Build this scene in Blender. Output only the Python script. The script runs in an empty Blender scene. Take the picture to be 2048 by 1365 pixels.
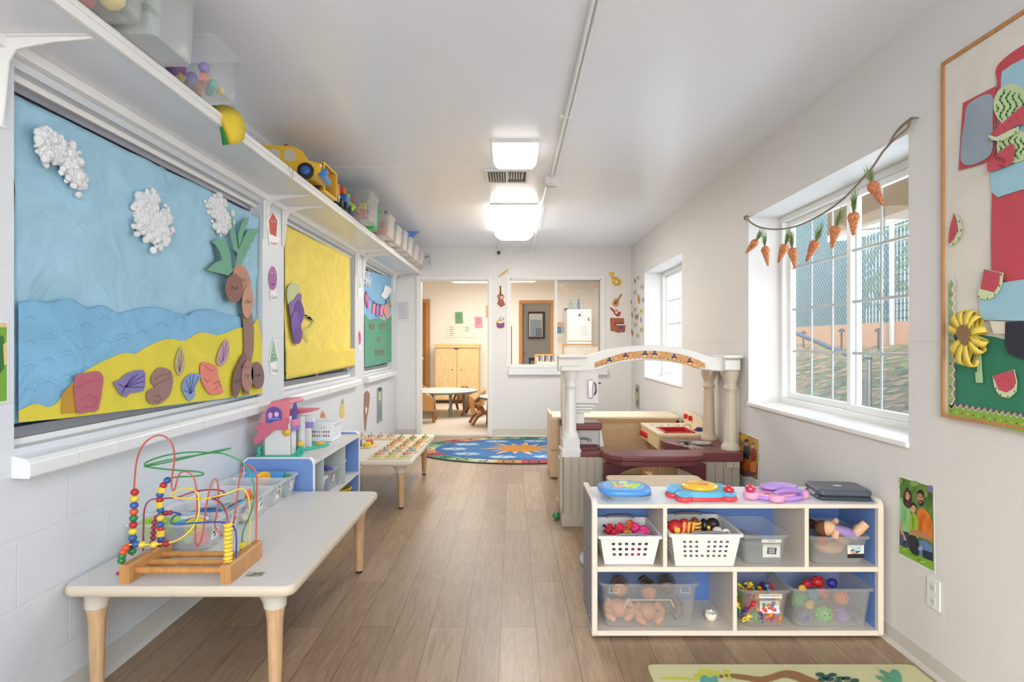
import bpy, bmesh, math, random
from mathutils import Vector, Matrix
R = random.Random(11)
SC = bpy.context.scene
# ---------------------------------------------------------------- camera
F = 1180.0; CH = 1.18; PI = math.pi
cam = bpy.data.cameras.new('camera'); camo = bpy.data.objects.new('camera', cam)
SC.collection.objects.link(camo); SC.camera = camo
cam.sensor_width = 36; cam.lens = F/2048*36; cam.clip_start = .05; cam.clip_end = 200
camo.location = (0, 0, CH); camo.rotation_euler = (PI/2, 0, 0)
cam.shift_y = 3.5/2048
# ---------------------------------------------------------------- world, exposure
SC.view_settings.view_transform = 'Standard'; SC.view_settings.look = 'None'
SC.view_settings.exposure = 0.06; SC.view_settings.gamma = 1
SC.cycles.max_bounces = 8; SC.cycles.diffuse_bounces = 5; SC.cycles.glossy_bounces = 3
SC.cycles.transmission_bounces = 6; SC.cycles.transparent_max_bounces = 14
SC.cycles.sample_clamp_indirect = 6; SC.cycles.caustics_reflective = False; SC.cycles.caustics_refractive = False
W = bpy.data.worlds.new('world'); SC.world = W; W.use_nodes = True
nt = W.node_tree; bg = nt.nodes['Background']
sky = nt.nodes.new('ShaderNodeTexSky'); sky.sky_type = 'NISHITA'; sky.sun_disc = False
sky.sun_elevation = math.radians(38); sky.sun_rotation = math.radians(200); sky.air_density = 1.2; sky.dust_density = 2.5
nt.links.new(sky.outputs[0], bg.inputs[0]); bg.inputs[1].default_value = 0.9
def sun(strength, rx, rz):
    l = bpy.data.lights.new('sun', 'SUN'); l.energy = strength; l.angle = math.radians(3); l.color = (1, .93, .82)
    o = bpy.data.objects.new('sun', l); o.rotation_euler = (math.radians(rx), 0, math.radians(rz)); SC.collection.objects.link(o)
sun(1.6, 42, 100)
def area(name, loc, rot, sx, sy, power, col, portal=False):
    l = bpy.data.lights.new(name, 'AREA'); l.shape = 'RECTANGLE'; l.size = sx; l.size_y = sy; l.energy = power; l.color = col
    if portal: l.cycles.is_portal = True
    o = bpy.data.objects.new(name, l); o.location = loc; o.rotation_euler = rot; SC.collection.objects.link(o)
    return o
LAMP_NEAR, LAMP_FAR, FILL_BACK, LAMP_ROOM = 6, 22, 3, 66
DAY = (.74, .86, 1.0)
# daylight entering each window (soft sky light just outside the panes)
area('daylight_large_window', (2.35, 2.99, 1.55), (0, PI/2+.35, 0), 1.5, 1.9, 44, DAY)
area('daylight_small_window', (2.35, 5.94, 1.55), (0, PI/2+.35, 0), 1.5, 1.9, 40, DAY)
area('daylight_window_behind', (2.35, -0.7, 1.55), (0, PI/2+.35, 0), 1.5, 2.2, 75, DAY)
l_ = bpy.data.lights.new('fill_light_behind', 'POINT'); l_.energy = 70; l_.shadow_soft_size = .2; l_.color = (.84, .92, 1)  # unseen point light added behind the camera to lift ceiling and upper walls
o_ = bpy.data.objects.new('fill_light_behind', l_); o_.location = (.15, -1.0, 1.95); SC.collection.objects.link(o_)
area('added_daylight_behind', (0, -2.58, 1.25), (PI/2+.5, 0, 0), 2.5, 2.0, 38, DAY)  # added fill panel at the back wall, no real door there

# ---------------------------------------------------------------- pixel -> world helpers (each on a plane of the room)
def at(px, py, Y, dx=0): return Vector(((px-1024)/F*Y+dx, Y, CH-(py-686)/F*Y))
XL, XR, YR = -1.45, 1.50, 7.43
def onleft(X):
    def f(px, py, h=0):
        Y = F*-X/(1024-px); return Vector((X+h, Y, CH-(py-686)/F*Y))
    return f
def onright(X):
    def f(px, py, h=0):
        Y = F*X/(px-1024); return Vector((X-h, Y, CH-(py-686)/F*Y))
    return f
def onback(Y):
    def f(px, py, h=0): return Vector(((px-1024)/F*Y, Y-h, CH-(py-686)/F*Y))
    return f
def onfloor(z):
    def f(px, py, h=0):
        Y = F*(CH-z)/(py-686); return Vector(((px-1024)/F*Y, Y, z+h))
    return f
def rect(O, U, V):
    O, U, V = Vector(O), Vector(U), Vector(V); N = U.cross(V).normalized()
    def f(u, v, h=0): return O+U*u+V*v+N*h
    return f

# ---------------------------------------------------------------- materials
def lin(c):
    c = c/255
    return c/12.92 if c <= .04045 else ((c+.055)/1.055)**2.4
def rgb(h):
    if isinstance(h, str): h = tuple(int(h[i:i+2], 16) for i in (0, 2, 4))
    return (lin(h[0]), lin(h[1]), lin(h[2]), 1)
_m = {}
def P(h, rough=.5, metal=0, spec=.5, kind='', emit=0, coat=0):
    key = (h, rough, metal, spec, kind, emit, coat)
    if key in _m: return _m[key]
    m = bpy.data.materials.new((kind or 'mat')+'_'+str(h)); m.use_nodes = True; n = m.node_tree.nodes; L = m.node_tree.links
    b = n['Principled BSDF']; b.inputs['Base Color'].default_value = rgb(h); b.inputs['Roughness'].default_value = rough
    b.inputs['Metallic'].default_value = metal; b.inputs['Specular IOR Level'].default_value = spec
    if coat: b.inputs['Coat Weight'].default_value = coat; b.inputs['Coat Roughness'].default_value = .1
    if emit: b.inputs['Emission Color'].default_value = rgb(h); b.inputs['Emission Strength'].default_value = emit
    c = rgb(h)
    def noise(scale, detail=3, vec=None, dim='3D', distortion=0):
        t = n.new('ShaderNodeTexNoise'); t.inputs['Scale'].default_value = scale; t.inputs['Detail'].default_value = detail
        t.inputs['Distortion'].default_value = distortion
        if vec: L.new(vec, t.inputs['Vector'])
        return t
    def bump(src, strength, dist=.002, normal=None):
        bp = n.new('ShaderNodeBump'); bp.inputs['Strength'].default_value = strength; bp.inputs['Distance'].default_value = dist
        L.new(src, bp.inputs['Height'])
        if normal: L.new(normal, bp.inputs['Normal'])
        L.new(bp.outputs[0], b.inputs['Normal']); return bp.outputs[0]
    def ramp(src, stops):
        r = n.new('ShaderNodeValToRGB'); e = r.color_ramp.elements
        while len(e) < len(stops): e.new(.5)
        for k, (p, col) in enumerate(stops): e[k].position = p; e[k].color = col
        L.new(src, r.inputs[0]); return r.outputs[0]
    def dark(k): return (c[0]*k, c[1]*k, c[2]*k, 1)
    if kind in ('crumpled', 'paper', 'wall', 'stucco', 'block', 'cloth', 'fuzzy', 'carpet'):
        tc = n.new('ShaderNodeTexCoord')
    if kind in ('paper', 'crumpled'):
        t = noise(5, 5, tc.outputs['Object'], distortion=1.5); bump(t.outputs[0], .75 if kind == 'crumpled' else .3, .024 if kind == 'crumpled' else .006)
        L.new(ramp(t.outputs[0], [(.3, dark(.92)), (.7, dark(1.08 if kind == 'crumpled' else 1.03))]), b.inputs['Base Color'])
    if kind in ('wall', 'stucco'):
        t = noise(60 if kind == 'stucco' else 25, 4, tc.outputs['Object']); bump(t.outputs[0], .35 if kind == 'stucco' else .15, .004)
    if kind == 'block':
        mp = n.new('ShaderNodeMapping'); L.new(tc.outputs['Object'], mp.inputs[0])
        sep = n.new('ShaderNodeSeparateXYZ'); L.new(mp.outputs[0], sep.inputs[0])
        ad = n.new('ShaderNodeMath'); ad.operation = 'ADD'; L.new(sep.outputs[0], ad.inputs[0]); L.new(sep.outputs[1], ad.inputs[1])
        cb = n.new('ShaderNodeCombineXYZ'); L.new(ad.outputs[0], cb.inputs[0]); L.new(sep.outputs[2], cb.inputs[1])
        br = n.new('ShaderNodeTexBrick'); L.new(cb.outputs[0], br.inputs['Vector']); br.inputs['Scale'].default_value = 1
        br.inputs['Brick Width'].default_value = .4; br.inputs['Row Height'].default_value = .2; br.inputs['Mortar Size'].default_value = .006
        br.inputs['Mortar Smooth'].default_value = .6
        t = noise(45, 4, tc.outputs['Object']); n1 = bump(t.outputs[0], .3, .004)
        iv = n.new('ShaderNodeMath'); iv.operation = 'SUBTRACT'; iv.inputs[0].default_value = 1; L.new(br.outputs['Fac'], iv.inputs[1])
        bump(iv.outputs[0], .22, .003, n1)
    if kind == 'wood':
        tc = n.new('ShaderNodeTexCoord'); mp = n.new('ShaderNodeMapping'); mp.inputs['Scale'].default_value = (9, 9, 1.1)
        L.new(tc.outputs['Object'], mp.inputs[0]); t = noise(5, 5, mp.outputs[0], distortion=1.2)
        L.new(ramp(t.outputs[0], [(.3, dark(.78)), (.55, c), (.75, dark(1.12))]), b.inputs['Base Color'])
    if kind == 'woodx':
        tc = n.new('ShaderNodeTexCoord'); mp = n.new('ShaderNodeMapping'); mp.inputs['Scale'].default_value = (1.1, 9, 9)
        L.new(tc.outputs['Object'], mp.inputs[0]); t = noise(5, 5, mp.outputs[0], distortion=1.2)
        L.new(ramp(t.outputs[0], [(.3, dark(.85)), (.55, c), (.75, dark(1.08))]), b.inputs['Base Color'])
    if kind == 'cloth':
        t = noise(300, 2, tc.outputs['Object']); bump(t.outputs[0], .5, .002)
    if kind == 'fuzzy':
        t = noise(80, 6, tc.outputs['Object']); bump(t.outputs[0], 1, .02); b.inputs['Sheen Weight'].default_value = .3
    if kind == 'carpet':
        t = noise(400, 2, tc.outputs['Object']); bump(t.outputs[0], .7, .004)
        L.new(ramp(t.outputs[0], [(.3, dark(.82)), (.7, dark(1.1))]), b.inputs['Base Color'])
    _m[key] = m; return m
def clear(h='F2F5F6', a=.30, rough=.18):
    key = ('clear', h, a)
    if key in _m: return _m[key]
    m = bpy.data.materials.new('clear_plastic'); m.use_nodes = True; n = m.node_tree.nodes; L = m.node_tree.links
    b = n['Principled BSDF']; b.inputs['Base Color'].default_value = rgb(h); b.inputs['Roughness'].default_value = rough
    t = n.new('ShaderNodeBsdfTransparent'); mx = n.new('ShaderNodeMixShader')
    fr = n.new('ShaderNodeLayerWeight'); fr.inputs[0].default_value = .25
    ma = n.new('ShaderNodeMath'); ma.operation = 'MULTIPLY_ADD'; L.new(fr.outputs['Facing'], ma.inputs[0])
    ma.inputs[1].default_value = .40; ma.inputs[2].default_value = a*.55; ma.use_clamp = True
    L.new(ma.outputs[0], mx.inputs[0]); L.new(t.outputs[0], mx.inputs[1]); L.new(b.outputs[0], mx.inputs[2])
    L.new(mx.outputs[0], n['Material Output'].inputs[0]); _m[key] = m; return m
def planks():
    m = bpy.data.materials.new('floor_planks'); m.use_nodes = True; n = m.node_tree.nodes; L = m.node_tree.links; b = n['Principled BSDF']
    tc = n.new('ShaderNodeTexCoord'); mp = n.new('ShaderNodeMapping'); mp.inputs['Rotation'].default_value = (0, 0, PI/2)
    L.new(tc.outputs['Object'], mp.inputs[0])
    br = n.new('ShaderNodeTexBrick'); L.new(mp.outputs[0], br.inputs['Vector']); br.inputs['Scale'].default_value = 1
    br.inputs['Brick Width'].default_value = 1.25; br.inputs['Row Height'].default_value = .146; br.inputs['Mortar Size'].default_value = .0016
    br.inputs['Mortar Smooth'].default_value = .3; br.offset = .37
    br.inputs['Color1'].default_value = rgb('A68C70'); br.inputs['Color2'].default_value = rgb('917860'); br.inputs['Mortar'].default_value = rgb('5E4B3A')
    m2 = n.new('ShaderNodeMapping'); m2.inputs['Scale'].default_value = (16, 1.3, 1); L.new(tc.outputs['Object'], m2.inputs[0])
    t = n.new('ShaderNodeTexNoise'); t.inputs['Scale'].default_value = 2.6; t.inputs['Detail'].default_value = 9; t.inputs['Distortion'].default_value = 2.2
    L.new(m2.outputs[0], t.inputs['Vector'])
    r = n.new('ShaderNodeValToRGB'); r.color_ramp.elements[0].position = .3; r.color_ramp.elements[0].color = (.74, .73, .72, 1)
    r.color_ramp.elements[1].position = .68; r.color_ramp.elements[1].color = (1.1, 1.09, 1.08, 1); L.new(t.outputs[0], r.inputs[0])
    mx = n.new('ShaderNodeMix'); mx.data_type = 'RGBA'; mx.blend_type = 'MULTIPLY'; mx.inputs[0].default_value = 1
    L.new(br.outputs['Color'], mx.inputs[6]); L.new(r.outputs[0], mx.inputs[7]); L.new(mx.outputs[2], b.inputs['Base Color'])
    b.inputs['Roughness'].default_value = .35
    bp = n.new('ShaderNodeBump'); bp.inputs['Strength'].default_value = .15; bp.inputs['Distance'].default_value = .002
    L.new(t.outputs[0], bp.inputs['Height']); L.new(bp.outputs[0], b.inputs['Normal'])
    return m
def speckle(cols, scale, rough=.8, name='speckle', bumpd=.02):
    m = bpy.data.materials.new(name); m.use_nodes = True; n = m.node_tree.nodes; L = m.node_tree.links; b = n['Principled BSDF']
    tc = n.new('ShaderNodeTexCoord'); t = n.new('ShaderNodeTexVoronoi'); t.inputs['Scale'].default_value = scale
    L.new(tc.outputs['Object'], t.inputs['Vector'])
    sp = n.new('ShaderNodeSeparateColor'); L.new(t.outputs['Color'], sp.inputs[0])
    r = n.new('ShaderNodeValToRGB'); e = r.color_ramp.elements; r.color_ramp.interpolation = 'CONSTANT'
    while len(e) < len(cols): e.new(.5)
    for k, c in enumerate(cols): e[k].position = k/len(cols); e[k].color = rgb(c)
    L.new(sp.outputs[0], r.inputs[0]); L.new(r.outputs[0], b.inputs['Base Color']); b.inputs['Roughness'].default_value = rough
    if bumpd:
        bp = n.new('ShaderNodeBump'); bp.inputs['Distance'].default_value = bumpd; L.new(t.outputs['Distance'], bp.inputs['Height']); L.new(bp.outputs[0], b.inputs['Normal'])
    return m
WHITE = P('E9E7E4', .45); WHITEG = P('EDEBE8', .3); DARK = P('2A2C30', .5); METAL = P('9A9DA0', .35, 1)
CREAM = P('E6DFD2', .45); LAM = P('D2CFCC', .38); BLUEP = P('6D8FCB', .5); INK = P('3A3B45', .6)
RED = P('C4282E', .35); YEL = P('E9C93A', .35); GRN = P('2F8A54', .35); BLU = P('2C62AE', .35); ORG = P('E0632E', .35)
PINK = P('E0578F', .35); PUR = P('7E52A8', .35); LIME = P('9CCB3B', .35); TEAL = P('35A9A0', .35); LBLU = P('4FA4DC', .35)

# ---------------------------------------------------------------- mesh builder
class MB:
    def __init__(s, mat=None): s.v = []; s.f = []; s.mi = []; s.sm = []; s.mats = []; s.M = None; s.mat = mat or WHITE
    def use(s, mat): s.mat = mat; return s
    def add(s, vs, fs, smooth=False):
        if s.mat not in s.mats: s.mats.append(s.mat)
        k = s.mats.index(s.mat); b = len(s.v)
        s.v += [s.M @ Vector(v) if s.M else Vector(v) for v in vs]
        for f in fs: s.f.append(tuple(b+i for i in f)); s.mi.append(k); s.sm.append(smooth)
        return s
    def box(s, c, d):
        x, y, z = c; a, b_, e = d[0]/2, d[1]/2, d[2]/2
        vs = [(x+i*a, y+j*b_, z+k*e) for k in (-1, 1) for j in (-1, 1) for i in (-1, 1)]
        return s.add(vs, [(0, 2, 3, 1), (4, 5, 7, 6), (0, 1, 5, 4), (2, 6, 7, 3), (0, 4, 6, 2), (1, 3, 7, 5)])
    def bx(s, x0, x1, y0, y1, z0, z1): return s.box(((x0+x1)/2, (y0+y1)/2, (z0+z1)/2), (abs(x1-x0), abs(y1-y0), abs(z1-z0)))
    def loft(s, loops, cap0=True, cap1=True, smooth=True, closed=True):
        n = len(loops[0]); vs = [p for l in loops for p in l]; fs = []
        for a in range(len(loops)-1):
            for i in range(n if closed else n-1):
                j = (i+1) % n; fs.append((a*n+i, a*n+j, (a+1)*n+j, (a+1)*n+i))
        s.add(vs, fs, smooth)
        if cap0: s.add(loops[0], [tuple(range(n))])
        if cap1: s.add(loops[-1], [tuple(range(n))])
        return s
    def cyl(s, p0, p1, r0, r1=None, n=16, caps=True, smooth=True):
        r1 = r0 if r1 is None else r1; p0, p1 = Vector(p0), Vector(p1); d = (p1-p0).normalized()
        a = d.orthogonal().normalized(); b = d.cross(a)
        L = [[p+(a*math.cos(2*PI*i/n)+b*math.sin(2*PI*i/n))*r for i in range(n)] for p, r in ((p0, r0), (p1, r1))]
        return s.loft(L, caps, caps, smooth)
    def lathe(s, prof, c=(0, 0, 0), n=24, axis=None, smooth=True):
        c = Vector(c); d = Vector(axis).normalized() if axis else Vector((0, 0, 1)); a = d.orthogonal().normalized(); b = d.cross(a)
        L = [[c+d*z+(a*math.cos(2*PI*i/n)+b*math.sin(2*PI*i/n))*max(r, 1e-4) for i in range(n)] for r, z in prof]
        return s.loft(L, True, True, smooth)
    def ell(s, c, r, n=16, k=10, rot=None, sq=1):
        if not hasattr(r, '__len__'): r = (r, r, r)
        c = Vector(c); L = []
        def pw(x): return math.copysign(abs(x)**sq, x)
        for a in range(k+1):
            t = -PI/2+PI*a/k; t = max(-PI/2+.02, min(PI/2-.02, t))
            l = []
            for i in range(n):
                u = 2*PI*i/n; p = Vector((r[0]*pw(math.cos(t))*pw(math.cos(u)), r[1]*pw(math.cos(t))*pw(math.sin(u)), r[2]*pw(math.sin(t))))
                if rot: p = rot @ p
                l.append(c+p)
            L.append(l)
        return s.loft(L)
    def tube(s, pts, r, n=8, smooth_path=4, caps=True):
        pts = [Vector(p) for p in pts]
        rr = r if hasattr(r, '__len__') else [r]*len(pts)
        if smooth_path > 1 and len(pts) > 2:
            q = []; qr = []; P_ = [2*pts[0]-pts[1]]+pts+[2*pts[-1]-pts[-2]]
            for i in range(1, len(P_)-2):
                a, b, c, d = P_[i-1:i+3]
                for k in range(smooth_path):
                    t = k/smooth_path
                    q.append(.5*((2*b)+(-a+c)*t+(2*a-5*b+4*c-d)*t*t+(-a+3*b-3*c+d)*t**3)); qr.append(rr[i-1]*(1-t)+rr[i]*t)
            q.append(pts[-1]); qr.append(rr[-1]); pts, rr = q, qr
        L = []; nrm = None
        for i, p in enumerate(pts):
            d = (pts[min(i+1, len(pts)-1)]-pts[max(i-1, 0)])
            d = d.normalized() if d.length > 1e-9 else Vector((0, 0, 1))
            nrm = d.orthogonal().normalized() if nrm is None else (nrm-d*nrm.dot(d))
            nrm = nrm.normalized() if nrm.length > 1e-6 else d.orthogonal().normalized()
            b = d.cross(nrm); L.append([p+(nrm*math.cos(2*PI*k/n)+b*math.sin(2*PI*k/n))*rr[i] for k in range(n)])
        return s.loft(L, caps, caps)
    def prism(s, pts, d):
        pts = [Vector(p) for p in pts]; d = Vector(d); n = len(pts); q = [p+d for p in pts]
        s.add(pts+q, [tuple(range(n)), tuple(range(n, 2*n))]+[(i, (i+1) % n, n+(i+1) % n, n+i) for i in range(n)]); return s
    def build(s, name, parent=None, bevel=0, sub=0, seg=2, solid=0, label=None, mods=None):
        me = bpy.data.meshes.new(name)
        if parent: off = parent['_o'] if '_o' in parent.keys() else (0, 0, 0); off = Vector(off)
        else:
            xs, ys, zs = zip(*s.v); off = Vector(((min(xs)+max(xs))/2, (min(ys)+max(ys))/2, min(zs)))
        me.from_pydata([v-off for v in s.v], [], s.f)
        for m in s.mats: me.materials.append(m)
        me.polygons.foreach_set('material_index', s.mi); me.polygons.foreach_set('use_smooth', s.sm)
        bm = bmesh.new(); bm.from_mesh(me); bmesh.ops.recalc_face_normals(bm, faces=bm.faces); bm.to_mesh(me); bm.free()
        me.update(); o = bpy.data.objects.new(name, me); SC.collection.objects.link(o); o['_o'] = tuple(off)
        if parent: o.parent = parent
        else: o.location = off
        if bevel:
            md = o.modifiers.new('b', 'BEVEL'); md.width = bevel; md.segments = seg; md.limit_method = 'ANGLE'; md.angle_limit = math.radians(40)
        if solid: md = o.modifiers.new('s', 'SOLIDIFY'); md.thickness = solid; md.offset = 0
        if sub: md = o.modifiers.new('u', 'SUBSURF'); md.levels = sub; md.render_levels = sub
        if label: o['label'] = label
        return o
def tag(o, label, cat, group=None):
    o['label'] = label; o['category'] = cat
    if group: o['group'] = group
    return o
def thing(name, label, cat, loc, group=None):
    o = bpy.data.objects.new(name, None); SC.collection.objects.link(o); o.location = loc; o['_o'] = tuple(loc); o.empty_display_size = .05
    return tag(o, label, cat, group)
def S(o): o['kind'] = 'structure'; return o
def dup(o, loc, rz=0, label=None, scale=None, rot=None):
    c = o.copy(); SC.collection.objects.link(c); c.location = loc; c['_o'] = tuple(loc)
    c.rotation_euler = rot if rot else (0, 0, rz)
    if scale: c.scale = (scale,)*3 if not hasattr(scale, '__len__') else scale
    if label: c['label'] = label
    for ch in list(o.children):
        d = ch.copy(); SC.collection.objects.link(d); d.parent = c
        for g in list(ch.children):
            e = g.copy(); SC.collection.objects.link(e); e.parent = d
    return c
_g = {}
def glyphs(s):
    if s not in _g:
        cu = bpy.data.curves.new('t', 'FONT'); cu.body = s; cu.align_x = 'CENTER'; cu.align_y = 'CENTER'; cu.resolution_u = 3
        ob = bpy.data.objects.new('t', cu); SC.collection.objects.link(ob)
        me = bpy.data.meshes.new_from_object(ob)
        _g[s] = ([tuple(v.co) for v in me.vertices], [tuple(p.vertices) for p in me.polygons])
        bpy.data.objects.remove(ob); bpy.data.meshes.remove(me); bpy.data.curves.remove(cu)
    return _g[s]
class Flat:
    """draws flat shapes on a surface given by a map (a,b,height)->point"""
    def __init__(s, m, f, t=0): s.m = m; s.f = f; s.t = t; s.h = .001
    def poly(s, pts, mat, h=None, t=None):
        h = s.h if h is None else h; t = s.t if t is None else t; s.m.use(mat)
        p = [s.f(a, b, h) for a, b in pts]
        if t: s.m.prism(p, s.f(*pts[0], h+t)-p[0])
        else: s.m.add(p, [tuple(range(len(p)))])
        return s
    def ell(s, a, b, ra, rb, mat, h=None, t=None, n=20, rot=0):
        c, k = math.cos(rot), math.sin(rot)
        return s.poly([(a+ra*math.cos(2*PI*i/n)*c-rb*math.sin(2*PI*i/n)*k, b+ra*math.cos(2*PI*i/n)*k+rb*math.sin(2*PI*i/n)*c) for i in range(n)], mat, h, t)
    def line(s, pts, w, mat, h=None, closed=False):
        pts = [Vector(p).to_2d() if len(p) == 3 else Vector(p) for p in pts]
        if closed: pts = pts+[pts[0]]
        h = s.h if h is None else h; s.m.use(mat)
        for a, b in zip(pts, pts[1:]):
            d = b-a
            if d.length < 1e-9: continue
            q = Vector((-d.y, d.x)).normalized()*w/2; e = d.normalized()*w*.3
            p = [a+q-e, b+q+e, b-q+e, a-q-e]; s.m.add([s.f(v.x, v.y, h) for v in p], [(0, 1, 2, 3)])
        return s
    def text(s, txt, a, b, sz, mat, h=None, fy=1, asp=1, rot=0):
        h = s.h if h is None else h; vs, fs = glyphs(txt); s.m.use(mat); c, k = math.cos(rot), math.sin(rot)
        s.m.add([s.f(a+(x*asp*c-y*k)*sz, b+fy*(x*asp*k+y*c)*sz, h) for x, y, z in vs], fs); return s
def spl(pts, n=5, closed=True):
    q = []; N = len(pts); pts = [Vector(p) for p in pts]
    for i in range(N if closed else N-1):
        a, b, c, d = (pts[(i-1) % N], pts[i], pts[(i+1) % N], pts[(i+2) % N]) if closed else (pts[max(i-1, 0)], pts[i], pts[i+1], pts[min(i+2, N-1)])
        for k in range(n):
            t = k/n; q.append(tuple(.5*((2*b)+(-a+c)*t+(2*a-5*b+4*c-d)*t*t+(-a+3*b-3*c+d)*t**3)))
    if not closed: q.append(tuple(pts[-1]))
    return q
def rrect(cx, cy, w, d, r, z, n=4):
    p = []
    for sx, sy, a0 in ((1, 1, 0), (-1, 1, PI/2), (-1, -1, PI), (1, -1, 3*PI/2)):
        for k in range(n+1):
            a = a0+PI/2*k/n; p.append(Vector((cx+sx*(w/2-r)+r*math.cos(a), cy+sy*(d/2-r)+r*math.sin(a), z)))
    return p
# ================================================================ room shell
BLK = P('D3D7DC', .38, kind='block'); STU = P('DBD9D7', .55, kind='stucco'); CEIL = P('EEF2FA', .24, kind='wall'); FARW = P('ECE7DF', .6, kind='wall')
PLANK = planks(); SILLW = P('DFE0E1', .3, kind='wall'); BASEB = P('C9C4BA', .5); ALU = P('9A9DA6', .45, .5)
Y0, Y1 = -2.6, 7.43
S(MB(PLANK).bx(-1.6, 1.8, Y0, 7.5, -.1, 0).build('floor'))
S(MB(P('CFC3B2', .4, kind='wall')).bx(-2.8, 2.6, 7.5, 13.6, -.1, 0).build('floor'))
m = MB(CEIL).bx(-1.6, 1.8, Y0, 7.56, 2.38, 2.5); m.bx(XL, XR, 4.02, 4.04, 2.3785, 2.38); S(m.build('ceiling'))
S(MB(FARW).bx(-2.8, 2.6, 7.56, 13.6, 2.38, 2.5).build('ceiling'))
# left wall with three recessed windows
WL = [(1.718, 3.43, .87, 1.985), (3.75, 5.45, .87, 1.985), (5.78, 7.16, .87, 1.985)]
m = MB(BLK); X0, X1 = -1.62, XL
m.bx(X0, X1, Y0, Y1, 0, .87); m.bx(X0, X1, Y0, Y1, 1.985, 2.38)
ys = [Y0]+[v for w in WL for v in w[:2]]+[Y1]
for a, b in zip(ys[::2], ys[1::2]): m.bx(X0, X1, a, b, .87, 1.985)
m.bx(X0, -1.575, Y0, Y1, .87, 1.985)
S(m.build('wall_left'))
# right wall
WR = [(-1.6, .2), (2.232, 3.742), (5.206, 6.68)]; zb, zt = .80, 1.972
m = MB(STU); X0, X1 = XR, 1.80
m.bx(X0, X1, Y0, Y1+.13, 0, zb); m.bx(X0, X1, Y0, Y1+.13, zt, 2.38)
ys = [Y0]+[v for w in WR for v in w]+[Y1+.13]
for a, b in zip(ys[::2], ys[1::2]): m.bx(X0, X1, a, b, zb, zt)
S(m.build('wall_right'))
m = MB(P('D6D1CA', .5))
for a, b in ((.2, 2.232), (3.742, 5.206), (6.68, 7.43)): m.bx(1.4985, XR, a, b, 1.182, 1.188)
for y in (1.05, 3.62, 6.0): m.bx(1.4988, XR, y, y+.004, .05, .80 if y > 1.2 else 1.18)
S(m.build('trim_1'))
# rear wall with the doorway and the pass-through window
m = MB(P('E0DEDC', .38, kind='block')); A, B = Y1, Y1+.13; dx0, dx1, dz = -1.159, -.296, 1.973; wx0, wx1, wz0, wz1 = -.025, 1.127, .90, 1.986
m.bx(-1.62, dx0, A, B, 0, 2.38); m.bx(dx0, dx1, A, B, dz, 2.38); m.bx(dx1, wx0, A, B, 0, 2.38)
m.bx(wx0, wx1, A, B, 0, wz0); m.bx(wx0, wx1, A, B, wz1, 2.38); m.bx(wx1, XR, A, B, 0, 2.38)
S(m.build('wall_rear'))
m = MB(WHITE)   # door lining and casing
m.bx(dx0-.045, dx0, A-.014, A, 0, dz+.045); m.bx(dx1, dx1+.045, A-.014, A, 0, dz+.045); m.bx(dx0, dx1, A-.014, A, dz, dz+.045)
m.bx(dx0, dx0+.012, A, B, 0, dz); m.bx(dx1-.012, dx1, A, B, 0, dz); m.bx(dx0, dx1, A, B, dz-.012, dz)
S(m.build('trim_2', bevel=.003))
S(MB(P('A9A49B', .4, .3)).bx(dx0, dx1, A-.03, A+.1, 0, .006).build('trim_3'))
# wall behind the camera, with an unseen opening added for the fill daylight
m = MB(STU); m.bx(-1.6, -1.25, Y0-.1, Y0, 0, 2.38); m.bx(1.25, 1.8, Y0-.1, Y0, 0, 2.38); m.bx(-1.25, 1.25, Y0-.1, Y0, 2.25, 2.38); m.bx(-1.25, 1.25, Y0-.1, Y0, 0, .2)
S(m.build('wall_behind'))
# baseboards
def skirt(name, x0, y0, x1, y1, nx, ny, mat=BASEB, h=.062):
    m = MB(mat); d = Vector((nx, ny, 0)); a = Vector((x0, y0, 0)); b = Vector((x1, y1, 0))
    prof = [(0, 0), (.022, 0), (.018, .006), (.007, .014), (.005, h), (0, h)]
    m.loft([[p+d*q+Vector((0, 0, z)) for q, z in prof] for p in (a, b)], smooth=False); return S(m.build(name))
skirt('baseboard_left', XL, Y0, XL, Y1, 1, 0, P('C6C2BA', .5), .09)
skirt('baseboard_right', XR, Y0, XR, Y1, -1, 0)
skirt('baseboard_rear', dx1+.045, Y1, XR, Y1, 0, -1, P('D0CCC2', .5), .1)
skirt('baseboard_rear', XL, Y1, dx0-.045, Y1, 0, -1, P('C9C6BD', .5), .09)
# projecting brick sills on the left wall and on the rear wall
def sill_left(name, y0, y1):
    m = MB(SILLW); n = round((y1-y0)/.2); w = (y1-y0)/n
    for k in range(n):
        a, b = y0+k*w+.0012, y0+(k+1)*w-.0012; j = R.uniform(-.002, .002); xo = -1.395+j
        prof = [(-1.56, .79), (xo-.004, .785), (xo, .792), (xo, .828), (xo-.012, .842), (-1.56, .874)]
        m.loft([[Vector((x, y, z)) for x, z in prof] for y in (a, b)], smooth=False)
    m.bx(-1.56, -1.402, y0+.002, y1-.002, .79, .836)
    return S(m.build(name, bevel=.003))
for k, w in enumerate(WL): sill_left('trim_%d' % (4+k), w[0]-.01, w[1]+.02)
m = MB(SILLW); m.bx(-.045, 1.20, Y1-.05, Y1+.02, .775, .862); m.bx(wx0, wx1, Y1-.02, Y1+.13, .862, .905)
S(m.build('trim_7', bevel=.008, seg=3))
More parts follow.
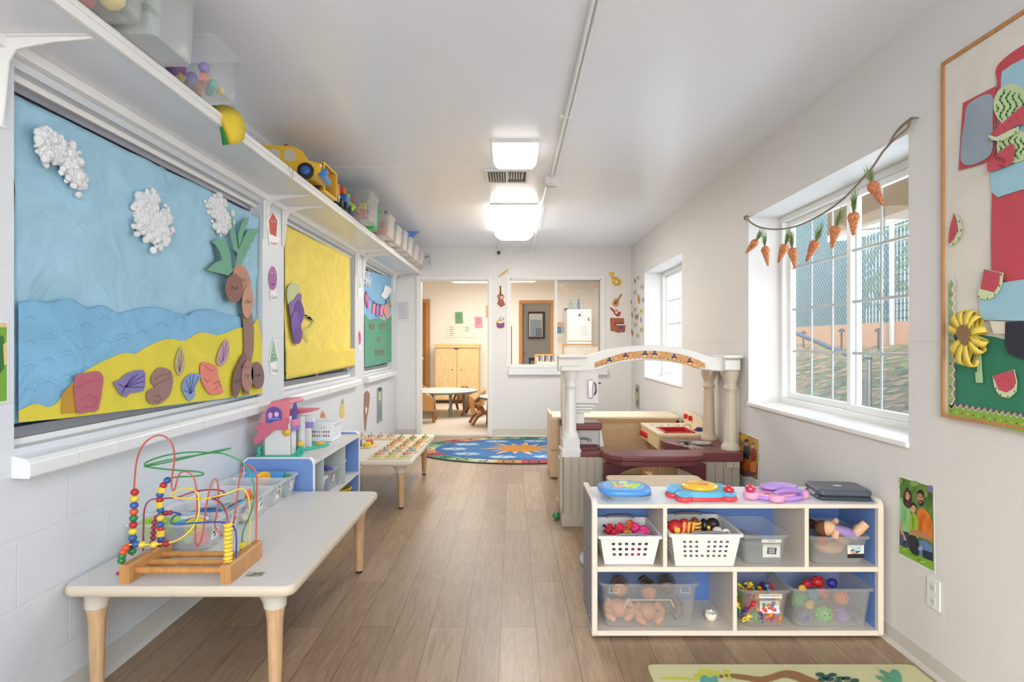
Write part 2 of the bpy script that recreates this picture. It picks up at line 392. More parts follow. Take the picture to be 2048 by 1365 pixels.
# aluminium sliding window frames of the left wall
GL1 = clear('5F8C93', .35, .05)
for k, (a, b, z0, z1) in enumerate(WL):
    fr = MB(WHITEG); x = -1.53
    fr.bx(x-.04, x+.045, a, b, z1-.022, z1); fr.bx(x-.04, x+.02, a, a+.03, z0, z1); fr.bx(x-.04, x+.02, b-.03, b, z0, z1); fr.bx(x-.04, x+.035, a, b, z0, z0+.02)
    fr.use(ALU)
    for dxx in (-.022, .0, .022): fr.bx(x+dxx, x+dxx+.005, a+.03, b-.03, z1-.045, z1-.02)
    c = (a+b)/2-.02; fr.bx(x-.015, x+.02, c-.02, c+.02, z0+.02, z1-.02); fr.bx(x-.012, x+.025, a+.03, b-.03, z0+.02, z0+.055)
    w = S(fr.build('window_%d' % (k+1), bevel=.002))
    MB(GL1).bx(x-.03, x-.025, a+.03, b-.03, z0+.02, z1-.02).build('pane', w)
# vinyl windows of the right wall
VIN = P('EEF0F0', .3); MUN = P('C2C6C8', .4)
def vinyl_window(name, y0, y1):
    m = MB(VIN); x0, x1 = 1.70, 1.765; f = .035
    m.bx(x0, x1, y0, y1, zt-f, zt); m.bx(x0, x1, y0, y1, zb, zb+f); m.bx(x0, x1, y0, y0+f, zb+f, zt-f); m.bx(x0, x1, y1-f, y1, zb+f, zt-f)
    c = (y0+y1)/2
    w = S(m.build(name, bevel=.003))
    for nm, a, b, xx in (('sash', y0+f, c+.02, 1.705), ('sash', c-.02, y1-f, 1.735)):
        s = MB(VIN); g = .034; A_, B_ = a, b; zz0, zz1 = zb+f, zt-f
        s.bx(xx, xx+.025, A_, B_, zz1-g, zz1); s.bx(xx, xx+.025, A_, B_, zz0, zz0+g); s.bx(xx, xx+.025, A_, A_+g, zz0+g, zz1-g); s.bx(xx, xx+.025, B_-g, B_, zz0+g, zz1-g)
        so = s.build(nm, w, bevel=.003)
        mm = MB(MUN)
        for k in (1, 2): y = A_+g+(B_-A_-2*g)*k/3; mm.bx(xx+.014, xx+.02, y-.005, y+.005, zz0+g, zz1-g)
        for k in (1, 2, 3): z = zz0+g+(zz1-zz0-2*g)*k/4; mm.bx(xx+.013, xx+.021, A_+g, B_-g, z-.007, z+.007)
        mm.build('muntin_grid', so)
        MB(clear('DDE8EA', .02, .02)).bx(xx+.022, xx+.024, A_+g, B_-g, zz0+g, zz1-g).build('pane', so)
    return w
for k, (a, b) in enumerate(WR[::-1]): vinyl_window('window_%d' % (4+k), a, b)
m = MB(WHITEG)
for k, (a, b) in enumerate(WR): m.bx(1.487, 1.70, a-.004, b+.004, zb-.018, zb+.004)
S(m.build('trim_8', bevel=.004))
# pass-through window of the rear wall: open left half, glass right half
m = MB(WHITE); y = Y1
m.bx(wx0-.04, wx0, y-.012, y, wz0-.02, wz1+.03); m.bx(wx1, wx1+.04, y-.012, y, wz0-.02, wz1+.03); m.bx(wx0, wx1, y-.012, y, wz1, wz1+.03)
m.bx(wx0, wx0+.015, y, y+.13, wz0, wz1); m.bx(wx1-.015, wx1, y, y+.13, wz0, wz1); m.bx(wx0, wx1, y, y+.13, wz1-.015, wz1)
m.bx(.545, .572, y+.03, y+.07, wz0+.005, wz1-.015)
m.use(ALU).bx(.572, 1.112, y+.035, y+.055, wz1-.035, wz1-.015).bx(1.095, 1.112, y+.035, y+.055, wz0+.01, wz1-.02)
w7 = S(m.build('window_7', bevel=.002))
MB(clear('DAD6CC', .12, .05)).bx(.572, 1.095, y+.044, y+.048, wz0+.01, wz1-.035).build('pane', w7)
# far room
YF = 11.95
m = MB(FARW); m.bx(-2.8, .141, YF, YF+.1, 0, 2.38); m.bx(.141, .837, YF, YF+.1, 2.03, 2.38); m.bx(.837, 2.6, YF, YF+.1, 0, 2.38)
S(m.build('wall_far'))
S(MB(FARW).bx(-2.9, -2.8, 7.43, 13.6, 0, 2.5).build('wall_far_left')); S(MB(FARW).bx(2.6, 2.7, 7.43, 13.6, 0, 2.5).build('wall_far_right'))
S(MB(FARW).bx(-2.8, -1.6, 7.43, 7.56, 0, 2.5).build('wall_far_front')); S(MB(FARW).bx(1.8, 2.6, 7.43, 7.56, 0, 2.5).build('wall_far_front'))
S(MB(P('BDB4A6', .6)).bx(-.2, 1.6, 13.5, 13.6, 0, 2.38).build('wall_closet'))
OAK = P('B9834A', .45, kind='wood'); OAKD = P('9A6331', .45, kind='wood')
m = MB(OAK); m.bx(.141, .205, YF-.015, YF+.11, 0, 1.975); m.bx(.775, .837, YF-.015, YF+.11, 0, 1.975); m.bx(.141, .837, YF-.015, YF+.11, 1.975, 2.04)
S(m.build('trim_9', bevel=.003))
d = S(MB(OAKD).bx(.215, .25, YF+.12, YF+.85, 0, 1.97).build('door_2'))
MB(P('C9A24A', .3, 1)).ell((.27, YF+.78, .95), .025).build('door_handle', d)
m = MB(OAKD); m.bx(-2.5, -1.70, YF-.03, YF, 0, 2.03); d = S(m.build('door_1'))
MB(OAK).bx(-1.74, -1.66, YF-.04, YF, 0, 2.0).bx(-2.5, -1.66, YF-.04, YF, 2.0, 2.06).build('door_frame', d)
MB(P('E8D9A8', .25, .6)).lathe([(.03, 0), (.03, .01), (.012, .012), (.012, .04), (.028, .045), (.03, .065), (.015, .08)], (-1.79, YF-.03, .86), axis=(0, -1, 0)).build('door_handle', d)
# ceiling lamps
LENS = lambda e, c='FFF6E8': P(c, .5, emit=e)
def box_lamp(name, label, x, y0, y1, w, h, e, group=None, taper=.8):
    t = thing(name, label, 'ceiling light', (x, (y0+y1)/2, 2.38-h), group)
    MB(WHITE).bx(x-w/2-.004, x+w/2+.004, y0-.012, y1+.012, 2.362, 2.38).build('mounting_plate', t, bevel=.002)
    m = MB(LENS(e)); yc = (y0+y1)/2; d = y1-y0
    m.loft([rrect(x, yc, w*k, d*q, .02, z) for k, q, z in ((1, 1, 2.362), (1, 1, 2.38-h*.55), (taper+.1, .98, 2.38-h*.85), (taper, .95, 2.38-h))]); m.build('lens', t)
    MB(P('CFCFC8', .5)).bx(x-w*.38, x+w*.38, y0-.014, y0-.002, 2.366, 2.372).build('end_strip', t)
    return t
box_lamp('ceiling_light', 'small square white ceiling light nearest the camera, in front of the air vent', .02, 3.49, 3.80, .276, .085, 1.7)
box_lamp('ceiling_light', 'long bright rounded ceiling light just behind the air vent', .02, 5.08, 6.30, .40, .11, 9, taper=.72)
area('ceiling_light_glow', (.02, 3.64, 2.28), (0, 0, 0), .26, .28, LAMP_NEAR, (1, .97, .94))
area('ceiling_light_glow', (.02, 5.7, 2.26), (0, 0, 0), .3, 1.1, LAMP_FAR, (1, .97, .94))
area('overhead_fill_behind', (0, -.6, 2.28), (0, 0, 0), .5, 1.2, FILL_BACK, (.97, .98, 1))  # unseen overhead fill added behind the camera, no fixture belongs to it
t = box_lamp('tube_light', 'narrow fluorescent ceiling light seen through the doorway near the far wall', -.62, 10.9, 11.15, 1.0, .07, 6, taper=.9)
t = box_lamp('tube_light', 'narrow fluorescent ceiling light seen at the top left of the pass-through window', .19, 10.9, 11.1, .5, .06, 6, taper=.9)
area('far_room_glow', (-.7, 9.6, 2.30), (0, 0, 0), 1.6, 1.6, LAMP_ROOM, (1, .98, .95))
area('far_room_glow', (1.2, 9.8, 2.30), (0, 0, 0), 1.2, 1.6, LAMP_ROOM*.6, (1, .98, .95))
area('closet_glow', (.7, 12.8, 2.3), (0, 0, 0), .3, .3, 3, (1, .9, .8))
# vent
t = thing('air_vent', 'white louvred ceiling air vent between the two ceiling lights', 'vent', (-.03, 4.24, 2.365))
v0, v1 = -.19, .12; m = MB(WHITE)
m.bx(v0, v1, 4.08, 4.10, 2.368, 2.38).bx(v0, v1, 4.38, 4.40, 2.368, 2.38).bx(v0, v0+.02, 4.10, 4.38, 2.368, 2.38).bx(v1-.02, v1, 4.10, 4.38, 2.368, 2.38).bx(-.045, -.03, 4.10, 4.38, 2.366, 2.38)
m.build('frame', t); MB(P('6A6864', .8)).bx(v0+.02, v1-.02, 4.1, 4.38, 2.378, 2.38).build('backing', t)
for k in range(6): MB(WHITE).prism([(v0+.028+k*.019, 4.12, 2.379), (v0+.031+k*.019, 4.12, 2.379), (v0+.041+k*.019, 4.12, 2.362), (v0+.038+k*.019, 4.12, 2.362)], (0, .24, 0)).build('slat', t)
for k in range(6): MB(WHITE).prism([(-.018+k*.019, 4.12, 2.379), (-.015+k*.019, 4.12, 2.379), (-.025+k*.019, 4.12, 2.362), (-.028+k*.019, 4.12, 2.362)], (0, .16, 0)).build('slat', t)
# conduit + junction box + camera
t = thing('ceiling_conduit', 'pair of white painted conduit pipes running along the ceiling to a junction box', 'conduit', (.29, 2, 2.36))
MB(WHITEG).cyl((.272, Y0, 2.368), (.285, 4.22, 2.368), .009, n=10).build('pipe', t); MB(WHITEG).cyl((.298, Y0, 2.371), (.305, 4.22, 2.371), .006, n=10).build('pipe', t)
MB(WHITEG).cyl((.262, 4.40, 2.364), (.262, 7.38, 2.350), .008, n=10).cyl((.262, 7.38, 2.352), (.262, 7.39, 2.30), .008, n=10).build('pipe', t)
for y in (.6, 1.9, 3.1): MB(WHITEG).bx(.255, .315, y, y+.02, 2.365, 2.38).build('strap', t)
MB(WHITE).lathe([(.068, 0), (.068, .045), (.045, .06)], (.29, 4.31, 2.38), n=8, axis=(0, 0, -1), smooth=False).build('junction_box', t, bevel=.003)
MB(METAL).box((.29, 4.31, 2.318), (.07, .012, .004)).build('cover_clip', t)
t = thing('security_camera', 'small white wall camera with a black lens above the rear doorway', 'camera', (-.165, 7.34, 2.29))
MB(WHITE).lathe([(.03, 0), (.03, .012), (.01, .02), (.01, .05)], (-.165, 7.38, 2.38), axis=(0, 0, -1)).build('mount', t)
MB(WHITE).ell((-.165, 7.36, 2.305), (.03, .03, .03)).build('housing', t); MB(DARK).cyl((-.165, 7.34, 2.303), (-.165, 7.32, 2.30), .022).build('lens', t)
tag(MB(WHITE).tube([at(1000, 508, 7.41), at(1016, 510, 7.42), at(1040, 505, 7.42), at(1062, 503, 7.42), at(1082, 499, 7.41)], .0025, 6).build('camera_cable'), 'thin white cable drooping on the rear wall from camera to conduit', 'cable')
# long shelf on the left wall
t = thing('wall_shelf', 'long white wall shelf under the ceiling running the whole left wall', 'shelf', (-1.3, 3, 2.04))
MB(P('E4E5E8', .3)).bx(-1.449, -1.165, Y0, 7.428, 2.045, 2.087).build('shelf_board', t, bevel=.002)
m = MB(WHITEG); m.bx(-1.165, -1.150, Y0, 7.428, 2.040, 2.090); m.bx(-1.150, -1.145, Y0, 7.428, 2.066, 2.084); m.build('front_lip', t, bevel=.003)
m = MB(WHITEG).bx(-1.449, -1.42, Y0, 7.428, 2.012, 2.045); m.build('wall_cleat', t, bevel=.002)
for y in (1.665, 3.45, 3.73, 5.47, 5.745, 7.22):
    m = MB(WHITEG); q = [(-1.448, 2.045), (-1.448, 1.80), (-1.440, 1.79), (-1.432, 1.84), (-1.420, 1.975), (-1.400, 2.008), (-1.30, 2.028), (-1.19, 2.038), (-1.185, 2.045)]
    m.prism([(x, y-.004, z) for x, z in q], (0, .008, 0))
    m.prism([(x, y-.018, z) for x, z in [(-1.448, 2.045), (-1.448, 1.79), (-1.445, 1.79), (-1.442, 2.040), (-1.19, 2.042), (-1.19, 2.045)]], (0, .036, 0))
    m.build('bracket', t, bevel=.002)
# ================================================================ outdoors
GRASS = speckle(['4E5C32', '7A6448', '5F703A', 'A08660', '3E4C2A', '8A7250', '6E5A40'], 13, name='leafy_grass')
m = MB(GRASS); N = 14
prof = [(1.81, .28), (2.4, .42), (3.2, .72), (4.0, .98), (4.9, 1.14), (6.5, 1.3), (12, 1.6)]
m.loft([[Vector((x, y, z+.03*math.sin(y*2.1+x))) for x, z in prof] for y in [-4+k*1.4 for k in range(N)]], False, False, closed=False)
S(m.build('floor_outdoor_ground'))
m = MB(GRASS).bx(1.81, 12, -4, 14, -.1, .2); S(m.build('floor_outdoor_base'))
t = thing('slatted_fence', 'tall chain-link fence with teal slats on a wooden board up the slope', 'fence', (5, 6, 1.1))
m = MB(P('44696C', .6)); y = -3.5
while y < 15.5:
    w = .07 if y > 8.3 else .054
    m.bx(5.0, 5.006, y, y+w, 1.45, 3.32); y += .074
m.build('slat_panel', t)
m = MB(P('B8C0C0', .4, .6)); pit = .075
for k in range(-26, 254):
    y = -3.5+k*pit
    for s_ in (1, -1):
        a, b = y, y+1.87*.8*s_
        m.prism([(4.985, a, 1.45), (4.985, a+.004, 1.45), (4.989, a+.002, 1.45)], (0, (b-a), 1.87))
m.build('wire_mesh', t)
m = MB(P('B98F6E', .7, kind='woodx')); m.bx(4.95, 4.99, -3.5, 15.5, 1.0, 1.45); m.build('base_board', t)
MB(P('C5CBCB', .35, .7)).cyl((4.96, -3.5, 3.33), (4.96, 15.5, 3.33), .022).build('top_rail', t)
for y in (4.6, 7.65, 10.7, 13.75): MB(P('C5CBCB', .35, .7)).cyl((4.93, y, 1.0), (4.93, y, 3.4), .035).build('fence_post', t)
m = MB(P('5C6670', .4, .6)); m.cyl((3.6, 7.6, 1.33), (3.6, 6.28, 1.04), .025); m.cyl((3.6, 7.6, .75), (3.6, 7.6, 1.33), .025); m.cyl((3.6, 6.28, .75), (3.6, 6.28, 1.04), .025)
tag(m.build('handrail'), 'sloping dark metal handrail on the slope outside the big window', 'handrail')
tag(MB(METAL).cyl((2.75, 4.55, .45), (2.75, 4.55, 1.06), .022).ell((2.75, 4.55, 1.07), .028).build('bollard_pipe'), 'short upright grey pipe on the slope outside the big window', 'pipe')
for k, (px, py) in enumerate(((1607, 668), (1683, 664), (1757, 664))):
    X_ = 4.6; Y_ = F*X_/(px-1024); z = CH-(py-686)/F*Y_
    m = MB(DARK).cyl((X_, Y_, z-.32), (X_, Y_, z), .012).lathe([(.045, 0), (.04, .02), (.012, .045)], (X_, Y_, z))
    tag(m.build('garden_light'), ['small black path light, leftmost of three below the fence board', 'small black path light, middle of three below the fence board', 'small black path light, rightmost of three below the fence board'][k], 'garden light', 'path lights below the fence')
m = MB(P('C99A63', .6, kind='woodx')).prism([(3.4, 6.36, 2.33), (2.3, 4.3, 2.33), (1.82, 3.4, 2.33), (1.82, -1, 2.33), (3.4, -1, 2.33)], (0, 0, .05))
t = thing('patio_roof', 'tan plywood patio roof over the ground outside the big window', 'roof', (2.6, 2.5, 2.33)); m.build('plywood_deck', t)
MB(P('D8D3C8', .5)).bx(3.4, 3.43, -1, 6.36, 2.26, 2.42).build('fascia_board', t)
FOL = speckle(['C9CE4A', '9FB23E', 'E0D45C', '8FA04B', 'EADC7A'], 9, name='foliage')
for k, (x, y, r) in enumerate(((7.2, 5.4, 1.35), (7.2, 8.6, 1.35), (7.6, 11.9, 1.4))):
    t = thing('shrub', ['yellow-green leafy tree behind the slatted fence, nearest the patio roof', 'yellow-green leafy tree behind the middle of the slatted fence', 'yellow-green leafy tree behind the far end of the slatted fence'][k], 'tree', (x, y, 1.2), 'trees behind the fence')
    MB(P('6B4E36', .8)).cyl((x, y, 1.2), (x, y, 3.2), .12, .07).build('trunk', t)
    m = MB(FOL)
    for q in range(260):
        a, b = R.uniform(0, 2*PI), R.uniform(-1, 1); rr = r*R.uniform(.6, 1); p = Vector((x+rr*math.cos(a)*math.sqrt(1-b*b), y+rr*math.sin(a)*math.sqrt(1-b*b), 3.3+rr*b*1.1))
        u = Vector((R.uniform(-1, 1), R.uniform(-1, 1), R.uniform(-1, 1))).normalized()*.22; v = u.orthogonal().normalized()*.16
        m.add([p-u, p+v, p+u, p-v], [(0, 1, 2, 3)])
    m.build('foliage', t)
# ================================================================ shared builders
def table_leg(root, x, y, h, sx, sy, s=1.0):
    """round tapered wooden leg with its cast corner bracket"""
    z = h-.034
    leg = MB(P('C9A57C', .45, kind='wood')).lathe([(.019*s, .012), (.026*s, z-.10), (.033*s, z-.055), (.033*s, z-.05)], (x, y, 0)).build('leg', root)
    MB(DARK).lathe([(.016*s, 0), (.018*s, .012)], (x, y, 0)).build('foot_cap', leg)
    m = MB(P('C7C0B2', .4)); loops = []
    for k, (z_, w) in enumerate(((z-.058, .036), (z-.045, .037), (z-.02, .052), (z-.004, .085), (z+.001, .092))):
        l = []
        for i in range(20):
            a = 2*PI*i/20; rx = w if math.cos(a)*sx < 0 else .036+(.012 if k > 2 else 0); ry = w if math.sin(a)*sy < 0 else .036+(.012 if k > 2 else 0)
            l.append(Vector((x+rx*math.cos(a), y+ry*math.sin(a), z_)))
        loops.append(l)
    m.loft(loops); m.build('corner_bracket', root)
def low_table(label, x0, x1, y0, y1, h, legs):
    t = thing('low_table', label, 'table', ((x0+x1)/2, (y0+y1)/2, 0))
    L = [rrect((x0+x1)/2, (y0+y1)/2, x1-x0-2*d, y1-y0-2*d, .035, z, 5) for z, d in ((h-.034, .006), (h-.030, .0015), (h-.018, 0), (h-.006, .0015), (h-.0012, .006))]
    MB(P('CDBFA9', .4)).loft(L).build('edge_band', t)
    MB(LAM).loft([rrect((x0+x1)/2, (y0+y1)/2, x1-x0-.012, y1-y0-.012, .032, z, 5) for z in (h-.0013, h)], smooth=False).build('tabletop', t)
    for x, y, sx, sy in legs: table_leg(t, x, y, h, sx, sy)
    return t
def tub_shell(m, cx, cy, z, w, d, h, tap=.015, r=.025, rim=.008, t=.002):
    L = []
    for zz, k, e in ((0, -tap, 0), (.006, -tap+.003, 0), (h-.012, 0, 0), (h-.012, 0, rim), (h, 0, rim), (h, 0, rim-.003), (h-.009, 0, rim-.003), (h-.009, 0, -t), (.009, -tap, -t), (.004, -tap-.004, -t)):
        L.append(rrect(cx, cy, w+2*k+2*e, d+2*k+2*e, r, z+zz))
    m.loft(L, True, True); return m
def clear_tub(label, cx, cy, z, w, d, h, a=.30, col='F4F6F7', tap=.015, group=None, handle=None, lbl=None):
    t = thing('storage_bin', label, 'bin', (cx, cy, z), group)
    m = MB(clear(col, a)); tub_shell(m, cx, cy, z, w, d, h, tap); m.build('tub', t)
    return t
def sticker(root, f, w, h, cols, txt=None, name='label_sticker', seed=1, ink=INK):
    """small printed picture label on a bin: f maps (u,v,h) on its face"""
    q = random.Random(seed); m = MB(P('E8E8E4', .5)); F_ = Flat(m, f)
    F_.poly([(-w/2, -h/2), (w/2, -h/2), (w/2, h/2), (-w/2, h/2)], P('E8E8E4', .5), .0004, .0006)
    if txt: F_.text(txt, 0, 0, h*.62, ink, .0013, asp=.9)
    else:
        for k in range(9): F_.ell(q.uniform(-w*.3, w*.3), q.uniform(-h*.3, h*.3), q.uniform(.08, .2)*w, q.uniform(.08, .2)*h, P(q.choice(cols), .6), .0012+k*.0001, n=7, rot=q.uniform(0, 3))
    return m.build(name, root)
def basket(label, x0, x1, y0, y1, z, h, mat, nx, ny, nd, tap=.02, hole=.5, holerect=None, group=None, skip=(), rimw=.010, name='plastic_basket', z0f=.18, z1f=.82, u0f=.12, u1f=.88):
    t = thing(name, label, 'basket', ((x0+x1)/2, (y0+y1)/2, z), group); m = MB(mat)
    b = [(x0+tap, y0+tap), (x1-tap, y0+tap), (x1-tap, y1-tap), (x0+tap, y1-tap)]; c = [(x0, y0), (x1, y0), (x1, y1), (x0, y1)]
    for k in range(4):
        A, B, C_, D = Vector((*b[k], z+.003)), Vector((*b[(k+1) % 4], z+.003)), Vector((*c[(k+1) % 4], z+h)), Vector((*c[k], z+h))
        n = nx if k % 2 == 0 else nd; us = [0]; vs = [0]
        for i in range(n): a = u0f+(u1f-u0f)*(i+.5)/n; e = (u1f-u0f)/n*hole/2; us += [a-e, a+e]
        for i in range(ny): a = z0f+(z1f-z0f)*(i+.5)/ny; e = (z1f-z0f)/ny*hole/2; vs += [a-e, a+e]
        us.append(1); vs.append(1); W_ = len(us)
        V = [(A*(1-u)+B*u)*(1-v)+(D*(1-u)+C_*u)*v for v in vs for u in us]
        F_ = [(j*W_+i, j*W_+i+1, (j+1)*W_+i+1, (j+1)*W_+i) for j in range(len(vs)-1) for i in range(W_-1) if not (i % 2 and j % 2 and not (k == 0 and ((i-1)//2, (j-1)//2) in skip))]
        m.add(V, F_)
    m.add([(*q, z+.003) for q in b], [(0, 1, 2, 3)])
    m.build('basket_body', t, solid=.0025)
    m = MB(mat); cx, cy = (x0+x1)/2, (y0+y1)/2; w, d = x1-x0, y1-y0
    L = [rrect(cx, cy, w+2*e, d+2*e, .012, z+zz) for zz, e in ((h-.012, .001), (h-.012, rimw), (h, rimw), (h, -.003), (h-.012, -.003))]
    m.loft(L+[L[0]], False, False, smooth=False); m.build('rim', t)
    return t
# ================================================================ near low table and its load
low_table('long low table with greige top nearest the camera against the left wall', -1.445, -.70, 1.882, 3.10, .40,
          [(-1.375, 1.955, -1, -1), (-.785, 1.955, 1, -1), (-.785, 3.03, 1, 1), (-1.375, 3.03, -1, 1)])
# bead maze
BX, BY, BZ = -1.09, 2.01, .40
t = thing('bead_maze', 'wooden bead maze toy with coloured bent wires on the near low table', 'bead maze', (BX, BY, BZ))
BW = P('BD8850', .4, kind='wood'); BWE = P('96602F', .45, kind='wood')
for xa in (-1.252, -.925):
    m = MB(BW); m.loft([[Vector((xa+sx*.017, y, BZ+z_)) for sx, z_ in ((-1, 0), (1, 0), (1, .056), (.75, .062), (-.75, .062), (-1, .056))] for y in (1.905, 2.145)], smooth=False)
    ra = m.build('side_rail', t, bevel=.004, seg=3)
for y in (1.945, 2.015, 2.09): MB(P('C08749', .4, kind='wood')).cyl((-1.24, y, BZ+.03), (-.938, y, BZ+.03), .011, n=12).build('dowel', t)
def wire(col, pts, nm='wire'):
    m = MB(P(col, .35)); q = [at(a, b, Y) for a, b, Y in pts]; m.tube(q, .0028, 8, 5); return m.build(nm, t)
wire('BC5346', [(265, 1112, 1.99), (266, 1050, 1.99), (268, 980, 1.99), (274, 920, 1.99), (290, 886, 1.99), (318, 871, 2.0), (342, 884, 2.01), (349, 915, 2.02), (344, 955, 2.03), (343, 975, 2.03), (349, 980, 2.03), (358, 950, 2.03), (372, 944, 2.03), (388, 957, 2.04), (394, 1000, 2.04), (391, 1060, 2.04), (391, 1085, 2.04), (396, 1092, 2.05), (405, 1070, 2.05), (413, 1010, 2.06), (422, 970, 2.07), (430, 959, 2.08), (436, 970, 2.08), (436, 1010, 2.08), (430, 1050, 2.08), (437, 1064, 2.08), (455, 1070, 2.09), (468, 1040, 2.09), (476, 980, 2.10), (484, 938, 2.10), (500, 932, 2.10), (513, 950, 2.11), (513, 1000, 2.11), (512, 1090, 2.11)])
wire('38894E', [(484, 1092, 2.09), (486, 1065, 2.09), (500, 1030, 2.09), (509, 990, 2.09), (502, 950, 2.09), (484, 925, 2.09), (450, 909, 2.08), (420, 906, 2.08), (380, 905, 2.08), (330, 912, 2.07), (293, 925, 2.07), (296, 932, 2.07), (350, 922, 2.09), (420, 905, 2.11), (462, 897, 2.13), (430, 905, 2.12), (350, 918, 2.08), (300, 929, 2.06), (292, 934, 2.05), (340, 940, 2.05), (395, 944, 2.06), (407, 949, 2.07), (390, 953, 2.07), (352, 955, 2.06), (338, 960, 2.05), (326, 978, 2.05), (321, 1010, 2.05), (322, 1060, 2.05), (322, 1098, 2.05)])
wire('E0C53C', [(499, 1094, 2.10), (500, 1040, 2.10), (498, 1000, 2.10), (490, 982, 2.09), (478, 979, 2.08), (450, 989, 2.06), (410, 998, 2.04), (360, 997, 2.03), (341, 991, 2.03), (356, 982, 2.04), (376, 977, 2.04), (394, 986, 2.03), (398, 1005, 2.02), (397, 1030, 2.01), (386, 1055, 2.0), (365, 1075, 1.99), (340, 1086, 1.98), (300, 1090, 1.97), (262, 1090, 1.96), (250, 1094, 1.95), (244, 1105, 1.945), (243, 1128, 1.945)])
wire('8C2F44', [(286, 1103, 2.02), (287, 1060, 2.02), (289, 1020, 2.02), (300, 1001, 2.03), (325, 998, 2.05), (355, 995, 2.06), (385, 985, 2.08), (420, 980, 2.09), (445, 983, 2.09), (447, 991, 2.07), (430, 997, 2.04), (424, 998, 2.01), (438, 1004, 1.98), (450, 1020, 1.95), (456, 1050, 1.94), (457, 1126, 1.94)])
wire('33479B', [(472, 1116, 1.97), (473, 1085, 1.97), (471, 1062, 1.97), (462, 1050, 1.98), (440, 1045, 1.99), (400, 1046, 2.0), (360, 1049, 2.01), (342, 1046, 2.02), (350, 1032, 2.05), (362, 1030, 2.07), (345, 1025, 2.08), (322, 1026, 2.08), (310, 1040, 2.08), (306, 1065, 2.08), (305, 1098, 2.08)])
CW = {'r': P('B02C2C', .3), 'y': P('DEC342', .3), 'b': P('2B5A9E', .3), 'o': P('CF5230', .3), 'g': P('2B7A48', .3), 'm': P('8E2430', .3)}
def bead(px, py, Y, c, r=.0135, shape='s'):
    p = at(px, py, Y); m = MB(CW[c])
    if shape == 's': m.ell(p, (r, r, r*.9), 12, 8)
    elif shape == 'd': m.ell(p, (r*1.05, r*1.05, r*.55), 12, 6)
    else: m.cyl(p-Vector((0, 0, r*.85)), p+Vector((0, 0, r*.85)), r*1.0, n=6, smooth=False)
    m.build('bead', t)
for k, c in enumerate('rybogrybmg'): bead(269.5-k*.6, 985+k*13.1, 1.99, c)
for px, py, c, s_ in ((335, 961, 'b', 's'), (327, 971, 'r', 's'), (324, 980, 'y', 'h'), (320, 990, 'b', 's'), (320, 1000, 'r', 's'), (319, 1010, 'y', 'h'), (321, 1020, 'b', 's'), (321, 1037, 'y', 's'), (321, 1050, 'b', 's'), (322, 1058, 'r', 's'), (322, 1067, 'y', 'h'), (322, 1078, 'b', 's'), (320, 1088, 'm', 's')): bead(px, py, 2.05, c, .0125, s_)
for px, py, Y in ((341, 1026, 2.085), (332, 1027, 2.085), (322, 1029, 2.085), (313, 1036, 2.085), (309, 1046, 2.085), (308, 1056, 2.085), (307, 1066, 2.085), (306, 1076, 2.085), (305, 1086, 2.085)): bead(px, py, Y, 'r', .010)
for k, py in enumerate([1051+i*8.2 for i in range(10)]): bead(456+(k % 2), py, 1.94, 'y', .0145, 'd')
bead(486, 1091, 2.09, 'y', .013, 'h'); bead(486, 1101, 2.09, 'm', .011)
for px, py, Y, c in ((252, 1096, 1.952, 'o'), (246, 1105, 1.948, 'o'), (244, 1113, 1.945, 'g'), (243, 1122, 1.945, 'g'), (272, 1089, 1.965, 'b'), (284, 1090, 1.97, 'y'), (308, 1090, 1.975, 'y'), (332, 1088, 1.98, 'm')): bead(px, py, Y, c, .0125)
m = MB(P('C22B33', .3))
for k in range(7): m.ell((-1.325+k*.0065, 1.985+.004*math.sin(k*2), .405), (.006, .009, .005), 8, 6)
tag(m.build('plastic_link_toy'), 'tiny red ridged plastic toy piece beside the bead maze on the table', 'toy piece')
m = MB(P('8E9088', .5)); f = Flat(m, rect((-.865, 1.985, .4), (.999, .05, 0), (-.05, .999, 0)))
f.poly([(-.028, -.02), (.03, -.02), (.03, .02), (-.028, .02)], P('A9A79B', .5), .0003, .0006)
for k in range(12): f.ell(R.uniform(-.02, .024), R.uniform(-.014, .014), .007, .004, P(R.choice(['5F6460', '3C4548', 'D8C9A0', 'B7A57A', '7B8077']), .5), .0011+k*.0001, n=6)
tag(m.build('picture_sticker'), 'small worn picture sticker stuck on the near low table top', 'sticker')
# five clear bins in a row on the near table
PICS = ['D9B36A', '8B6B4A', 'B84A3A', '6C8B8F', 'E3D2B0', '4E4A46']
rows = [('clear plastic bin of mixed pale toys directly behind the bead maze', -1.285, 2.265, .31, .135, .105),
        ('clear plastic bin holding long blue and orange paddles, second from the bead maze', -1.28, 2.43, .29, .145, .105),
        ('wide clear bin of lavender toys in the middle of the row of five', -1.265, 2.65, .29, .24, .105),
        ('nearly empty clear bin, fourth in the row away from the bead maze', -1.27, 2.865, .29, .15, .105),
        ('clear bin with yellow, blue and green toys against the blue cabinet end', -1.26, 3.02, .28, .125, .105)]
for k, (lb, cx, cy, w, d, h) in enumerate(rows):
    tt = clear_tub(lb, cx, cy, .40, w, d, h, .30)
    sticker(tt, rect((cx+w/2-.006, cy-.01, .40+h*.5), (0, 1, 0), (.16, 0, .987)), .05, .042, PICS, seed=k)
    sticker(tt, rect((cx+w/2-.0015, cy-.01, .40+h*.80), (0, 1, 0), (.16, 0, .987)), .055, .012, PICS, seed=k+20, name='name_strip')
def toy(name, label, cat, mat, fn, group=None, bevel=0):
    m = MB(mat); fn(m); return tag(m.build(name, bevel=bevel), label, cat, group)
z = .405
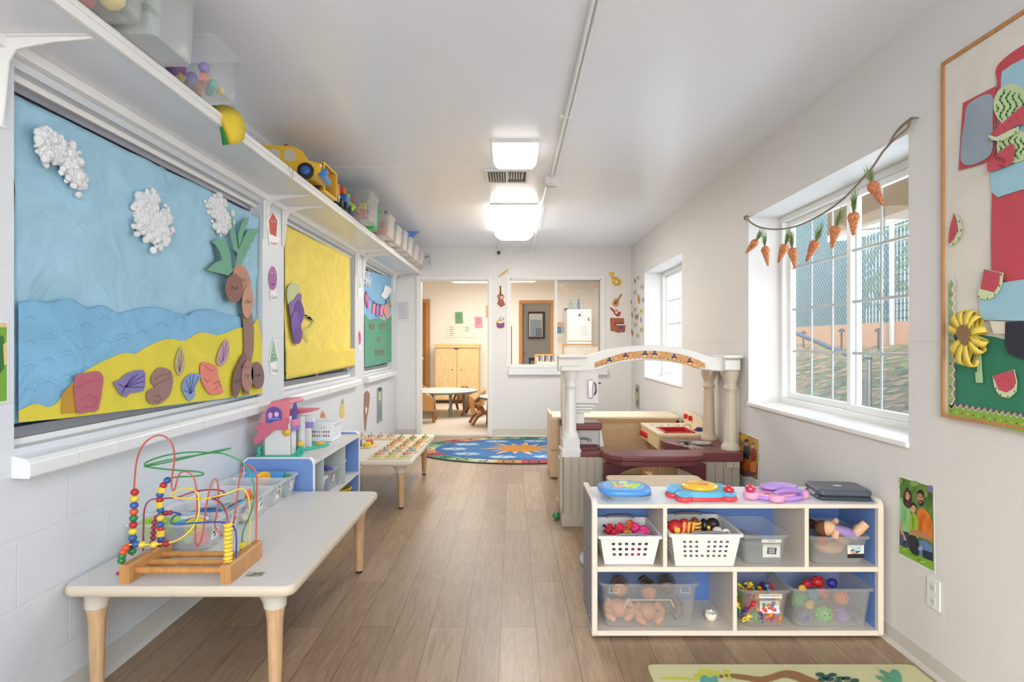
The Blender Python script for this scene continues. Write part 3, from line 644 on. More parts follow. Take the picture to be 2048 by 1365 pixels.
toy('toy_cup', 'big lime green plastic cup in the bin behind the bead maze, at its wall side', 'toy', LIME, lambda m: m.lathe([(.03, 0), (.044, .09), (.040, .09), (.027, .006)], (-1.375, 2.27, z+.002)))
toy('toy_cup', 'second lime green plastic cup lying in the bin behind the bead maze', 'toy', LIME, lambda m: m.cyl((-1.32, 2.27, z+.05), (-1.285, 2.28, z+.09), .026, .032))
toy('toy_ball', 'coral pink knobbly ball in the bin behind the bead maze', 'toy ball', P('E8636B', .4), lambda m: [m.ell((-1.19, 2.26, z+.03), .027)]+[m.ell((-1.19+.026*math.cos(a)*math.cos(b), 2.26+.026*math.sin(a)*math.cos(b), z+.03+.026*math.sin(b)), .006, 6, 4) for a in (0, 1, 2, 3, 4, 5, 6) for b in (-.7, 0, .7)])
toy('toy_ball', 'pale green ball low in the bin behind the bead maze', 'toy ball', P('A9CF8D', .4), lambda m: m.ell((-1.235, 2.26, z+.024), .022))
toy('toy_ring', 'magenta curved toy piece low in the bin behind the bead maze', 'toy', P('B13A92', .4), lambda m: m.tube([(-1.30+.03*math.cos(a), 2.255, z+.035+.03*math.sin(a)) for a in [k*.5 for k in range(12)]], .008))
def pac(m):
    m.lathe([(.012, 0), (.036, .004), (.038, .008), (.03, .012)], (-1.20, 2.235, z+.078), axis=(.2, -.5, .8))
    m.use(LIME).ell((-1.198, 2.225, z+.088), (.024, .024, .018))
toy('toy_flying_saucer', 'lime and yellow round toy lid on top of the bin behind the bead maze', 'toy', YEL, pac)
toy('toy_shark', 'light blue rounded toy with notched edge on the bin behind the bead maze', 'toy', LBLU, lambda m: (m.ell((-1.262, 2.25, z+.075), (.03, .022, .022)), m.ell((-1.24, 2.245, z+.08), (.018, .014, .014))))
toy('toy_spoon', 'white plastic toy spoon lying on the bin behind the bead maze', 'toy', P('E8E8E2', .4), lambda m: (m.tube([(-1.27, 2.31, z+.09), (-1.22, 2.30, z+.098), (-1.18, 2.29, z+.092)], .006), m.ell((-1.285, 2.31, z+.088), (.022, .016, .007))))
for k, (c, dx, nm) in enumerate((('2DA6C8', 0, 'teal'), ('F0A032', .022, 'orange'), ('2457A8', .045, 'dark blue'), ('36B0C9', .068, 'turquoise'))):
    def pad(m, dx=dx): m.prism([(-1.41+dx, 2.40, z+.035), (-1.17+dx, 2.37, z+.105+dx*.25), (-1.15+dx, 2.42, z+.115+dx*.25), (-1.41+dx, 2.46, z+.05)], (0.004, .004, .008))
    toy('toy_paddle', 'long %s plastic paddle sloping in the second bin behind the bead maze' % nm, 'toy', P(c, .35), pad, bevel=.003)
toy('toy_tool_handle', 'royal blue toy handle with dark slots across the second bin', 'toy', BLU, lambda m: (m.box((-1.22, 2.38, z+.10), (.09, .03, .012)), m.use(DARK).box((-1.22, 2.378, z+.107), (.05, .008, .002))), bevel=.004)
for k in range(14):
    c, nm = [('B59AC9', 'lavender'), ('8F7DB8', 'violet'), ('D8A0B0', 'pink'), ('6F7FC0', 'periwinkle'), ('E0C8B0', 'peach')][k % 5]
    x, y = -1.365+.05*(k % 5)+R.uniform(-.01, .01), 2.56+.07*(k//5)
    toy('toy_piece', '%s soft plastic toy piece in the wide middle bin' % nm, 'toy piece', P(c, .5), lambda m: m.ell((x, y, z+.018), (.02, .02, .016), 10, 8, sq=.7), group='%s toy pieces in the wide middle bin' % nm)
toy('toy_wedge', 'bright orange wedge block standing in the wide middle bin', 'toy block', ORG, lambda m: m.prism([(-1.25, 2.72, z+.02), (-1.19, 2.72, z+.02), (-1.22, 2.72, z+.10)], (0, .03, 0)), bevel=.003)
toy('toy_bowl', 'yellow plastic bowl upright in the bin against the blue cabinet', 'toy', P('EFB52E', .35), lambda m: m.lathe([(.006, 0), (.028, .008), (.038, .03), (.036, .03), (.022, .01)], (-1.255, 3.0, z+.075), axis=(0, -.8, .4)))
toy('toy_plate', 'bright blue plastic plate leaning in the bin against the blue cabinet', 'toy', LBLU, lambda m: m.lathe([(.03, 0), (.046, .006), (.046, .009), (.028, .005)], (-1.325, 3.02, z+.075), axis=(.1, -.7, .6)))
toy('toy_box', 'blue open toy box leaning in the bin against the blue cabinet', 'toy', P('3F8DD0', .4), lambda m: m.box((-1.195, 3.02, z+.09), (.06, .05, .05)), bevel=.004)
toy('toy_disc', 'dark green toy disc in the bin against the blue cabinet', 'toy', GRN, lambda m: m.lathe([(.004, 0), (.026, .003), (.026, .008), (.01, .01)], (-1.155, 3.02, z+.088)))
toy('toy_bag', 'teal cloth piece bulging low in the bin against the blue cabinet', 'toy', P('49A79B', .6), lambda m: m.ell((-1.19, 3.02, z+.035), (.06, .045, .03)))
# ================================================================ blue ended cabinet
t = thing('toy_cabinet', 'low toy cabinet with blue end panels and greige top against left wall', 'cabinet', (-1.24, 3.62, 0))
cx0, cx1, cy0, cy1 = -1.43, -1.053, 3.14, 4.09
for y in (cy0, cy1-.018):
    prof = [(cx0, .02), (cx1, .02), (cx1, .535), (cx1-.006, .555), (cx1-.022, .568), (cx0+.02, .568), (cx0, .55)]
    p = MB(BLUEP).prism([(x+(.006 if x < -1.3 else -.006), y, z_-(.006 if z_ > .1 else -.006)) for x, z_ in prof], (0, .018, 0)).build('end_panel', t)
    m = MB(P('E4E5E7', .35)); n = len(prof)
    for k in range(n):
        a, b = prof[k], prof[(k+1) % n]; ia = (a[0]+(.006 if a[0] < -1.3 else -.006), a[1]-(.006 if a[1] > .1 else -.006)); ib = (b[0]+(.006 if b[0] < -1.3 else -.006), b[1]-(.006 if b[1] > .1 else -.006))
        m.prism([(a[0], y-.001, a[1]), (b[0], y-.001, b[1]), (ib[0], y-.001, ib[1]), (ia[0], y-.001, ia[1])], (0, .020, 0))
    m.build('edge_band', p)
for x in (-1.335, -1.10): MB(METAL).cyl((x, cy0+.001, .535), (x, cy0-.0025, .535), .004, n=10).build('screw', t)
MB(LAM).bx(cx0+.006, cx1-.004, cy0+.018, cy1-.018, .53, .55).build('top_board', t)
m = MB(P('DADCE0', .35)); m.bx(cx1-.004, cx1, cy0+.018, cy1-.018, .53, .55); m.build('top_edge', t)
MB(LAM).bx(cx0+.006, cx1-.004, cy0+.018, cy1-.018, .275, .291).build('shelf', t); MB(LAM).bx(cx0+.006, cx1-.004, cy0+.018, cy1-.018, .03, .048).build('shelf', t)
MB(P('B9C0BB', .4)).bx(cx0+.006, cx1-.004, 3.30, 3.314, .291, .53).build('divider', t); MB(P('B9C0BB', .4)).bx(cx0+.006, cx1-.004, 3.725, 3.739, .291, .53).build('divider', t)
MB(BLUEP).bx(cx0, cx0+.006, cy0+.018, cy1-.018, .03, .53).build('back_panel', t)
m = MB(DARK).box((cx1-.13, cy1-.0195, .50), (.035, .003, .018)); m.build('name_plate', t)
tt = clear_tub('clear bin of purple and blue toys on the middle shelf of the blue-ended cabinet', -1.23, 3.60, .291, .30, .19, .125, .2)
sticker(tt, rect((-1.083, 3.58, .36), (0, 1, 0), (.12, 0, .99)), .04, .04, ['E7B0B0', '55A8A0', 'D8D0E0'], seed=5)
for k in range(12):
    c, nm = [('6C5BB0', 'violet'), ('3F5FB8', 'blue'), ('C94F6A', 'rose'), ('8FA0C8', 'grey-blue')][k % 4]
    x, y, zz = -1.33+.065*(k % 4)+.01*(k//4), 3.55+.045*((k//2) % 3), .315+.04*(k//4)
    toy('toy_ring', '%s plastic ring toy in the clear bin in the blue-ended cabinet' % nm, 'toy', P(c, .4), lambda m: m.tube([(x+.018*math.cos(a), y, zz+.018*math.sin(a)) for a in [q*PI/6 for q in range(13)]], .008, 6, 1), group='%s ring toys in the cabinet bin' % nm)
toy('toy_boat', 'navy blue boat shaped toy on top of the clear cabinet bin', 'toy', P('2B3C9E', .4), lambda m: m.ell((-1.15, 3.55, .425), (.05, .025, .014)))
toy('toy_gear', 'magenta toothed toy wheel on top of the clear cabinet bin', 'toy', P('A83A98', .4), lambda m: [m.ell((-1.25, 3.53, .43), (.04, .025, .016))]+[m.ell((-1.25+.04*math.cos(a), 3.53+.025*math.sin(a), .438), .007, 6, 4) for a in range(6)])
basket('small white slotted bin in the first bay of the blue-ended cabinet', -1.36, -1.09, 3.335, 3.46, .291, .11, WHITEG, 4, 3, 6)
basket('small clear-white bin in the last bay of the blue-ended cabinet', -1.38, -1.10, 3.76, 3.88, .291, .12, P('E5E9EC', .3), 4, 2, 6)
basket('small white tray bin at the back corner bay of the blue-ended cabinet', -1.40, -1.16, 3.92, 4.04, .291, .14, WHITEG, 4, 2, 6)
toy('toy_bucket', 'yellow round bucket on the bottom shelf of the blue-ended cabinet', 'bucket', YEL, lambda m: m.lathe([(.05, 0), (.068, .16), (.071, .16), (.071, .165), (.062, .165), (.046, .006)], (-1.14, 3.93, .048)))
toy('toy_bowl', 'small red toy bowl beside the yellow bucket on the bottom shelf', 'toy', RED, lambda m: m.lathe([(.02, 0), (.045, .05), (.042, .05), (.018, .006)], (-1.12, 3.80, .048)))
# toy house on the cabinet
HX, HY, HZ = -1.27, 3.42, .55
t = thing('toy_house', 'pink roofed plastic play house with teal base open on the blue-ended cabinet', 'toy house', (HX, HY, HZ))
m = MB(P('35B39C', .4))
m.prism([(-1.375, 3.215, HZ), (-1.185, 3.215, HZ), (-1.165, 3.26, HZ), (-1.19, 3.34, HZ), (-1.22, 3.40, HZ), (-1.13, 3.55, HZ), (-1.12, 3.62, HZ), (-1.20, 3.66, HZ), (-1.375, 3.66, HZ)], (0, 0, .014)); m.build('base', t, bevel=.004)
m = MB(P('35B39C', .5))
for x, y, s in ((-1.385, 3.225, 1), (-1.395, 3.27, .9), (-1.175, 3.24, .7), (-1.17, 3.28, .8), (-1.20, 3.33, .7)):
    for q in range(4): m.ell((x+.004*(q % 2), y, HZ+.012+.014*q*s), (.013*s, .013*s, .010*s), 8, 6)
m.build('hedge', t)
HW = P('D9DADA', .6, kind='stucco'); PKR = P('D5788A', .5)
m = MB(HW); m.prism([(-1.355, 3.235, HZ+.014), (-1.215, 3.235, HZ+.014), (-1.215, 3.235, HZ+.205), (-1.285, 3.235, HZ+.20), (-1.355, 3.235, HZ+.13)], (0, .012, 0)); m.bx(-1.227, -1.215, 3.24, 3.32, HZ+.014, HZ+.20); m.bx(-1.355, -1.343, 3.24, 3.52, HZ+.014, HZ+.19)
m.bx(-1.23, -1.215, 3.40, 3.47, HZ+.014, HZ+.20); m.bx(-1.33, -1.19, 3.49, 3.505, HZ+.014, HZ+.14); m.build('wall_panel', t)
m = MB(PKR)   # steep roof shell
m.loft([[Vector((x, y, HZ+z_)) for x, z_ in ((-1.40, .10), (-1.375, .20), (-1.35, .255), (-1.315, .31), (-1.225, .318), (-1.205, .30), (-1.215, .29), (-1.30, .295), (-1.335, .24), (-1.355, .19), (-1.385, .095))] for y in (3.225, 3.42)], smooth=False)
m.prism([(-1.40, 3.222, HZ+.098), (-1.22, 3.222, HZ+.205), (-1.215, 3.222, HZ+.30), (-1.235, 3.222, HZ+.316), (-1.315, 3.222, HZ+.31), (-1.35, 3.222, HZ+.255), (-1.375, 3.222, HZ+.20)], (0, .012, 0)); m.build('roof', t, bevel=.004)
m = MB(P('C9667C', .5)); m.prism([(-1.405, 3.206, HZ+.110), (-1.402, 3.206, HZ+.080), (-1.378, 3.206, HZ+.082), (-1.30, 3.206, HZ+.15), (-1.212, 3.206, HZ+.192), (-1.215, 3.206, HZ+.222), (-1.30, 3.206, HZ+.20)], (0, .014, 0))
m.prism([(-1.395, 3.212, HZ+.155), (-1.225, 3.212, HZ+.155), (-1.225, 3.212, HZ+.195), (-1.385, 3.212, HZ+.19)], (0, .014, 0)); m.build('gable_trim', t)
fw = Flat(MB(), rect((-1.30, 3.2205, HZ+.235), (1, 0, 0), (0, 0, 1))); arch = [(-.042, -.042), (.042, -.042), (.042, .01)]+[(.042*math.cos(a), .01+.035*math.sin(a)) for a in [k*PI/10 for k in range(1, 10)]]+[(-.042, .01)]
fw.poly(arch, P('4A55A8', .4), .0, .003); fw.ell(-.018, .0, .012, .016, P('E89AC0', .5), .0035); fw.ell(.016, .004, .012, .014, P('F0B4D0', .5), .0035); fw.line([(-.03, -.02), (.03, -.02)], .004, P('A9AEE0', .5), .0037); fw.ell(0, .02, .006, .012, P('8A2B6B', .5), .0036)
fw.m.build('arched_window', t)
fr = Flat(MB(), rect((-1.214, 3.25, HZ), (0, 1, 0), (0, 0, 1)))
fr.poly([(0.0, .205), (.06, .205), (.08, .25), (.06, .30), (.02, .28)], P('4C3FA0', .5), 0, .004); fr.poly([(0, .17), (.09, .16), (.08, .20), (0, .205)], P('E57FB0', .5), .001, .01); fr.poly([(0, .145), (.08, .145), (.08, .165), (0, .17)], P('8F78C9', .5), .001, .012)
fr.m.build('open_side', t)
m = MB(P('D9B24A', .5)); m.lathe([(.004, 0), (.022, .004), (.022, .01), (.004, .014)], (-1.232, 3.229, HZ+.14), axis=(0, -1, 0), n=16); m.ell((-1.195, 3.34, HZ+.055), (.02, .014, .022)); m.ell((-1.16, 3.57, HZ+.02), (.03, .02, .012)); m.build('doorbell', t)
m = MB(PKR); m.prism([(-1.34, 3.50, HZ+.19), (-1.17, 3.48, HZ+.225), (-1.165, 3.48, HZ+.235), (-1.24, 3.50, HZ+.235), (-1.34, 3.50, HZ+.235)], (0, .10, 0)); m.build('wing_roof', t, bevel=.003)
MB(P('8F78C9', .45)).bx(-1.30, -1.18, 3.485, 3.51, HZ+.125, HZ+.16).build('balcony', t); MB(HW).bx(-1.30, -1.185, 3.50, 3.515, HZ+.16, HZ+.20).build('wing_wall', t)
# white slotted basket with craft pieces
tb = basket('white slotted plastic basket behind the pink play house on the cabinet', -1.315, -1.13, 3.74, 3.94, .55, .125, P('EDEFF3', .35), 9, 3, 9, tap=.012, hole=.6)
for k in range(9): toy('craft_bottle', 'small red-brown craft piece standing in the white slotted basket', 'craft piece', P(['B8707A', '9A4A50', '7C4A48'][k % 3], .5), lambda m: m.cyl((-1.295+k*.018, 3.765+.01*(k % 2), .555), (-1.295+k*.018, 3.765+.01*(k % 2), .625), .006, n=8), group='craft pieces in the white slotted basket')
# ================================================================ far low table and puzzles
low_table('second low table with greige top further along the left wall', -1.445, -.695, 4.12, 5.34, .35,
          [(-1.375, 4.20, -1, -1), (-.79, 4.20, 1, -1), (-.785, 5.27, 1, 1), (-1.375, 5.27, -1, 1)])
PW = P('D9C39A', .5, kind='wood'); z = .35
def puzzle(label, x, y, w, d, seed, cols, knobs, z=z):
    q = random.Random(seed); t = thing('peg_puzzle', label, 'puzzle', (x, y, z)); MB(PW).bx(x-w/2, x+w/2, y-d/2, y+d/2, z, z+.012).build('board', t, bevel=.002)
    k = 0; nx, ny = knobs
    for i in range(nx):
        for j in range(ny):
            px, py = x-w/2+w*(i+.5)/nx, y-d/2+d*(j+.5)/ny; r = min(w/nx, d/ny)*.42; c = cols[k % len(cols)]; k += 1
            n = q.choice([5, 6, 7, 9]); m = MB(P(c, .5)); ph = q.uniform(0, 3)
            m.prism([(px+r*q.uniform(.7, 1.05)*math.cos(ph+2*PI*a/n), py+r*q.uniform(.6, .95)*math.sin(ph+2*PI*a/n), z+.0121) for a in range(n)], (0, 0, .006))
            pc = m.build('puzzle_piece', t); MB(P('8F7A55', .4)).cyl((px, py, z+.018), (px, py, z+.034), .003, n=8).ell((px, py, z+.036), (.007, .007, .005), 8, 6).build('peg', pc)
    return t
puzzle('wooden peg puzzle with pale green and red pieces nearest on the second table', -.875, 4.29, .30, .20, 1, ['A8B87A', 'C9868A', 'B0B56E', 'C4B48A'], (3, 2))
puzzle('wooden peg puzzle with grey animal pieces, second from the near edge', -.865, 4.52, .30, .20, 2, ['8A97A8', 'B7A79A', '9FA3A0', 'C7A585'], (3, 2))
puzzle('wooden peg puzzle with red and orange pieces, third from the near edge', -.86, 4.76, .30, .22, 3, ['C98A78', 'D79A5A', 'B8A070', 'D07C5C', 'A8B07A'], (3, 3))
puzzle('wooden peg puzzle with green field picture at the far corner of the table', -.85, 5.03, .30, .24, 4, ['D97A52', 'E0A080', '97B85A', '87A860', '6F9A58'], (3, 3))
puzzle('wooden peg puzzle set across the far wall side of the second table', -1.19, 5.12, .34, .20, 5, ['9AA0A8', 'C98A80', 'C8B090', 'A0988A'], (4, 2))
t = thing('shape_puzzle', 'wooden tray puzzle with thick red, green and yellow round blocks', 'puzzle', (-1.22, 4.72, z))
MB(PW).prism([(-1.34, 4.62, z), (-1.12, 4.62, z), (-1.07, 4.70, z), (-1.08, 4.82, z), (-1.32, 4.82, z), (-1.36, 4.70, z)], (0, 0, .012)).build('board', t, bevel=.003)
for (x, y, c) in ((-1.29, 4.67, 'B2202C'), (-1.22, 4.67, '1F6B45'), (-1.145, 4.67, 'E3C62B'), (-1.24, 4.76, '4A3A78'), (-1.15, 4.76, 'C93F3F')): MB(P(c, .35)).lathe([(.028, 0), (.030, .003), (.030, .026), (.026, .030)], (x, y, z+.012)).build('round_block', t)
# ================================================================ front toy cabinet (white, blue back)
t = thing('toy_cabinet', 'white open toy cabinet with blue back panel at front right against the wall', 'cabinet', (.9, 2.49, 0))
a0, a1, f0, f1 = .318, 1.478, 2.344, 2.64; CE = P('DCD3C6', .35); CI = P('D3CABB', .4); BIN = P('4F72B4', .5)
for x in (a0, a1-.022):
    prof = []
    for cy, cz, s0 in ((f0+.035, .521, PI/2), (f0+.02, .025, PI)):
        for k in range(6):
            a = s0+PI/2*k/5; r = .035 if cz > .3 else .020; prof.append((cy+r*math.cos(a), cz+r*math.sin(a)))
    prof = [(f1, .005), (f1, .556)]+prof
    m = MB(CE).prism([(x, y, z) for y, z in prof], (.022, 0, 0)); p = m.build('side_panel', t, bevel=.003)
    inner = MB(P('8A8A92', .5) if x == a0 else BLUEP); xx = x-.0006 if x == a0 else x-.0006
    inner.prism([(xx, f0+.022, .03), (xx, f1-.01, .03), (xx, f1-.01, .545), (xx, f0+.03, .545), (xx, f0+.022, .52)], (.0008, 0, 0)); inner.build('face_laminate', p)
    for y, z in ((2.40, .48), (2.58, .48), (2.42, .28), (2.58, .28), (2.42, .06), (2.58, .06)):
        if x == a0: MB(METAL).cyl((x, y, z), (x-.0025, y, z), .004, n=8).build('screw', p)
MB(P('E9EAEE', .3)).bx(a0+.022, a1-.022, f0+.012, f1, .52, .536).build('top_board', t, bevel=.001)
m = MB(CE).bx(a0+.022, a1-.022, f0+.006, f0+.012, .52, .536); m.build('top_edge', t)
for z0, z1 in ((.267, .286), (.012, .032)):
    s_ = MB(CI).bx(a0+.022, a1-.022, f0+.012, f1-.004, z0, z1).build('shelf', t); MB(CE).bx(a0+.022, a1-.022, f0+.006, f0+.012, z0, z1).build('shelf_edge', s_)
MB(BIN).bx(a0+.022, a1-.022, f1-.006, f1, .03, .52).build('back_panel', t)
for x0, z0, z1 in ((.602, .286, .52), (1.166, .286, .52), (.880, .032, .267)):
    s_ = MB(CI).bx(x0, x0+.016, f0+.012, f1-.006, z0, z1).build('divider', t); MB(CE).bx(x0, x0+.016, f0+.006, f0+.012, z0, z1).build('divider_edge', s_)
WB = P('E4E3E1', .35)
def hand(root, x, y, z, w):
    MB(P('6F7076', .4)).tube([(x-w/2, y, z), (x-w*.3, y-.003, z+.006), (x+w*.3, y-.003, z+.006), (x+w/2, y, z)], .0055, 8, 3).build('handle', root)
tb = basket('white perforated basket of red and pink flower balls on the cabinet, top left bay', .352, .590, 2.352, 2.60, .286, .125, WB, 6, 3, 9, tap=.022, u0f=.15, u1f=.85, z0f=.25, z1f=.80, hole=.5)
hand(tb, .475, 2.35, .411, .12); hand(tb, .475, 2.60, .411, .12)
tb = basket('larger white perforated basket labelled block people on the cabinet, second bay', .632, .906, 2.335, 2.60, .286, .138, WB, 8, 4, 9, tap=.022, hole=.48, u0f=.13, u1f=.87, z0f=.24, z1f=.82, skip=[(3, 3), (3, 2), (3, 1)])
hand(tb, .775, 2.332, .425, .125); hand(tb, .775, 2.60, .425, .12)
f = Flat(MB(P('DDD9D2', .5)), rect((.782, 2.3368, .4115), (1, 0, 0), (0, 0, 1))); f.poly([(-.033, -.005), (.033, -.005), (.033, .005), (-.033, .005)], P('DDD9D2', .5), 0, .0006); f.text('BLOCK PEOPLE', 0, 0, .009, INK, .0009); f.m.build('name_strip', tb)
# flower balls
def fball(x, y, z, c, r=.02):
    m = MB(P(c, .35)); m.ell((x, y, z), r*.7, 10, 8)
    for b in (-.9, 0, .9):
        for k in range(6 if b == 0 else 4):
            a = k*2*PI/(6 if b == 0 else 4)+b; m.cyl((x, y, z), (x+r*math.cos(a)*math.cos(b), y+r*math.sin(a)*math.cos(b), z+r*math.sin(b)), r*.18, r*.45, 8)
    m.cyl((x, y, z), (x, y, z+r*1.1), r*.2, r*.45, 8); return m
k = 0
for x, y, z, c, nm in ((.425, 2.42, .392, 'D9304A', 'red'), (.45, 2.46, .405, 'E0405A', 'red'), (.41, 2.48, .395, 'D9304A', 'red'), (.475, 2.43, .388, 'F0A235', 'orange'), (.455, 2.39, .385, 'B01E2E', 'dark red'), (.515, 2.45, .408, 'E6458E', 'pink'), (.54, 2.42, .405, 'E6458E', 'pink'), (.52, 2.40, .392, 'F06AA0', 'pink'), (.50, 2.49, .408, 'E8683A', 'orange'), (.55, 2.46, .395, 'E03F8A', 'pink'), (.44, 2.41, .33, 'B01E2E', 'dark red'), (.50, 2.40, .33, 'E6458E', 'pink'), (.54, 2.40, .33, 'C22B50', 'red')):
    tag(fball(x, y, z, c).build('flower_ball'), '%s knobbly flower ball heaped in the top left perforated basket' % nm, 'toy ball', '%s flower balls in the basket' % nm)
# toy figures in the second basket
t = thing('toy_figure', 'red helmeted toy fireman figure lying in the block people basket', 'toy figure', (.67, 2.42, .40))
MB(P('B8262A', .3)).ell((.665, 2.40, .428), (.033, .032, .032)).build('helmet', t); MB(P('E2B13A', .3)).lathe([(.004, 0), (.012, .002), (.012, .004)], (.662, 2.366, .428), axis=(0, -1, 0)).build('badge', t)
m = MB(P('B8262A', .4)).ell((.705, 2.41, .425), (.03, .03, .036)); m.build('body', t)
for x in (.692, .712, .73): MB(P('E3A64A', .4)).cyl((x-.002, 2.385, .40), (x+.006, 2.385, .455), .007, n=8).build('stripe', t)
MB(P('D8A07C', .5)).ell((.69, 2.385, .412), (.012, .012, .012)).build('face', t)
t = thing('toy_figure', 'brown and cream striped toy figure in the block people basket', 'toy figure', (.75, 2.42, .40))
MB(P('7A3B22', .4)).ell((.75, 2.42, .428), (.022, .026, .036)).build('body', t)
for z in (.41, .425, .44): MB(P('E0B85A', .4)).lathe([(.024, 0), (.026, .004), (.024, .008)], (.75, 2.417, z)).build('stripe', t)
toy('toy_figure', 'black toy figure with yellow beak in the block people basket', 'toy figure', P('191A1E', .35), lambda m: (m.ell((.79, 2.43, .425), (.018, .024, .03)), m.use(YEL).ell((.803, 2.41, .425), (.008, .008, .008))))
toy('toy_figure', 'dark brown round toy figure at the back of the block people basket', 'toy figure', P('2E1F1B', .5), lambda m: m.ell((.84, 2.47, .42), (.028, .028, .026)))
toy('toy_figure', 'white curved toy piece at the front of the block people basket', 'toy piece', P('E2E0DA', .4), lambda m: (m.ell((.835, 2.40, .415), (.02, .018, .016)), m.tube([(.85, 2.39, .41), (.865, 2.385, .422), (.88, 2.39, .412)], .007)))
# clear tubs
def ctub(label, x0, x1, y0, y1, z, h, a=.22, col='DFE4E6', tap=.018): return clear_tub(label, (x0+x1)/2, (y0+y1)/2, z, x1-x0, y1-y0, h, a, col, tap)
tp = ctub('clear tub with a phones label on the cabinet, third item on the middle shelf', .925, 1.105, 2.36, 2.61, .286, .125, .2, 'D4DADE')
sticker(tp, rect((1.04, 2.365, .385), (1, 0, 0), (0, 0, 1)), .078, .014, [], txt='PHONES', name='name_strip')
f = Flat(MB(), rect((1.04, 2.366, .345), (1, 0, 0), (0, 0, 1))); f.poly([(-.035, -.026), (.035, -.026), (.035, .026), (-.035, .026)], P('C9CAC6', .5), 0, .0006); f.poly([(-.018, -.012), (.018, -.014), (.022, .012), (-.016, .014)], P('3C4450', .4), .0008)
for i in range(4):
    for j in range(3): f.poly([(-.010+i*.006, -.009+j*.007), (-.006+i*.006, -.009+j*.007), (-.006+i*.006, -.005+j*.007), (-.010+i*.006, -.005+j*.007)], P('D8DADC', .4), .0011)
f.m.build('label_sticker', tp)
for k, (x, y, r) in enumerate(((.985, 2.44, .2), (.96, 2.50, 1.1))):
    c = Matrix.Translation((x, y, .375)) @ Matrix.Rotation(r, 4, 'Z') @ Matrix.Rotation(.25, 4, 'X')
    m = MB(P('2A2B31', .3)); m.M = c; m.box((0, 0, 0), (.075, .04, .012)); m.use(P('B8BCC2', .3)).box((.0, 0, .0065), (.066, .032, .001)); m.use(DARK)
    for i in range(5):
        for j in range(3): m.box((-.022+i*.011, -.009+j*.009, .0075), (.007, .005, .001))
    tag(m.build('toy_phone', bevel=.002), ['dark toy phone lying face up in the phones tub', 'second dark toy phone at the back of the phones tub'][k], 'toy phone')
td = ctub('clear tub holding dolls in the top right bay of the white cabinet', 1.20, 1.43, 2.36, 2.60, .286, .12, .2, 'DADDDD')
f = Flat(MB(), rect((1.378, 2.366, .342), (1, 0, 0), (0, 0, 1))); f.poly([(-.033, -.026), (.033, -.026), (.033, .026), (-.033, .026)], P('D9DAD8', .5), 0, .0006)
f.poly([(-.033, -.026), (.033, -.026), (.033, -.008), (-.033, -.010)], P('17181C', .5), .0008); f.ell(0, .004, .022, .012, P('3A2F2A', .5), .001, rot=.3); f.ell(.004, .010, .018, .007, P('9FD0D8', .5), .0012, rot=-.2); f.ell(-.01, -.002, .012, .006, P('C9A08A', .5), .0014); f.m.build('label_sticker', td)
t = thing('rag_doll', 'plush doll in a knitted purple dress lying across the top right tub', 'doll', (1.33, 2.42, .40)); SK = P('D9AE90', .8, kind='cloth')
MB(SK).ell((1.285, 2.40, .425), (.032, .028, .030)).build('head', t)
MB(P('5E3A24', .8, kind='cloth')).ell((1.268, 2.41, .422), (.032, .030, .032)).build('hair', t)
m = MB(P('9A84BE', .9, kind='cloth')); m.loft([[Vector((1.305+dx, 2.40+r*math.cos(a), .425-dx*.35+r*.8*math.sin(a))) for a in [q*PI/8 for q in range(16)]] for dx, r in ((0, .016), (.02, .026), (.05, .030), (.08, .032), (.085, .028))]); m.build('dress', t)
m = MB(SK).tube([(1.305, 2.375, .42), (1.295, 2.365, .405), (1.29, 2.36, .395)], [.013, .014, .013], 10); m.build('arm', t)
MB(SK).tube([(1.32, 2.42, .44), (1.335, 2.43, .448)], [.012, .012], 10).build('arm', t)
MB(SK).tube([(1.385, 2.385, .40), (1.40, 2.38, .425), (1.425, 2.375, .452)], [.014, .020, .017], 10).build('leg', t)
MB(SK).tube([(1.39, 2.41, .40), (1.415, 2.41, .42), (1.44, 2.41, .438)], [.014, .020, .017], 10).build('leg', t)
toy('doll', 'dark haired doll half hidden at the back of the top right tub', 'doll', P('3B211A', .8, kind='cloth'), lambda m: (m.ell((1.235, 2.52, .41), (.03, .03, .03)), m.ell((1.275, 2.53, .405), (.03, .025, .02)), m.use(P('7A4C38', .7)).ell((1.24, 2.50, .40), (.018, .018, .02))))
toy('toy_ball', 'small red shiny ball under the plush doll in the top right tub', 'toy ball', P('B3202E', .3), lambda m: m.ell((1.262, 2.40, .376), (.02, .02, .018)))
toy('doll_limb', 'tan cloth doll seen through the side of the top right tub', 'doll', P('C49A7C', .8, kind='cloth'), lambda m: (m.ell((1.31, 2.44, .34), (.06, .05, .03)), m.ell((1.36, 2.42, .37), (.03, .02, .02))))
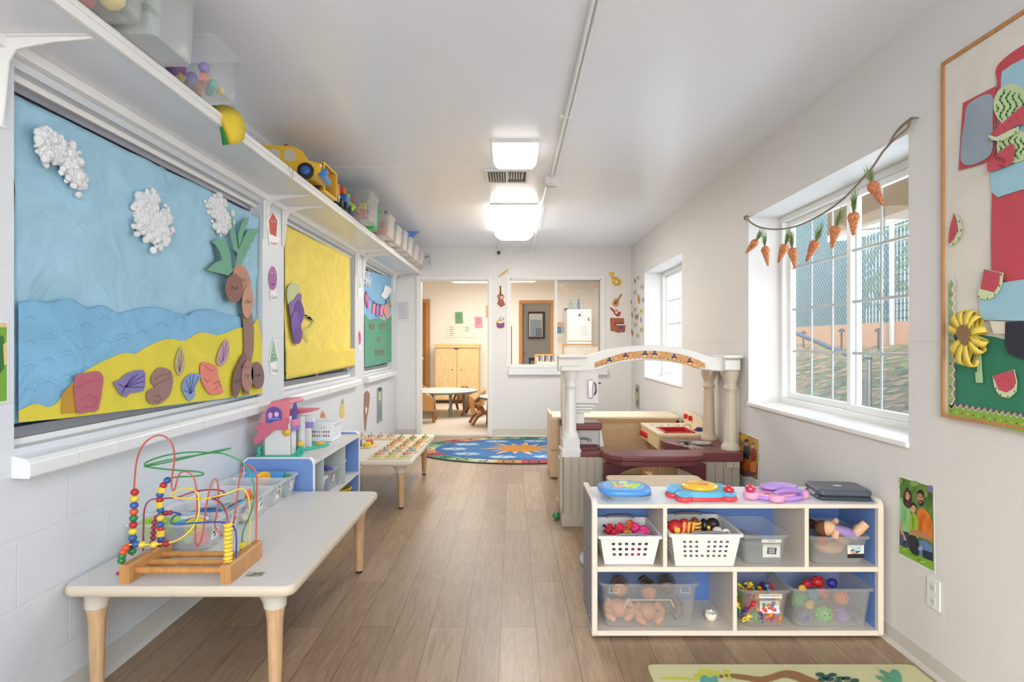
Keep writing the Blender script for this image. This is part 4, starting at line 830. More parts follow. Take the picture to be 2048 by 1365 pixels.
# lower shelf
tl = ctub('large clear tub of baby dolls on the bottom shelf, left bay', .36, .745, 2.36, 2.62, .032, .185, .14, 'D8DCDD', .018)
f = Flat(MB(), rect((.55, 2.362, .15), (1, 0, 0), (0, 0, 1))); g = clear('F4F6F6', .55)
f.line([(-.10, -.03), (-.085, 0), (.085, 0), (.10, -.03)], .004, g, .0005); f.line([(-.16, .05), (-.16, .028), (-.125, .028), (-.125, .05)], .003, g, .0005); f.line([(.16, .05), (.16, .028), (.125, .028), (.125, .05)], .003, g, .0005); f.m.build('moulded_ribs', tl)
for k, (x, y, z, s, c, hc, nm) in enumerate(((.44, 2.45, .10, 1.0, 'C98F6C', '3B231A', 'tan'), (.56, 2.44, .09, 1.0, 'B9805E', '2A1A14', 'brown'), (.645, 2.47, .10, .95, '5E4A44', '15110F', 'dark'))):
    t = thing('baby_doll', '%s plastic baby doll curled in the large bottom left tub' % nm, 'doll', (x, y, z)); sk = P(c, .55)
    MB(sk).ell((x, y, z-.02), (.045*s, .035*s, .038*s)).build('body', t)
    hd = MB(sk).ell((x+.01, y+.02, z+.055), (.034*s, .034*s, .036*s)).build('head', t); MB(P(hc, .8, kind='fuzzy')).ell((x+.012, y+.028, z+.066), (.038*s, .036*s, .034*s)).build('hair', t)
    for sx in (-1, 1):
        MB(sk).tube([(x+sx*.035*s, y, z+.01), (x+sx*.055*s, y-.025, z-.01), (x+sx*.03*s, y-.045, z-.015)], [.016, .014, .010], 10).build('arm', t)
        MB(sk).tube([(x+sx*.025*s, y-.01, z-.035), (x+sx*.045*s, y-.04, z-.03), (x+sx*.02*s, y-.055, z-.045)], [.020, .018, .012], 10).build('leg', t)
toy('toy_shoe', 'dark pointed doll shoe sticking up out of the large bottom left tub', 'doll shoe', P('231814', .5), lambda m: m.prism([(.52, 2.42, .205), (.545, 2.42, .222), (.585, 2.43, .19), (.57, 2.44, .175)], (0, .02, 0)), bevel=.004)
m = MB(P('E6E0D4', .35)); n = 16; L = []
for a in range(7):
    t_ = -PI/2+a*.33; L.append([Vector((.822+.024*math.cos(t_)*math.cos(2*PI*i/n), 2.44+.024*math.cos(t_)*math.sin(2*PI*i/n), .055+.024*math.sin(t_)+(.007*(i % 2)-.003 if a == 6 else 0))) for i in range(n)])
m.loft(L, True, False); tag(m.build('eggshell_toy', solid=.002), 'white cracked plastic eggshell half alone on the bottom shelf', 'toy egg')
tm = ctub('narrow clear tub of small coloured monkeys on the bottom shelf, middle', .925, 1.112, 2.36, 2.60, .032, .16, .16, 'D6D2CE', .02)
sticker(tm, rect((1.035, 2.363, .165), (1, 0, 0), (0, 0, 1)), .092, .016, [], txt='MONKEY BUILDERS', name='name_strip')
sticker(tm, rect((1.035, 2.371, .118), (1, 0, 0), (0, .12, .99)), .078, .048, ['C93A2E', 'E3B52E', '2E6B3E', '5A2E7A', 'D8702E', 'B02050'], seed=9)
tr = ctub('wide clear tub of soft figures on the bottom shelf, right bay', 1.125, 1.445, 2.36, 2.62, .032, .165, .18, 'DEE0DE', .018)
MK = [('yellow', YEL), ('blue', LBLU), ('orange', P('E58A2E', .35)), ('red', RED), ('purple', P('5A2A78', .35)), ('green', P('2F9A4E', .35))]
protos = {}
for nm, mt in MK:
    m = MB(mt); m.ell((0, 0, .012), (.008, .007, .012), 10, 8); m.ell((0, 0, .031), (.009, .009, .009), 10, 8); m.ell((-.010, 0, .033), (.004, .003, .004), 6, 5); m.ell((.010, 0, .033), (.004, .003, .004), 6, 5)
    for s_ in (-1, 1): m.tube([(s_*.006, 0, .020), (s_*.017, 0, .026), (s_*.021, 0, .016)], .0035, 6, 2); m.tube([(s_*.005, 0, .005), (s_*.015, 0, -.004), (s_*.020, 0, .006)], .0038, 6, 2)
    protos[nm] = m
first = {}
for k in range(60):
    nm = MK[(k*5+k//7) % 6][0]; lay = k//15; i = k % 15; x, y, z = .955+.032*(i % 5)+R.uniform(-.006, .006), 2.40+.055*(i//5)+R.uniform(-.01, .01), .045+.026*lay
    if lay == 3: y = min(y, 2.5)
    lb, gr = '%s interlocking toy monkey among the heap in the monkey tub' % nm, '%s monkeys in the monkey tub' % nm
    if nm not in first: first[nm] = tag(protos[nm].build('toy_monkey'), lb, 'toy monkey', gr); o = first[nm]; o.location = (x, y, z); o.rotation_euler = (R.uniform(-1, 1), 0, R.uniform(0, 6))
    else: dup(first[nm], (x, y, z), rot=(R.uniform(-1.3, 1.3), R.uniform(-1, 1), R.uniform(0, 6)))
for nm, x, y, z, r, c in (('green bumpy', 1.27, 2.405, .075, .034, '5DB04A'), ('violet', 1.35, 2.41, .07, .032, '7A62A8'), ('black and purple', 1.405, 2.42, .07, .028, '4A3A58'), ('orange', 1.365, 2.45, .12, .03, 'E07A44'), ('green', 1.19, 2.45, .115, .035, '3C9A5A'), ('dark blue', 1.185, 2.40, .07, .028, '4A4A80'), ('teal', 1.26, 2.47, .12, .028, '3F8FA0'), ('tan', 1.215, 2.41, .11, .02, 'C9A25A'), ('pink', 1.30, 2.47, .13, .026, 'C05A70'), ('red round', 1.285, 2.48, .175, .026, 'B3201E'), ('yellow twin-lobed', 1.20, 2.44, .165, .015, 'E8B830'), ('dark violet', 1.345, 2.48, .170, .022, '2E2A88'), ('crimson', 1.24, 2.48, .165, .022, 'A8203A')):
    def cr(m):
        m.ell((x, y, z), (r, r*.9, r*.85), 12, 9)
        for q in range(8): a = q*PI/4; m.ell((x+r*.9*math.cos(a), y-.1*r, z+r*.8*math.sin(a)), r*.22, 8, 6)
        m.use(DARK); m.ell((x-r*.3, y-r*.85, z+r*.2), r*.1, 6, 5); m.ell((x+r*.3, y-r*.85, z+r*.2), r*.1, 6, 5)
    toy('soft_creature', '%s soft plastic creature in the wide bottom right tub' % nm, 'toy creature', P(c, .45), cr)
# toys on the cabinet top
z = .536
t = thing('learning_toy', 'round blue electronic toy with grey base on the cabinet top, leftmost', 'electronic toy', (.47, 2.47, z))
def se(cx, cy, w, d, z, n=28, p=.7): return [Vector((cx+w*math.copysign(abs(math.cos(a))**p, math.cos(a)), cy+d*math.copysign(abs(math.sin(a))**p, math.sin(a)), z)) for a in [2*PI*i/n for i in range(n)]]
MB(P('8F9BA8', .4)).loft([se(.485, 2.465, .085, .075, z+q, p=.6) for q in (.0, .004)]+[se(.48, 2.465, .098, .088, z+.022, p=.65)]).build('base', t)
b_ = MB(P('4E93D8', .3)).loft([se(.468, 2.47, w, d, z+q, p=.75) for q, w, d in ((.022, .100, .092), (.028, .108, .10), (.040, .108, .10), (.046, .100, .092))]).build('rim', t)
MB(P('7FB4E2', .3)).loft([se(.468, 2.47, w, d, z+q, p=.85) for q, w, d in ((.046, .085, .078), (.050, .080, .072))]).build('playfield', t)
for x, y, r, c in ((.44, 2.44, .02, 'E5A98F'), (.49, 2.45, .03, 'C9D66A'), (.515, 2.47, .022, 'A9CE5A'), (.47, 2.50, .02, 'D8E2A8'), (.43, 2.49, .014, 'B7C65A'), (.50, 2.42, .012, 'B9D44A')): MB(P(c, .35)).lathe([(r, 0), (r*.9, .004), (r*.4, .006)], (x, y, z+.050)).build('button', t)
t = thing('learning_toy', 'star shaped toy with yellow dome lid, blue lobes and red base on the cabinet', 'electronic toy', (.79, 2.46, z))
def lobes(x, y, r, z0, z1, c, name, root, e=.006): return MB(P(c, .3)).lathe([(r-e, z0), (r, z0+e), (r, z1-e), (r-e, z1)], (x, y, z)).build(name, root)
MB(P('D8454C', .3)).loft([se(.79, 2.46, .095, .075, z+q) for q in (.002, .018)]).build('base', t); MB(P('59B3DC', .3)).loft([se(.79, 2.46, .098, .078, z+q) for q in (.018, .038)]).build('body', t, bevel=.003)
for x, y in ((.70, 2.40), (.885, 2.41), (.70, 2.53), (.88, 2.53), (.675, 2.47)): lobes(x, y, .034, .0, .020, 'D8454C', 'lobe_base', t); lobes(x, y, .034, .020, .036, '59B3DC', 'lobe', t, .008)
MB(P('EBB62F', .25, coat=.5)).ell((.785, 2.47, z+.044), (.078, .066, .020), 28, 10).build('lid', t); MB(P('C98F6A', .5)).ell((.79, 2.44, z+.061), (.022, .014, .002)).build('face_print', t)
MB(P('C4202A', .15, coat=1)).ell((.885, 2.41, z+.044), (.022, .022, .018)).build('dome_button', t)
t = thing('learning_toy', 'lilac and pink laptop shaped toy with red dome button on the cabinet', 'electronic toy', (1.08, 2.47, z)); PK = P('E3A0C4', .3); LI = P('B48FD6', .3)
MB(LI).loft([se(1.10, 2.46, w, d, z+q, p=.8) for q, w, d in ((0, .09, .07), (.004, .10, .08), (.018, .108, .088), (.022, .10, .08))]).build('base', t)
for x, y in ((.985, 2.43), (1.20, 2.45), (1.07, 2.385)): MB(PK).lathe([(.026, .003), (.032, .010), (.032, .024), (.026, .030)], (x, y, z)).build('lobe', t)
MB(PK).loft([se(1.08, 2.44, w, d, z+q) for q, w, d in ((.022, .085, .055), (.028, .085, .055))]).build('keyboard', t)
MB(LI).ell((1.12, 2.48, z+.040), (.082, .05, .016), 24, 8).build('lid', t); MB(P('A27BC9', .3)).tube([(1.07, 2.40, z+.028), (1.09, 2.395, z+.042), (1.13, 2.395, z+.044), (1.17, 2.40, z+.040), (1.18, 2.41, z+.026)], .010, 10).build('carry_handle', t)
MB(P('C8285C', .15, coat=1)).ell((.985, 2.44, z+.040), (.021, .021, .018)).build('dome_button', t)
for k in range(6): MB(P('A8283A', .3)).ell((1.03+k*.011, 2.398, z+.029), .004, 8, 6).build('key', t)
t = thing('plastic_case', 'flat dark slate hinged plastic case on the cabinet top, rightmost', 'case', (1.36, 2.48, z)); M_ = Matrix.Translation((1.365, 2.475, z)) @ Matrix.Rotation(-.12, 4, 'Z')
for nm, z0, z1, c in (('case_bottom', .0, .018, '343C46'), ('case_lid', .019, .044, '48525E')):
    m = MB(P(c, .35)); m.M = M_; m.loft([rrect(0, 0, .21-e*2, .165-e*2, .02, q) for q, e in ((z0, .006), (z0+.004, 0), (z1-.006, 0), (z1, .006))], smooth=False); m.build(nm, t, bevel=.002)
m = MB(P('D5D7D8', .3)); m.M = M_; m.ell((0, 0.0, .0445), (.018, .013, .001)); m.build('emblem', t); m = MB(P('9EA6AC', .3)); m.M = M_; m.box((-.105, -.01, .020), (.008, .05, .012)); m.build('latch', t)
# ================================================================ small wooden table behind the cabinet
t = thing('small_table', 'light wood small table on a grey disc base behind the white toy cabinet', 'table', (.75, 3.0, 0))
MB(P('DCC3A0', .4, kind='woodx')).loft([rrect(.753, 2.955, .495-e, .49-e, .03, z_) for z_, e in ((.435, .006), (.44, 0), (.458, 0), (.462, .006))], smooth=False).build('tabletop', t)
for x, y in ((.605, 3.18), ): MB(P('9AA3A8', .4)).lathe([(.24, 0), (.245, .006), (.235, .014), (.05, .02)], (x, y, 0), n=40).build('disc_base', t); MB(P('5C6468', .4)).cyl((x+.04, y-.07, .012), (x+.05, y-.09, .436), .025).build('post', t)
# ================================================================ play kitchen set
KX, KY = .9, 3.95; t = thing('play_kitchen', 'plastic play kitchen with white arch, pillars and maroon counters behind the cabinet', 'play kitchen', (KX, KY, 0))
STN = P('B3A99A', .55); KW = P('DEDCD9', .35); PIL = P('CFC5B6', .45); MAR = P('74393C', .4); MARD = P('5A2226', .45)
def block(x0, x1, y0, y1, zt_, name):
    m = MB(STN); n = max(3, round((x1-x0)/.055)); w = (x1-x0)/n
    for k in range(n): m.bx(x0+k*w+.0025, x0+(k+1)*w-.0025, y0, y0+.02, .07, zt_)
    m.bx(x0+.001, x1-.001, y0+.006, y1, .0, zt_); m.bx(x0-.012, x1+.006, y0-.012, y1, 0, .075); return m.build(name, t, bevel=.003)
block(.330, .585, 3.79, 4.22, .444, 'left_block'); block(1.20, 1.470, 3.80, 4.28, .415, 'right_block')
m = MB(P('C2B7A4', .5)).bx(.318, .330, 3.85, 4.10, .06, .40).bx(.312, .330, 3.83, 3.86, .10, .46); m.build('side_door', t, bevel=.003)
MB(P('BEB4A2', .5)).bx(1.375, 1.462, 3.785, 3.80, .375, .415).build('latch_cover', t, bevel=.003); MB(METAL).cyl((1.42, 3.785, .395), (1.42, 3.781, .395), .005, n=8).build('screw', t)
c_ = MB(MAR); c_.bx(.44, .60, 3.79, 4.22, .444, .474); c_.build('left_counter', t, bevel=.006, seg=3)
MB(MAR).prism([(1.19, 3.78, .415), (1.485, 3.78, .415), (1.485, 4.36, .415), (1.14, 4.36, .415), (1.085, 4.30, .415), (1.09, 4.20, .415), (1.19, 4.00, .415)], (0, 0, .06)).build('right_counter', t, bevel=.008, seg=3)
m = MB(P('2F1618', .5)).bx(1.17, 1.24, 4.14, 4.20, .4745, .476); m.bx(1.26, 1.38, 4.02, 4.1, .4745, .476); m.build('stove_recess', t)
for k in range(3): MB(P('CFC5BC', .5)).prism([(1.165+k*.03, 4.12, .4755), (1.175+k*.03, 4.12, .4755), (1.215+k*.03, 3.93, .4755), (1.205+k*.03, 3.93, .4755)], (0, 0, .003)).build('stove_stripe', t)
# bulging bar
bar = [(.56, 3.74), (.565, 3.64), (.59, 3.57), (.66, 3.53), (.78, 3.51), (.97, 3.51), (1.09, 3.53), (1.16, 3.57), (1.185, 3.64), (1.19, 3.74)]
MB(MAR).prism([(x, y, .468) for x, y in bar], (0, 0, .034)).build('bar_counter', t, bevel=.008, seg=3)
MB(MAR).prism([(x+(.018 if x < .6 else -.018 if x > 1.15 else 0), y+.012, .436) for x, y in bar], (0, 0, .032)).build('bar_lip', t, bevel=.006)
pts = [(.565, .44), (1.185, .44), (1.185, .26), (1.12, .26), (1.115, .31)]+[(.875+.24*math.cos(a), .31+.105*math.sin(a)) for a in [k*PI/12 for k in range(0, 13)]]+[(.635, .31), (.63, .0), (.565, .0)]
pts = [(.565, .44), (1.185, .44), (1.185, 0), (1.152, 0), (1.15, .30)]+[(.875+.275*math.cos(a), .30+.130*math.sin(a)) for a in [k*PI/12 for k in range(1, 12)]]+[(.60, .30), (.598, .0), (.565, .0)]
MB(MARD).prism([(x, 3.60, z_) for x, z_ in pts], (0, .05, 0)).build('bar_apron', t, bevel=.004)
def pillar(x, y, z0, z1, r, mat, sq=False):
    m = MB(mat); H = z1-z0
    if sq: m.bx(x-.062, x+.062, y-.062, y+.062, z0, z0+.045); m.bx(x-.055, x+.055, y-.055, y+.055, z0+.045, z0+.115); zb_ = z0+.115
    else: zb_ = z0
    h = z1-zb_; prof = [(r*1.35, 0), (r*1.38, .03*h), (r*1.25, .06*h), (r*1.12, .075*h), (r*1.05, .09*h), (r, .12*h), (r*.84, .70*h), (r*.82, .74*h), (r*1.0, .755*h), (r*1.0, .79*h), (r*.82, .80*h), (r*.88, .85*h), (r*1.25, .93*h), (r*1.3, h)]
    n = 32; L = []
    for rr, zz in prof:
        fl = .11*h < zz < .75*h
        L.append([Vector((x+rr*(1-.06*(fl and i % 4 == 0))*math.cos(2*PI*i/n), y+rr*(1-.06*(fl and i % 4 == 0))*math.sin(2*PI*i/n), zb_+zz)) for i in range(n)])
    m.loft(L); return m.build('pillar', t)
pillar(.383, 3.86, .444, 1.00, .038, KW, True); pillar(1.445, 3.90, .475, 1.00, .044, PIL); pillar(1.435, 4.30, .475, .98, .042, P('C6B49C', .5))
# arch beam across the front
top = [(1116, 712), (1165, 713), (1198, 705), (1225, 698), (1262, 693), (1300, 691), (1340, 693), (1378, 700), (1408, 710), (1425, 714), (1482, 714)]
bot = [(1482, 741), (1438, 743), (1418, 741), (1400, 738), (1375, 730), (1340, 724), (1292, 721), (1245, 726), (1210, 736), (1186, 743), (1116, 743)]
ft = onback(3.84); outl = spl([q for q in top], 3, False)+spl([q for q in bot], 3, False)
MB(KW).prism([ft(a, b) for a, b in outl], (0, .10, 0)).build('arch_beam', t, bevel=.008, seg=3)
f = Flat(MB(), ft); up = spl([(1189, 726), (1215, 716), (1250, 706), (1290, 702), (1330, 704), (1370, 711), (1400, 722), (1410, 727)], 4, False); lo = spl([(1410, 737), (1380, 732), (1340, 722), (1290, 717), (1250, 720), (1215, 729), (1189, 736)], 4, False)
BORD = speckle(['C98A5A', 'D69A62', 'B98A5C', 'CF7F50', 'A9A868', 'D8A878', 'C47A4A', 'B7A05A'], 90, .6, 'fruit_print', 0)
f.poly(up+lo, BORD, .002, .001)
for px, py in ((1219, 720), (1251, 711), (1290, 707), (1309, 707), (1348, 713), (1379, 722)):
    for dx, dy in ((-3, 2), (3, 2), (0, -3), (0, 1)): f.ell(px+dx, py+dy, 2.6, 2.2, P('2B2F6A', .5), .0034, n=8)
    f.ell(px, py+5, 3, 2.5, P('E3B060', .5), .0036, n=8)
for k in range(26): f.ell(1195+k*8.3, 733-17*math.sin(PI*(k+.5)/26)**.8+R.uniform(-1, 1), 1.3, 1.2, P(R.choice(['B8343A', '5E7A3A', '7A3A2A', '3A5A4A']), .5), .0032, n=6)
f.m.build('fruit_border', t)
MB(KW).bx(.315, .455, 3.80, 3.93, .995, 1.03).build('capital', t, bevel=.008); MB(KW).bx(.300, .49, 3.79, 3.95, 1.08, 1.10).build('capital', t, bevel=.008)
m = MB(KW); m.bx(1.375, 1.478, 3.81, 3.98, 1.0, 1.07); m.build('capital', t, bevel=.008); MB(KW).bx(1.36, 1.488, 3.79, 4.0, 1.08, 1.10).build('capital', t, bevel=.006)
# side arch linking the right pillars
pts = [(3.88, 1.08), (4.34, 1.08), (4.34, .93), (4.31, .90)]+[(4.10+.17*math.cos(a), .82+.17*math.sin(a)) for a in [k*PI/12 for k in range(0, 13)]]+[(3.88, .86)]
MB(PIL).prism([(1.42, y, z_) for y, z_ in pts], (.035, 0, 0)).build('side_arch', t, bevel=.004)
# left tower: oven unit, shelf, sink
m = MB(KW).bx(.345, .445, 4.02, 4.20, .444, 1.05); m.build('tower_back', t, bevel=.006)
m = MB(KW).bx(.40, .585, 3.98, 4.16, .765, .985); m.build('oven_box', t, bevel=.01, seg=3)
for k, (a, z_) in enumerate(((.56, .745), (.545, .725), (.53, .705))): MB(KW).bx(.40, a, 3.985, 4.15, z_, z_+.018).build('oven_step', t, bevel=.004)
MB(KW).bx(.40, .49, 4.0, 4.14, .63, .705).build('tower_neck', t, bevel=.005)
MB(P('B9BCC0', .15, 1)).bx(.512, .545, 3.968, 3.980, .805, .93).build('oven_window', t, bevel=.004); MB(P('6A6D72', .3, 1)).tube([(.555, 3.975, .83), (.562, 3.955, .85), (.562, 3.955, .89), (.555, 3.975, .91)], .005, 8).build('oven_handle', t)
MB(DARK).cyl((.585, 4.0, .905), (.602, 4.0, .905), .005, n=8).build('hinge_pin', t)
MB(MAR).bx(.42, .612, 4.0, 4.20, .585, .635).build('upper_shelf', t, bevel=.012, seg=3)
MB(P('C5C2BF', .45)).bx(.42, .60, 4.06, 4.20, .474, .585).build('splashback', t, bevel=.004); MB(KW).prism([(.60, 4.04, .47), (.63, 4.04, .47), (.61, 4.04, .585), (.60, 4.04, .585)], (0, .16, 0)).build('side_fin', t)
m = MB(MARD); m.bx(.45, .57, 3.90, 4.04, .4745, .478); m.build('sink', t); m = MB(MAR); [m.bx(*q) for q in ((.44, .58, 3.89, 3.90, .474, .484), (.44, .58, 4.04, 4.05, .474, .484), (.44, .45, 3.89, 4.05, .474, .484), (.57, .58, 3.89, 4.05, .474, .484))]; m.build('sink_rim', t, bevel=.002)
MB(P('A9ABAF', .35, .7)).tube([(.46, 4.05, .50), (.47, 4.03, .525), (.50, 4.0, .53), (.525, 3.98, .525)], .008, 8).cyl((.525, 3.98, .53), (.525, 3.98, .51), .012).build('tap', t)
MB(MAR).bx(.330, .343, 4.10, 4.20, .60, .65).build('side_hook', t, bevel=.003)
m = MB(P('3B3B3E', .4, .5)); m.tube([(1.20, 4.12, .481), (1.215, 4.08, .489), (1.19, 4.06, .486)], .006, 6); m.tube([(1.225, 4.15, .480), (1.185, 4.11, .487), (1.21, 4.05, .482)], .005, 6); m.use(METAL).tube([(1.18, 4.13, .490), (1.21, 4.10, .494), (1.235, 4.08, .489)], .005, 6); m.ell((1.2, 4.1, .482), (.03, .03, .006))
tag(m.build('toy_whisk'), 'tangled dark and silver toy utensil on the right maroon counter', 'toy utensil')
tag(MB(P('B9AFA3', .5)).prism([(1.245, 4.10, .477), (1.27, 4.13, .477), (1.36, 4.13, .477), (1.385, 4.09, .477), (1.36, 4.05, .477), (1.27, 4.05, .477)], (0, 0, .016)).build('toy_knife', bevel=.006), 'flat beige toy pan lying on the right maroon counter', 'toy utensil')
m = MB(GRN)
for k in range(4): m.lathe([(.010, 0), (.024, .003), (.024, .009), (.010, .012)], (.300-.004*k, 3.93-.006*k+.014*k, .027), axis=(.6, -.8, 0))
tag(m.build('toy_spool'), 'dark green ridged toy spool on the floor beside the play kitchen', 'toy')
# ================================================================ play stove (wood, red sink)
SW = P('D9B98C', .4, kind='wood'); t = thing('play_stove', 'small wooden play stove and sink with red basin against the right wall', 'play stove', (1.29, 4.7, 0))
x0, x1, y0, y1 = 1.09, 1.475, 4.41, 5.01
MB(SW).bx(x0+.02, x1, y0+.01, y0+.026, 0, .48).build('side_panel', t); MB(SW).bx(x0+.02, x1, y1-.026, y1-.01, 0, .48).build('side_panel', t); MB(SW).bx(x0+.03, x1, y0+.3, y0+.312, .0, .38).build('divider', t)
MB(SW).bx(x0+.03, x1, y0+.026, y1-.026, .08, .094).build('shelf', t)
tp_ = MB(P('E5D3B2', .35)); tp_.bx(x0, 1.16, y0, y1, .48, .50); tp_.bx(1.16, 1.37, y0, 4.45, .48, .50); tp_.bx(1.16, 1.37, 4.70, y1, .48, .50); tp_.bx(1.37, x1, y0, y1, .48, .50); tp_.build('top_board', t, bevel=.003)
m = MB(P('B41F1F', .3)); m.bx(1.15, 1.38, 4.44, 4.455, .495, .508).bx(1.15, 1.38, 4.70, 4.715, .495, .508).bx(1.15, 1.165, 4.44, 4.715, .495, .508).bx(1.365, 1.38, 4.44, 4.715, .495, .508)
m.bx(1.165, 1.365, 4.455, 4.70, .43, .436).bx(1.16, 1.166, 4.45, 4.70, .43, .5).bx(1.364, 1.37, 4.45, 4.70, .43, .5).bx(1.16, 1.37, 4.695, 4.70, .43, .5).bx(1.16, 1.37, 4.45, 4.455, .43, .5); m.build('basin', t, bevel=.003)
MB(P('E3C99F', .4)).bx(x0+.004, x0+.018, y0+.01, y1-.01, .38, .48).build('knob_panel', t)
for y in (4.78, 4.85, 4.92): MB(P('C4202A', .3)).cyl((x0+.004, y, .43), (x0-.018, y, .43), .020).box((x0-.02, y, .43), (.01, .008, .036)).build('knob', t)
for y, x in ((4.86, 1.19), (4.86, 1.33)):
    m = MB(P('4A4A4A', .5))
    for k in range(16): a = k*PI/8; m.box((x+.045*math.cos(a), y+.055*math.sin(a), .5008), (.006, .010, .0015))
    m.build('burner_ring', t)
bs = MB(P('E8D6B6', .4)).prism([(1.462, y0+.02, .50), (1.462, y1, .50), (1.462, y1, .605), (1.462, 4.62, .60), (1.462, y0+.02, .52)], (.013, 0, 0)).build('splashback', t)
for y in (4.93, 4.80): MB(P('C4202A', .3)).cyl((1.462, y, .565), (1.445, y, .565), .021).box((1.44, y, .565), (.01, .008, .04)).build('knob', bs)
MB(P('D9C9A4', .4)).tube([(1.40, 4.60, .50), (1.39, 4.60, .535), (1.36, 4.60, .545), (1.335, 4.60, .535)], .008, 8).build('tap', t); MB(P('A8262A', .3)).cyl((1.42, 4.56, .50), (1.42, 4.56, .515), .014).build('tap_knob', t)
toy('toy_block', 'small navy blue toy block beside the play stove tap', 'toy block', P('2A2A78', .4), lambda m: m.box((1.435, 4.53, .515), (.04, .03, .03)), bevel=.003)
toy('toy_bottle', 'pale red striped toy bottle on the low shelf of the play stove', 'toy', P('C9666A', .5), lambda m: m.lathe([(.03, 0), (.03, .12), (.012, .15), (.012, .17)], (1.19, 4.52, .094)))
toy('toy_jug', 'yellow ochre toy jug on the low shelf of the play stove', 'toy', P('C99A35', .4), lambda m: m.lathe([(.03, 0), (.036, .05), (.025, .10), (.03, .12)], (1.30, 4.52, .094)))
# ================================================================ low wooden bookcase behind
t = thing('low_bookcase', 'low light wood bookcase with its plain back towards the camera, before rear right corner', 'bookcase', (.9, 5.35, 0)); PLY = P('C9A981', .5, kind='woodx'); MAP = P('E0CBA8', .4, kind='wood')
for x in (.33, 1.455): MB(MAP).bx(x, x+.02, 5.14, 5.55, .03, .56 if x < .5 else .53).build('side_panel', t, bevel=.003)
MB(P('CDB392', .45)).bx(.333, .425, 5.125, 5.14, .01, .515).build('corner_post', t, bevel=.002)
m = MB(P('A98F70', .5)).bx(.40, .412, 5.118, 5.126, .01, .51); m.bx(.335, .43, 5.118, 5.126, .24, .255); m.build('post_trim', t)
MB(P('E6D3B4', .35)).bx(.35, 1.47, 5.14, 5.56, .515, .535).build('top_board', t, bevel=.004)
MB(PLY).bx(.42, 1.456, 5.15, 5.158, .03, .49).build('back_panel', t)
m = MB(P('B28E66', .5)).bx(.42, 1.456, 5.138, 5.15, .485, .515).bx(.42, 1.456, 5.138, 5.15, .18, .20).bx(1.43, 1.456, 5.138, 5.15, .03, .50); m.build('back_frame', t)
MB(MAP).bx(.35, 1.456, 5.16, 5.54, .03, .05).build('shelf', t); MB(MAP).bx(.35, 1.456, 5.16, 5.54, .27, .285).build('shelf', t)
for x in (.35, 1.44): MB(DARK).cyl((x+.01, 5.2, 0), (x+.01, 5.2, .03), .015).cyl((x+.01, 5.5, 0), (x+.01, 5.5, .03), .015).build('foot', t)
# ================================================================ beach mural in the first left window
def cut(name, parent, f, pts, mat, h, t=.0015, sm=0, lines=(), lw_=1.2, lm=None, label=None, fills=()):
    """a cut paper piece: outline in the picture frame of the surface, drawn lines on top"""
    F_ = Flat(MB(), f); p = spl(pts, sm) if sm else pts; F_.poly(p, mat, h, t)
    for q, c in fills: F_.poly(q, c, h+t+.0003, 0)
    for q in lines: F_.line(q, lw_, lm or INK, h+t+.0006)
    return F_.m.build(name, parent, label=label)
g = onleft(-1.468)
t = thing('beach_mural', 'large blue paper beach mural with palm tree and shells in the near left window', 'mural', (-1.468, 2.5, .9))
SKY = P('9AC2D5', .8, kind='crumpled'); SEA = P('7BAFD0', .8, kind='crumpled'); SAND = P('D8C83F', .8, kind='paper')
ytop = lambda x: 186+(x-30)*(420-186)/(490-30)
# crumpled sky paper as a fine grid
def crumple(name, parent, f, x0, x1, yt, yb, mat, h, nx=50, ny=34, amp=.006, seed=3, edge=None):
    q = random.Random(seed); import mathutils
    vs = []; 
    Ya, Yb = F/(1024-x0), F/(1024-x1)
    for j in range(ny+1):
        for i in range(nx+1):
            px = 1024-F/(Ya+(Yb-Ya)*i/nx); py = yt(px)+(yb(px)-yt(px))*j/ny; base = f(px, py, 0)
            n = mathutils.noise.fractal(Vector((base.y*2.4+seed, base.z*2.4, seed)), .9, 2.0, 4); n2 = abs(mathutils.noise.noise(Vector((base.y*4+base.z*2.2, base.z*3.5-base.y*2, seed+5))))
            vs.append(f(px, py, h+amp*(.8*n-.8*n2)))
    m = MB(mat); m.add(vs, [(j*(nx+1)+i, j*(nx+1)+i+1, (j+1)*(nx+1)+i+1, (j+1)*(nx+1)+i) for j in range(ny) for i in range(nx)], True)
    return m.build(name, parent, solid=.0008)
crumple('sky_paper', t, g, 29, 518, lambda x: ytop(x) if x < 490 else 420+(x-490)*.5, lambda x: 848-(x-29)*(848-792)/489, SKY, .0, nx=90, ny=56, seed=2, amp=.020)
wave = [(30, 606), (60, 601), (90, 607), (135, 598), (168, 618), (200, 611), (230, 628), (262, 618), (305, 614), (345, 626), (372, 632), (385, 622), (420, 620), (450, 630), (478, 634)]
sea = spl(wave, 4, False)+[(478, 668), (430, 684), (380, 690), (300, 720), (200, 740), (170, 800), (30, 838)]
WL_ = [[(40+38*k+8*a/6*3, 640+14*((k*7+r_*5) % 4)+r_*34-7*math.sin(a/6*PI)) for a in range(7)] for r_ in range(4) for k in range(10-r_*2) if 640+r_*34 < 790-(40+38*k)*.25]
cut('sea_paper', t, g, sea, SEA, .010, .001, lines=WL_+[wave], lw_=.9, lm=P('5A93BD', .8))
sand = spl([(28, 822), (60, 808), (85, 815), (105, 806), (125, 780), (150, 752), (175, 735), (200, 722), (240, 706), (262, 708), (290, 692), (330, 678), (362, 682), (395, 665), (430, 671), (470, 657), (500, 652)], 3, False)+[(512, 636), (519, 690), (519, 788), (300, 815), (110, 838), (28, 845)]
cut('sand_paper', t, g, sand, SAND, .014, .001)
COT = P('F8F8FA', .95, kind='fuzzy')
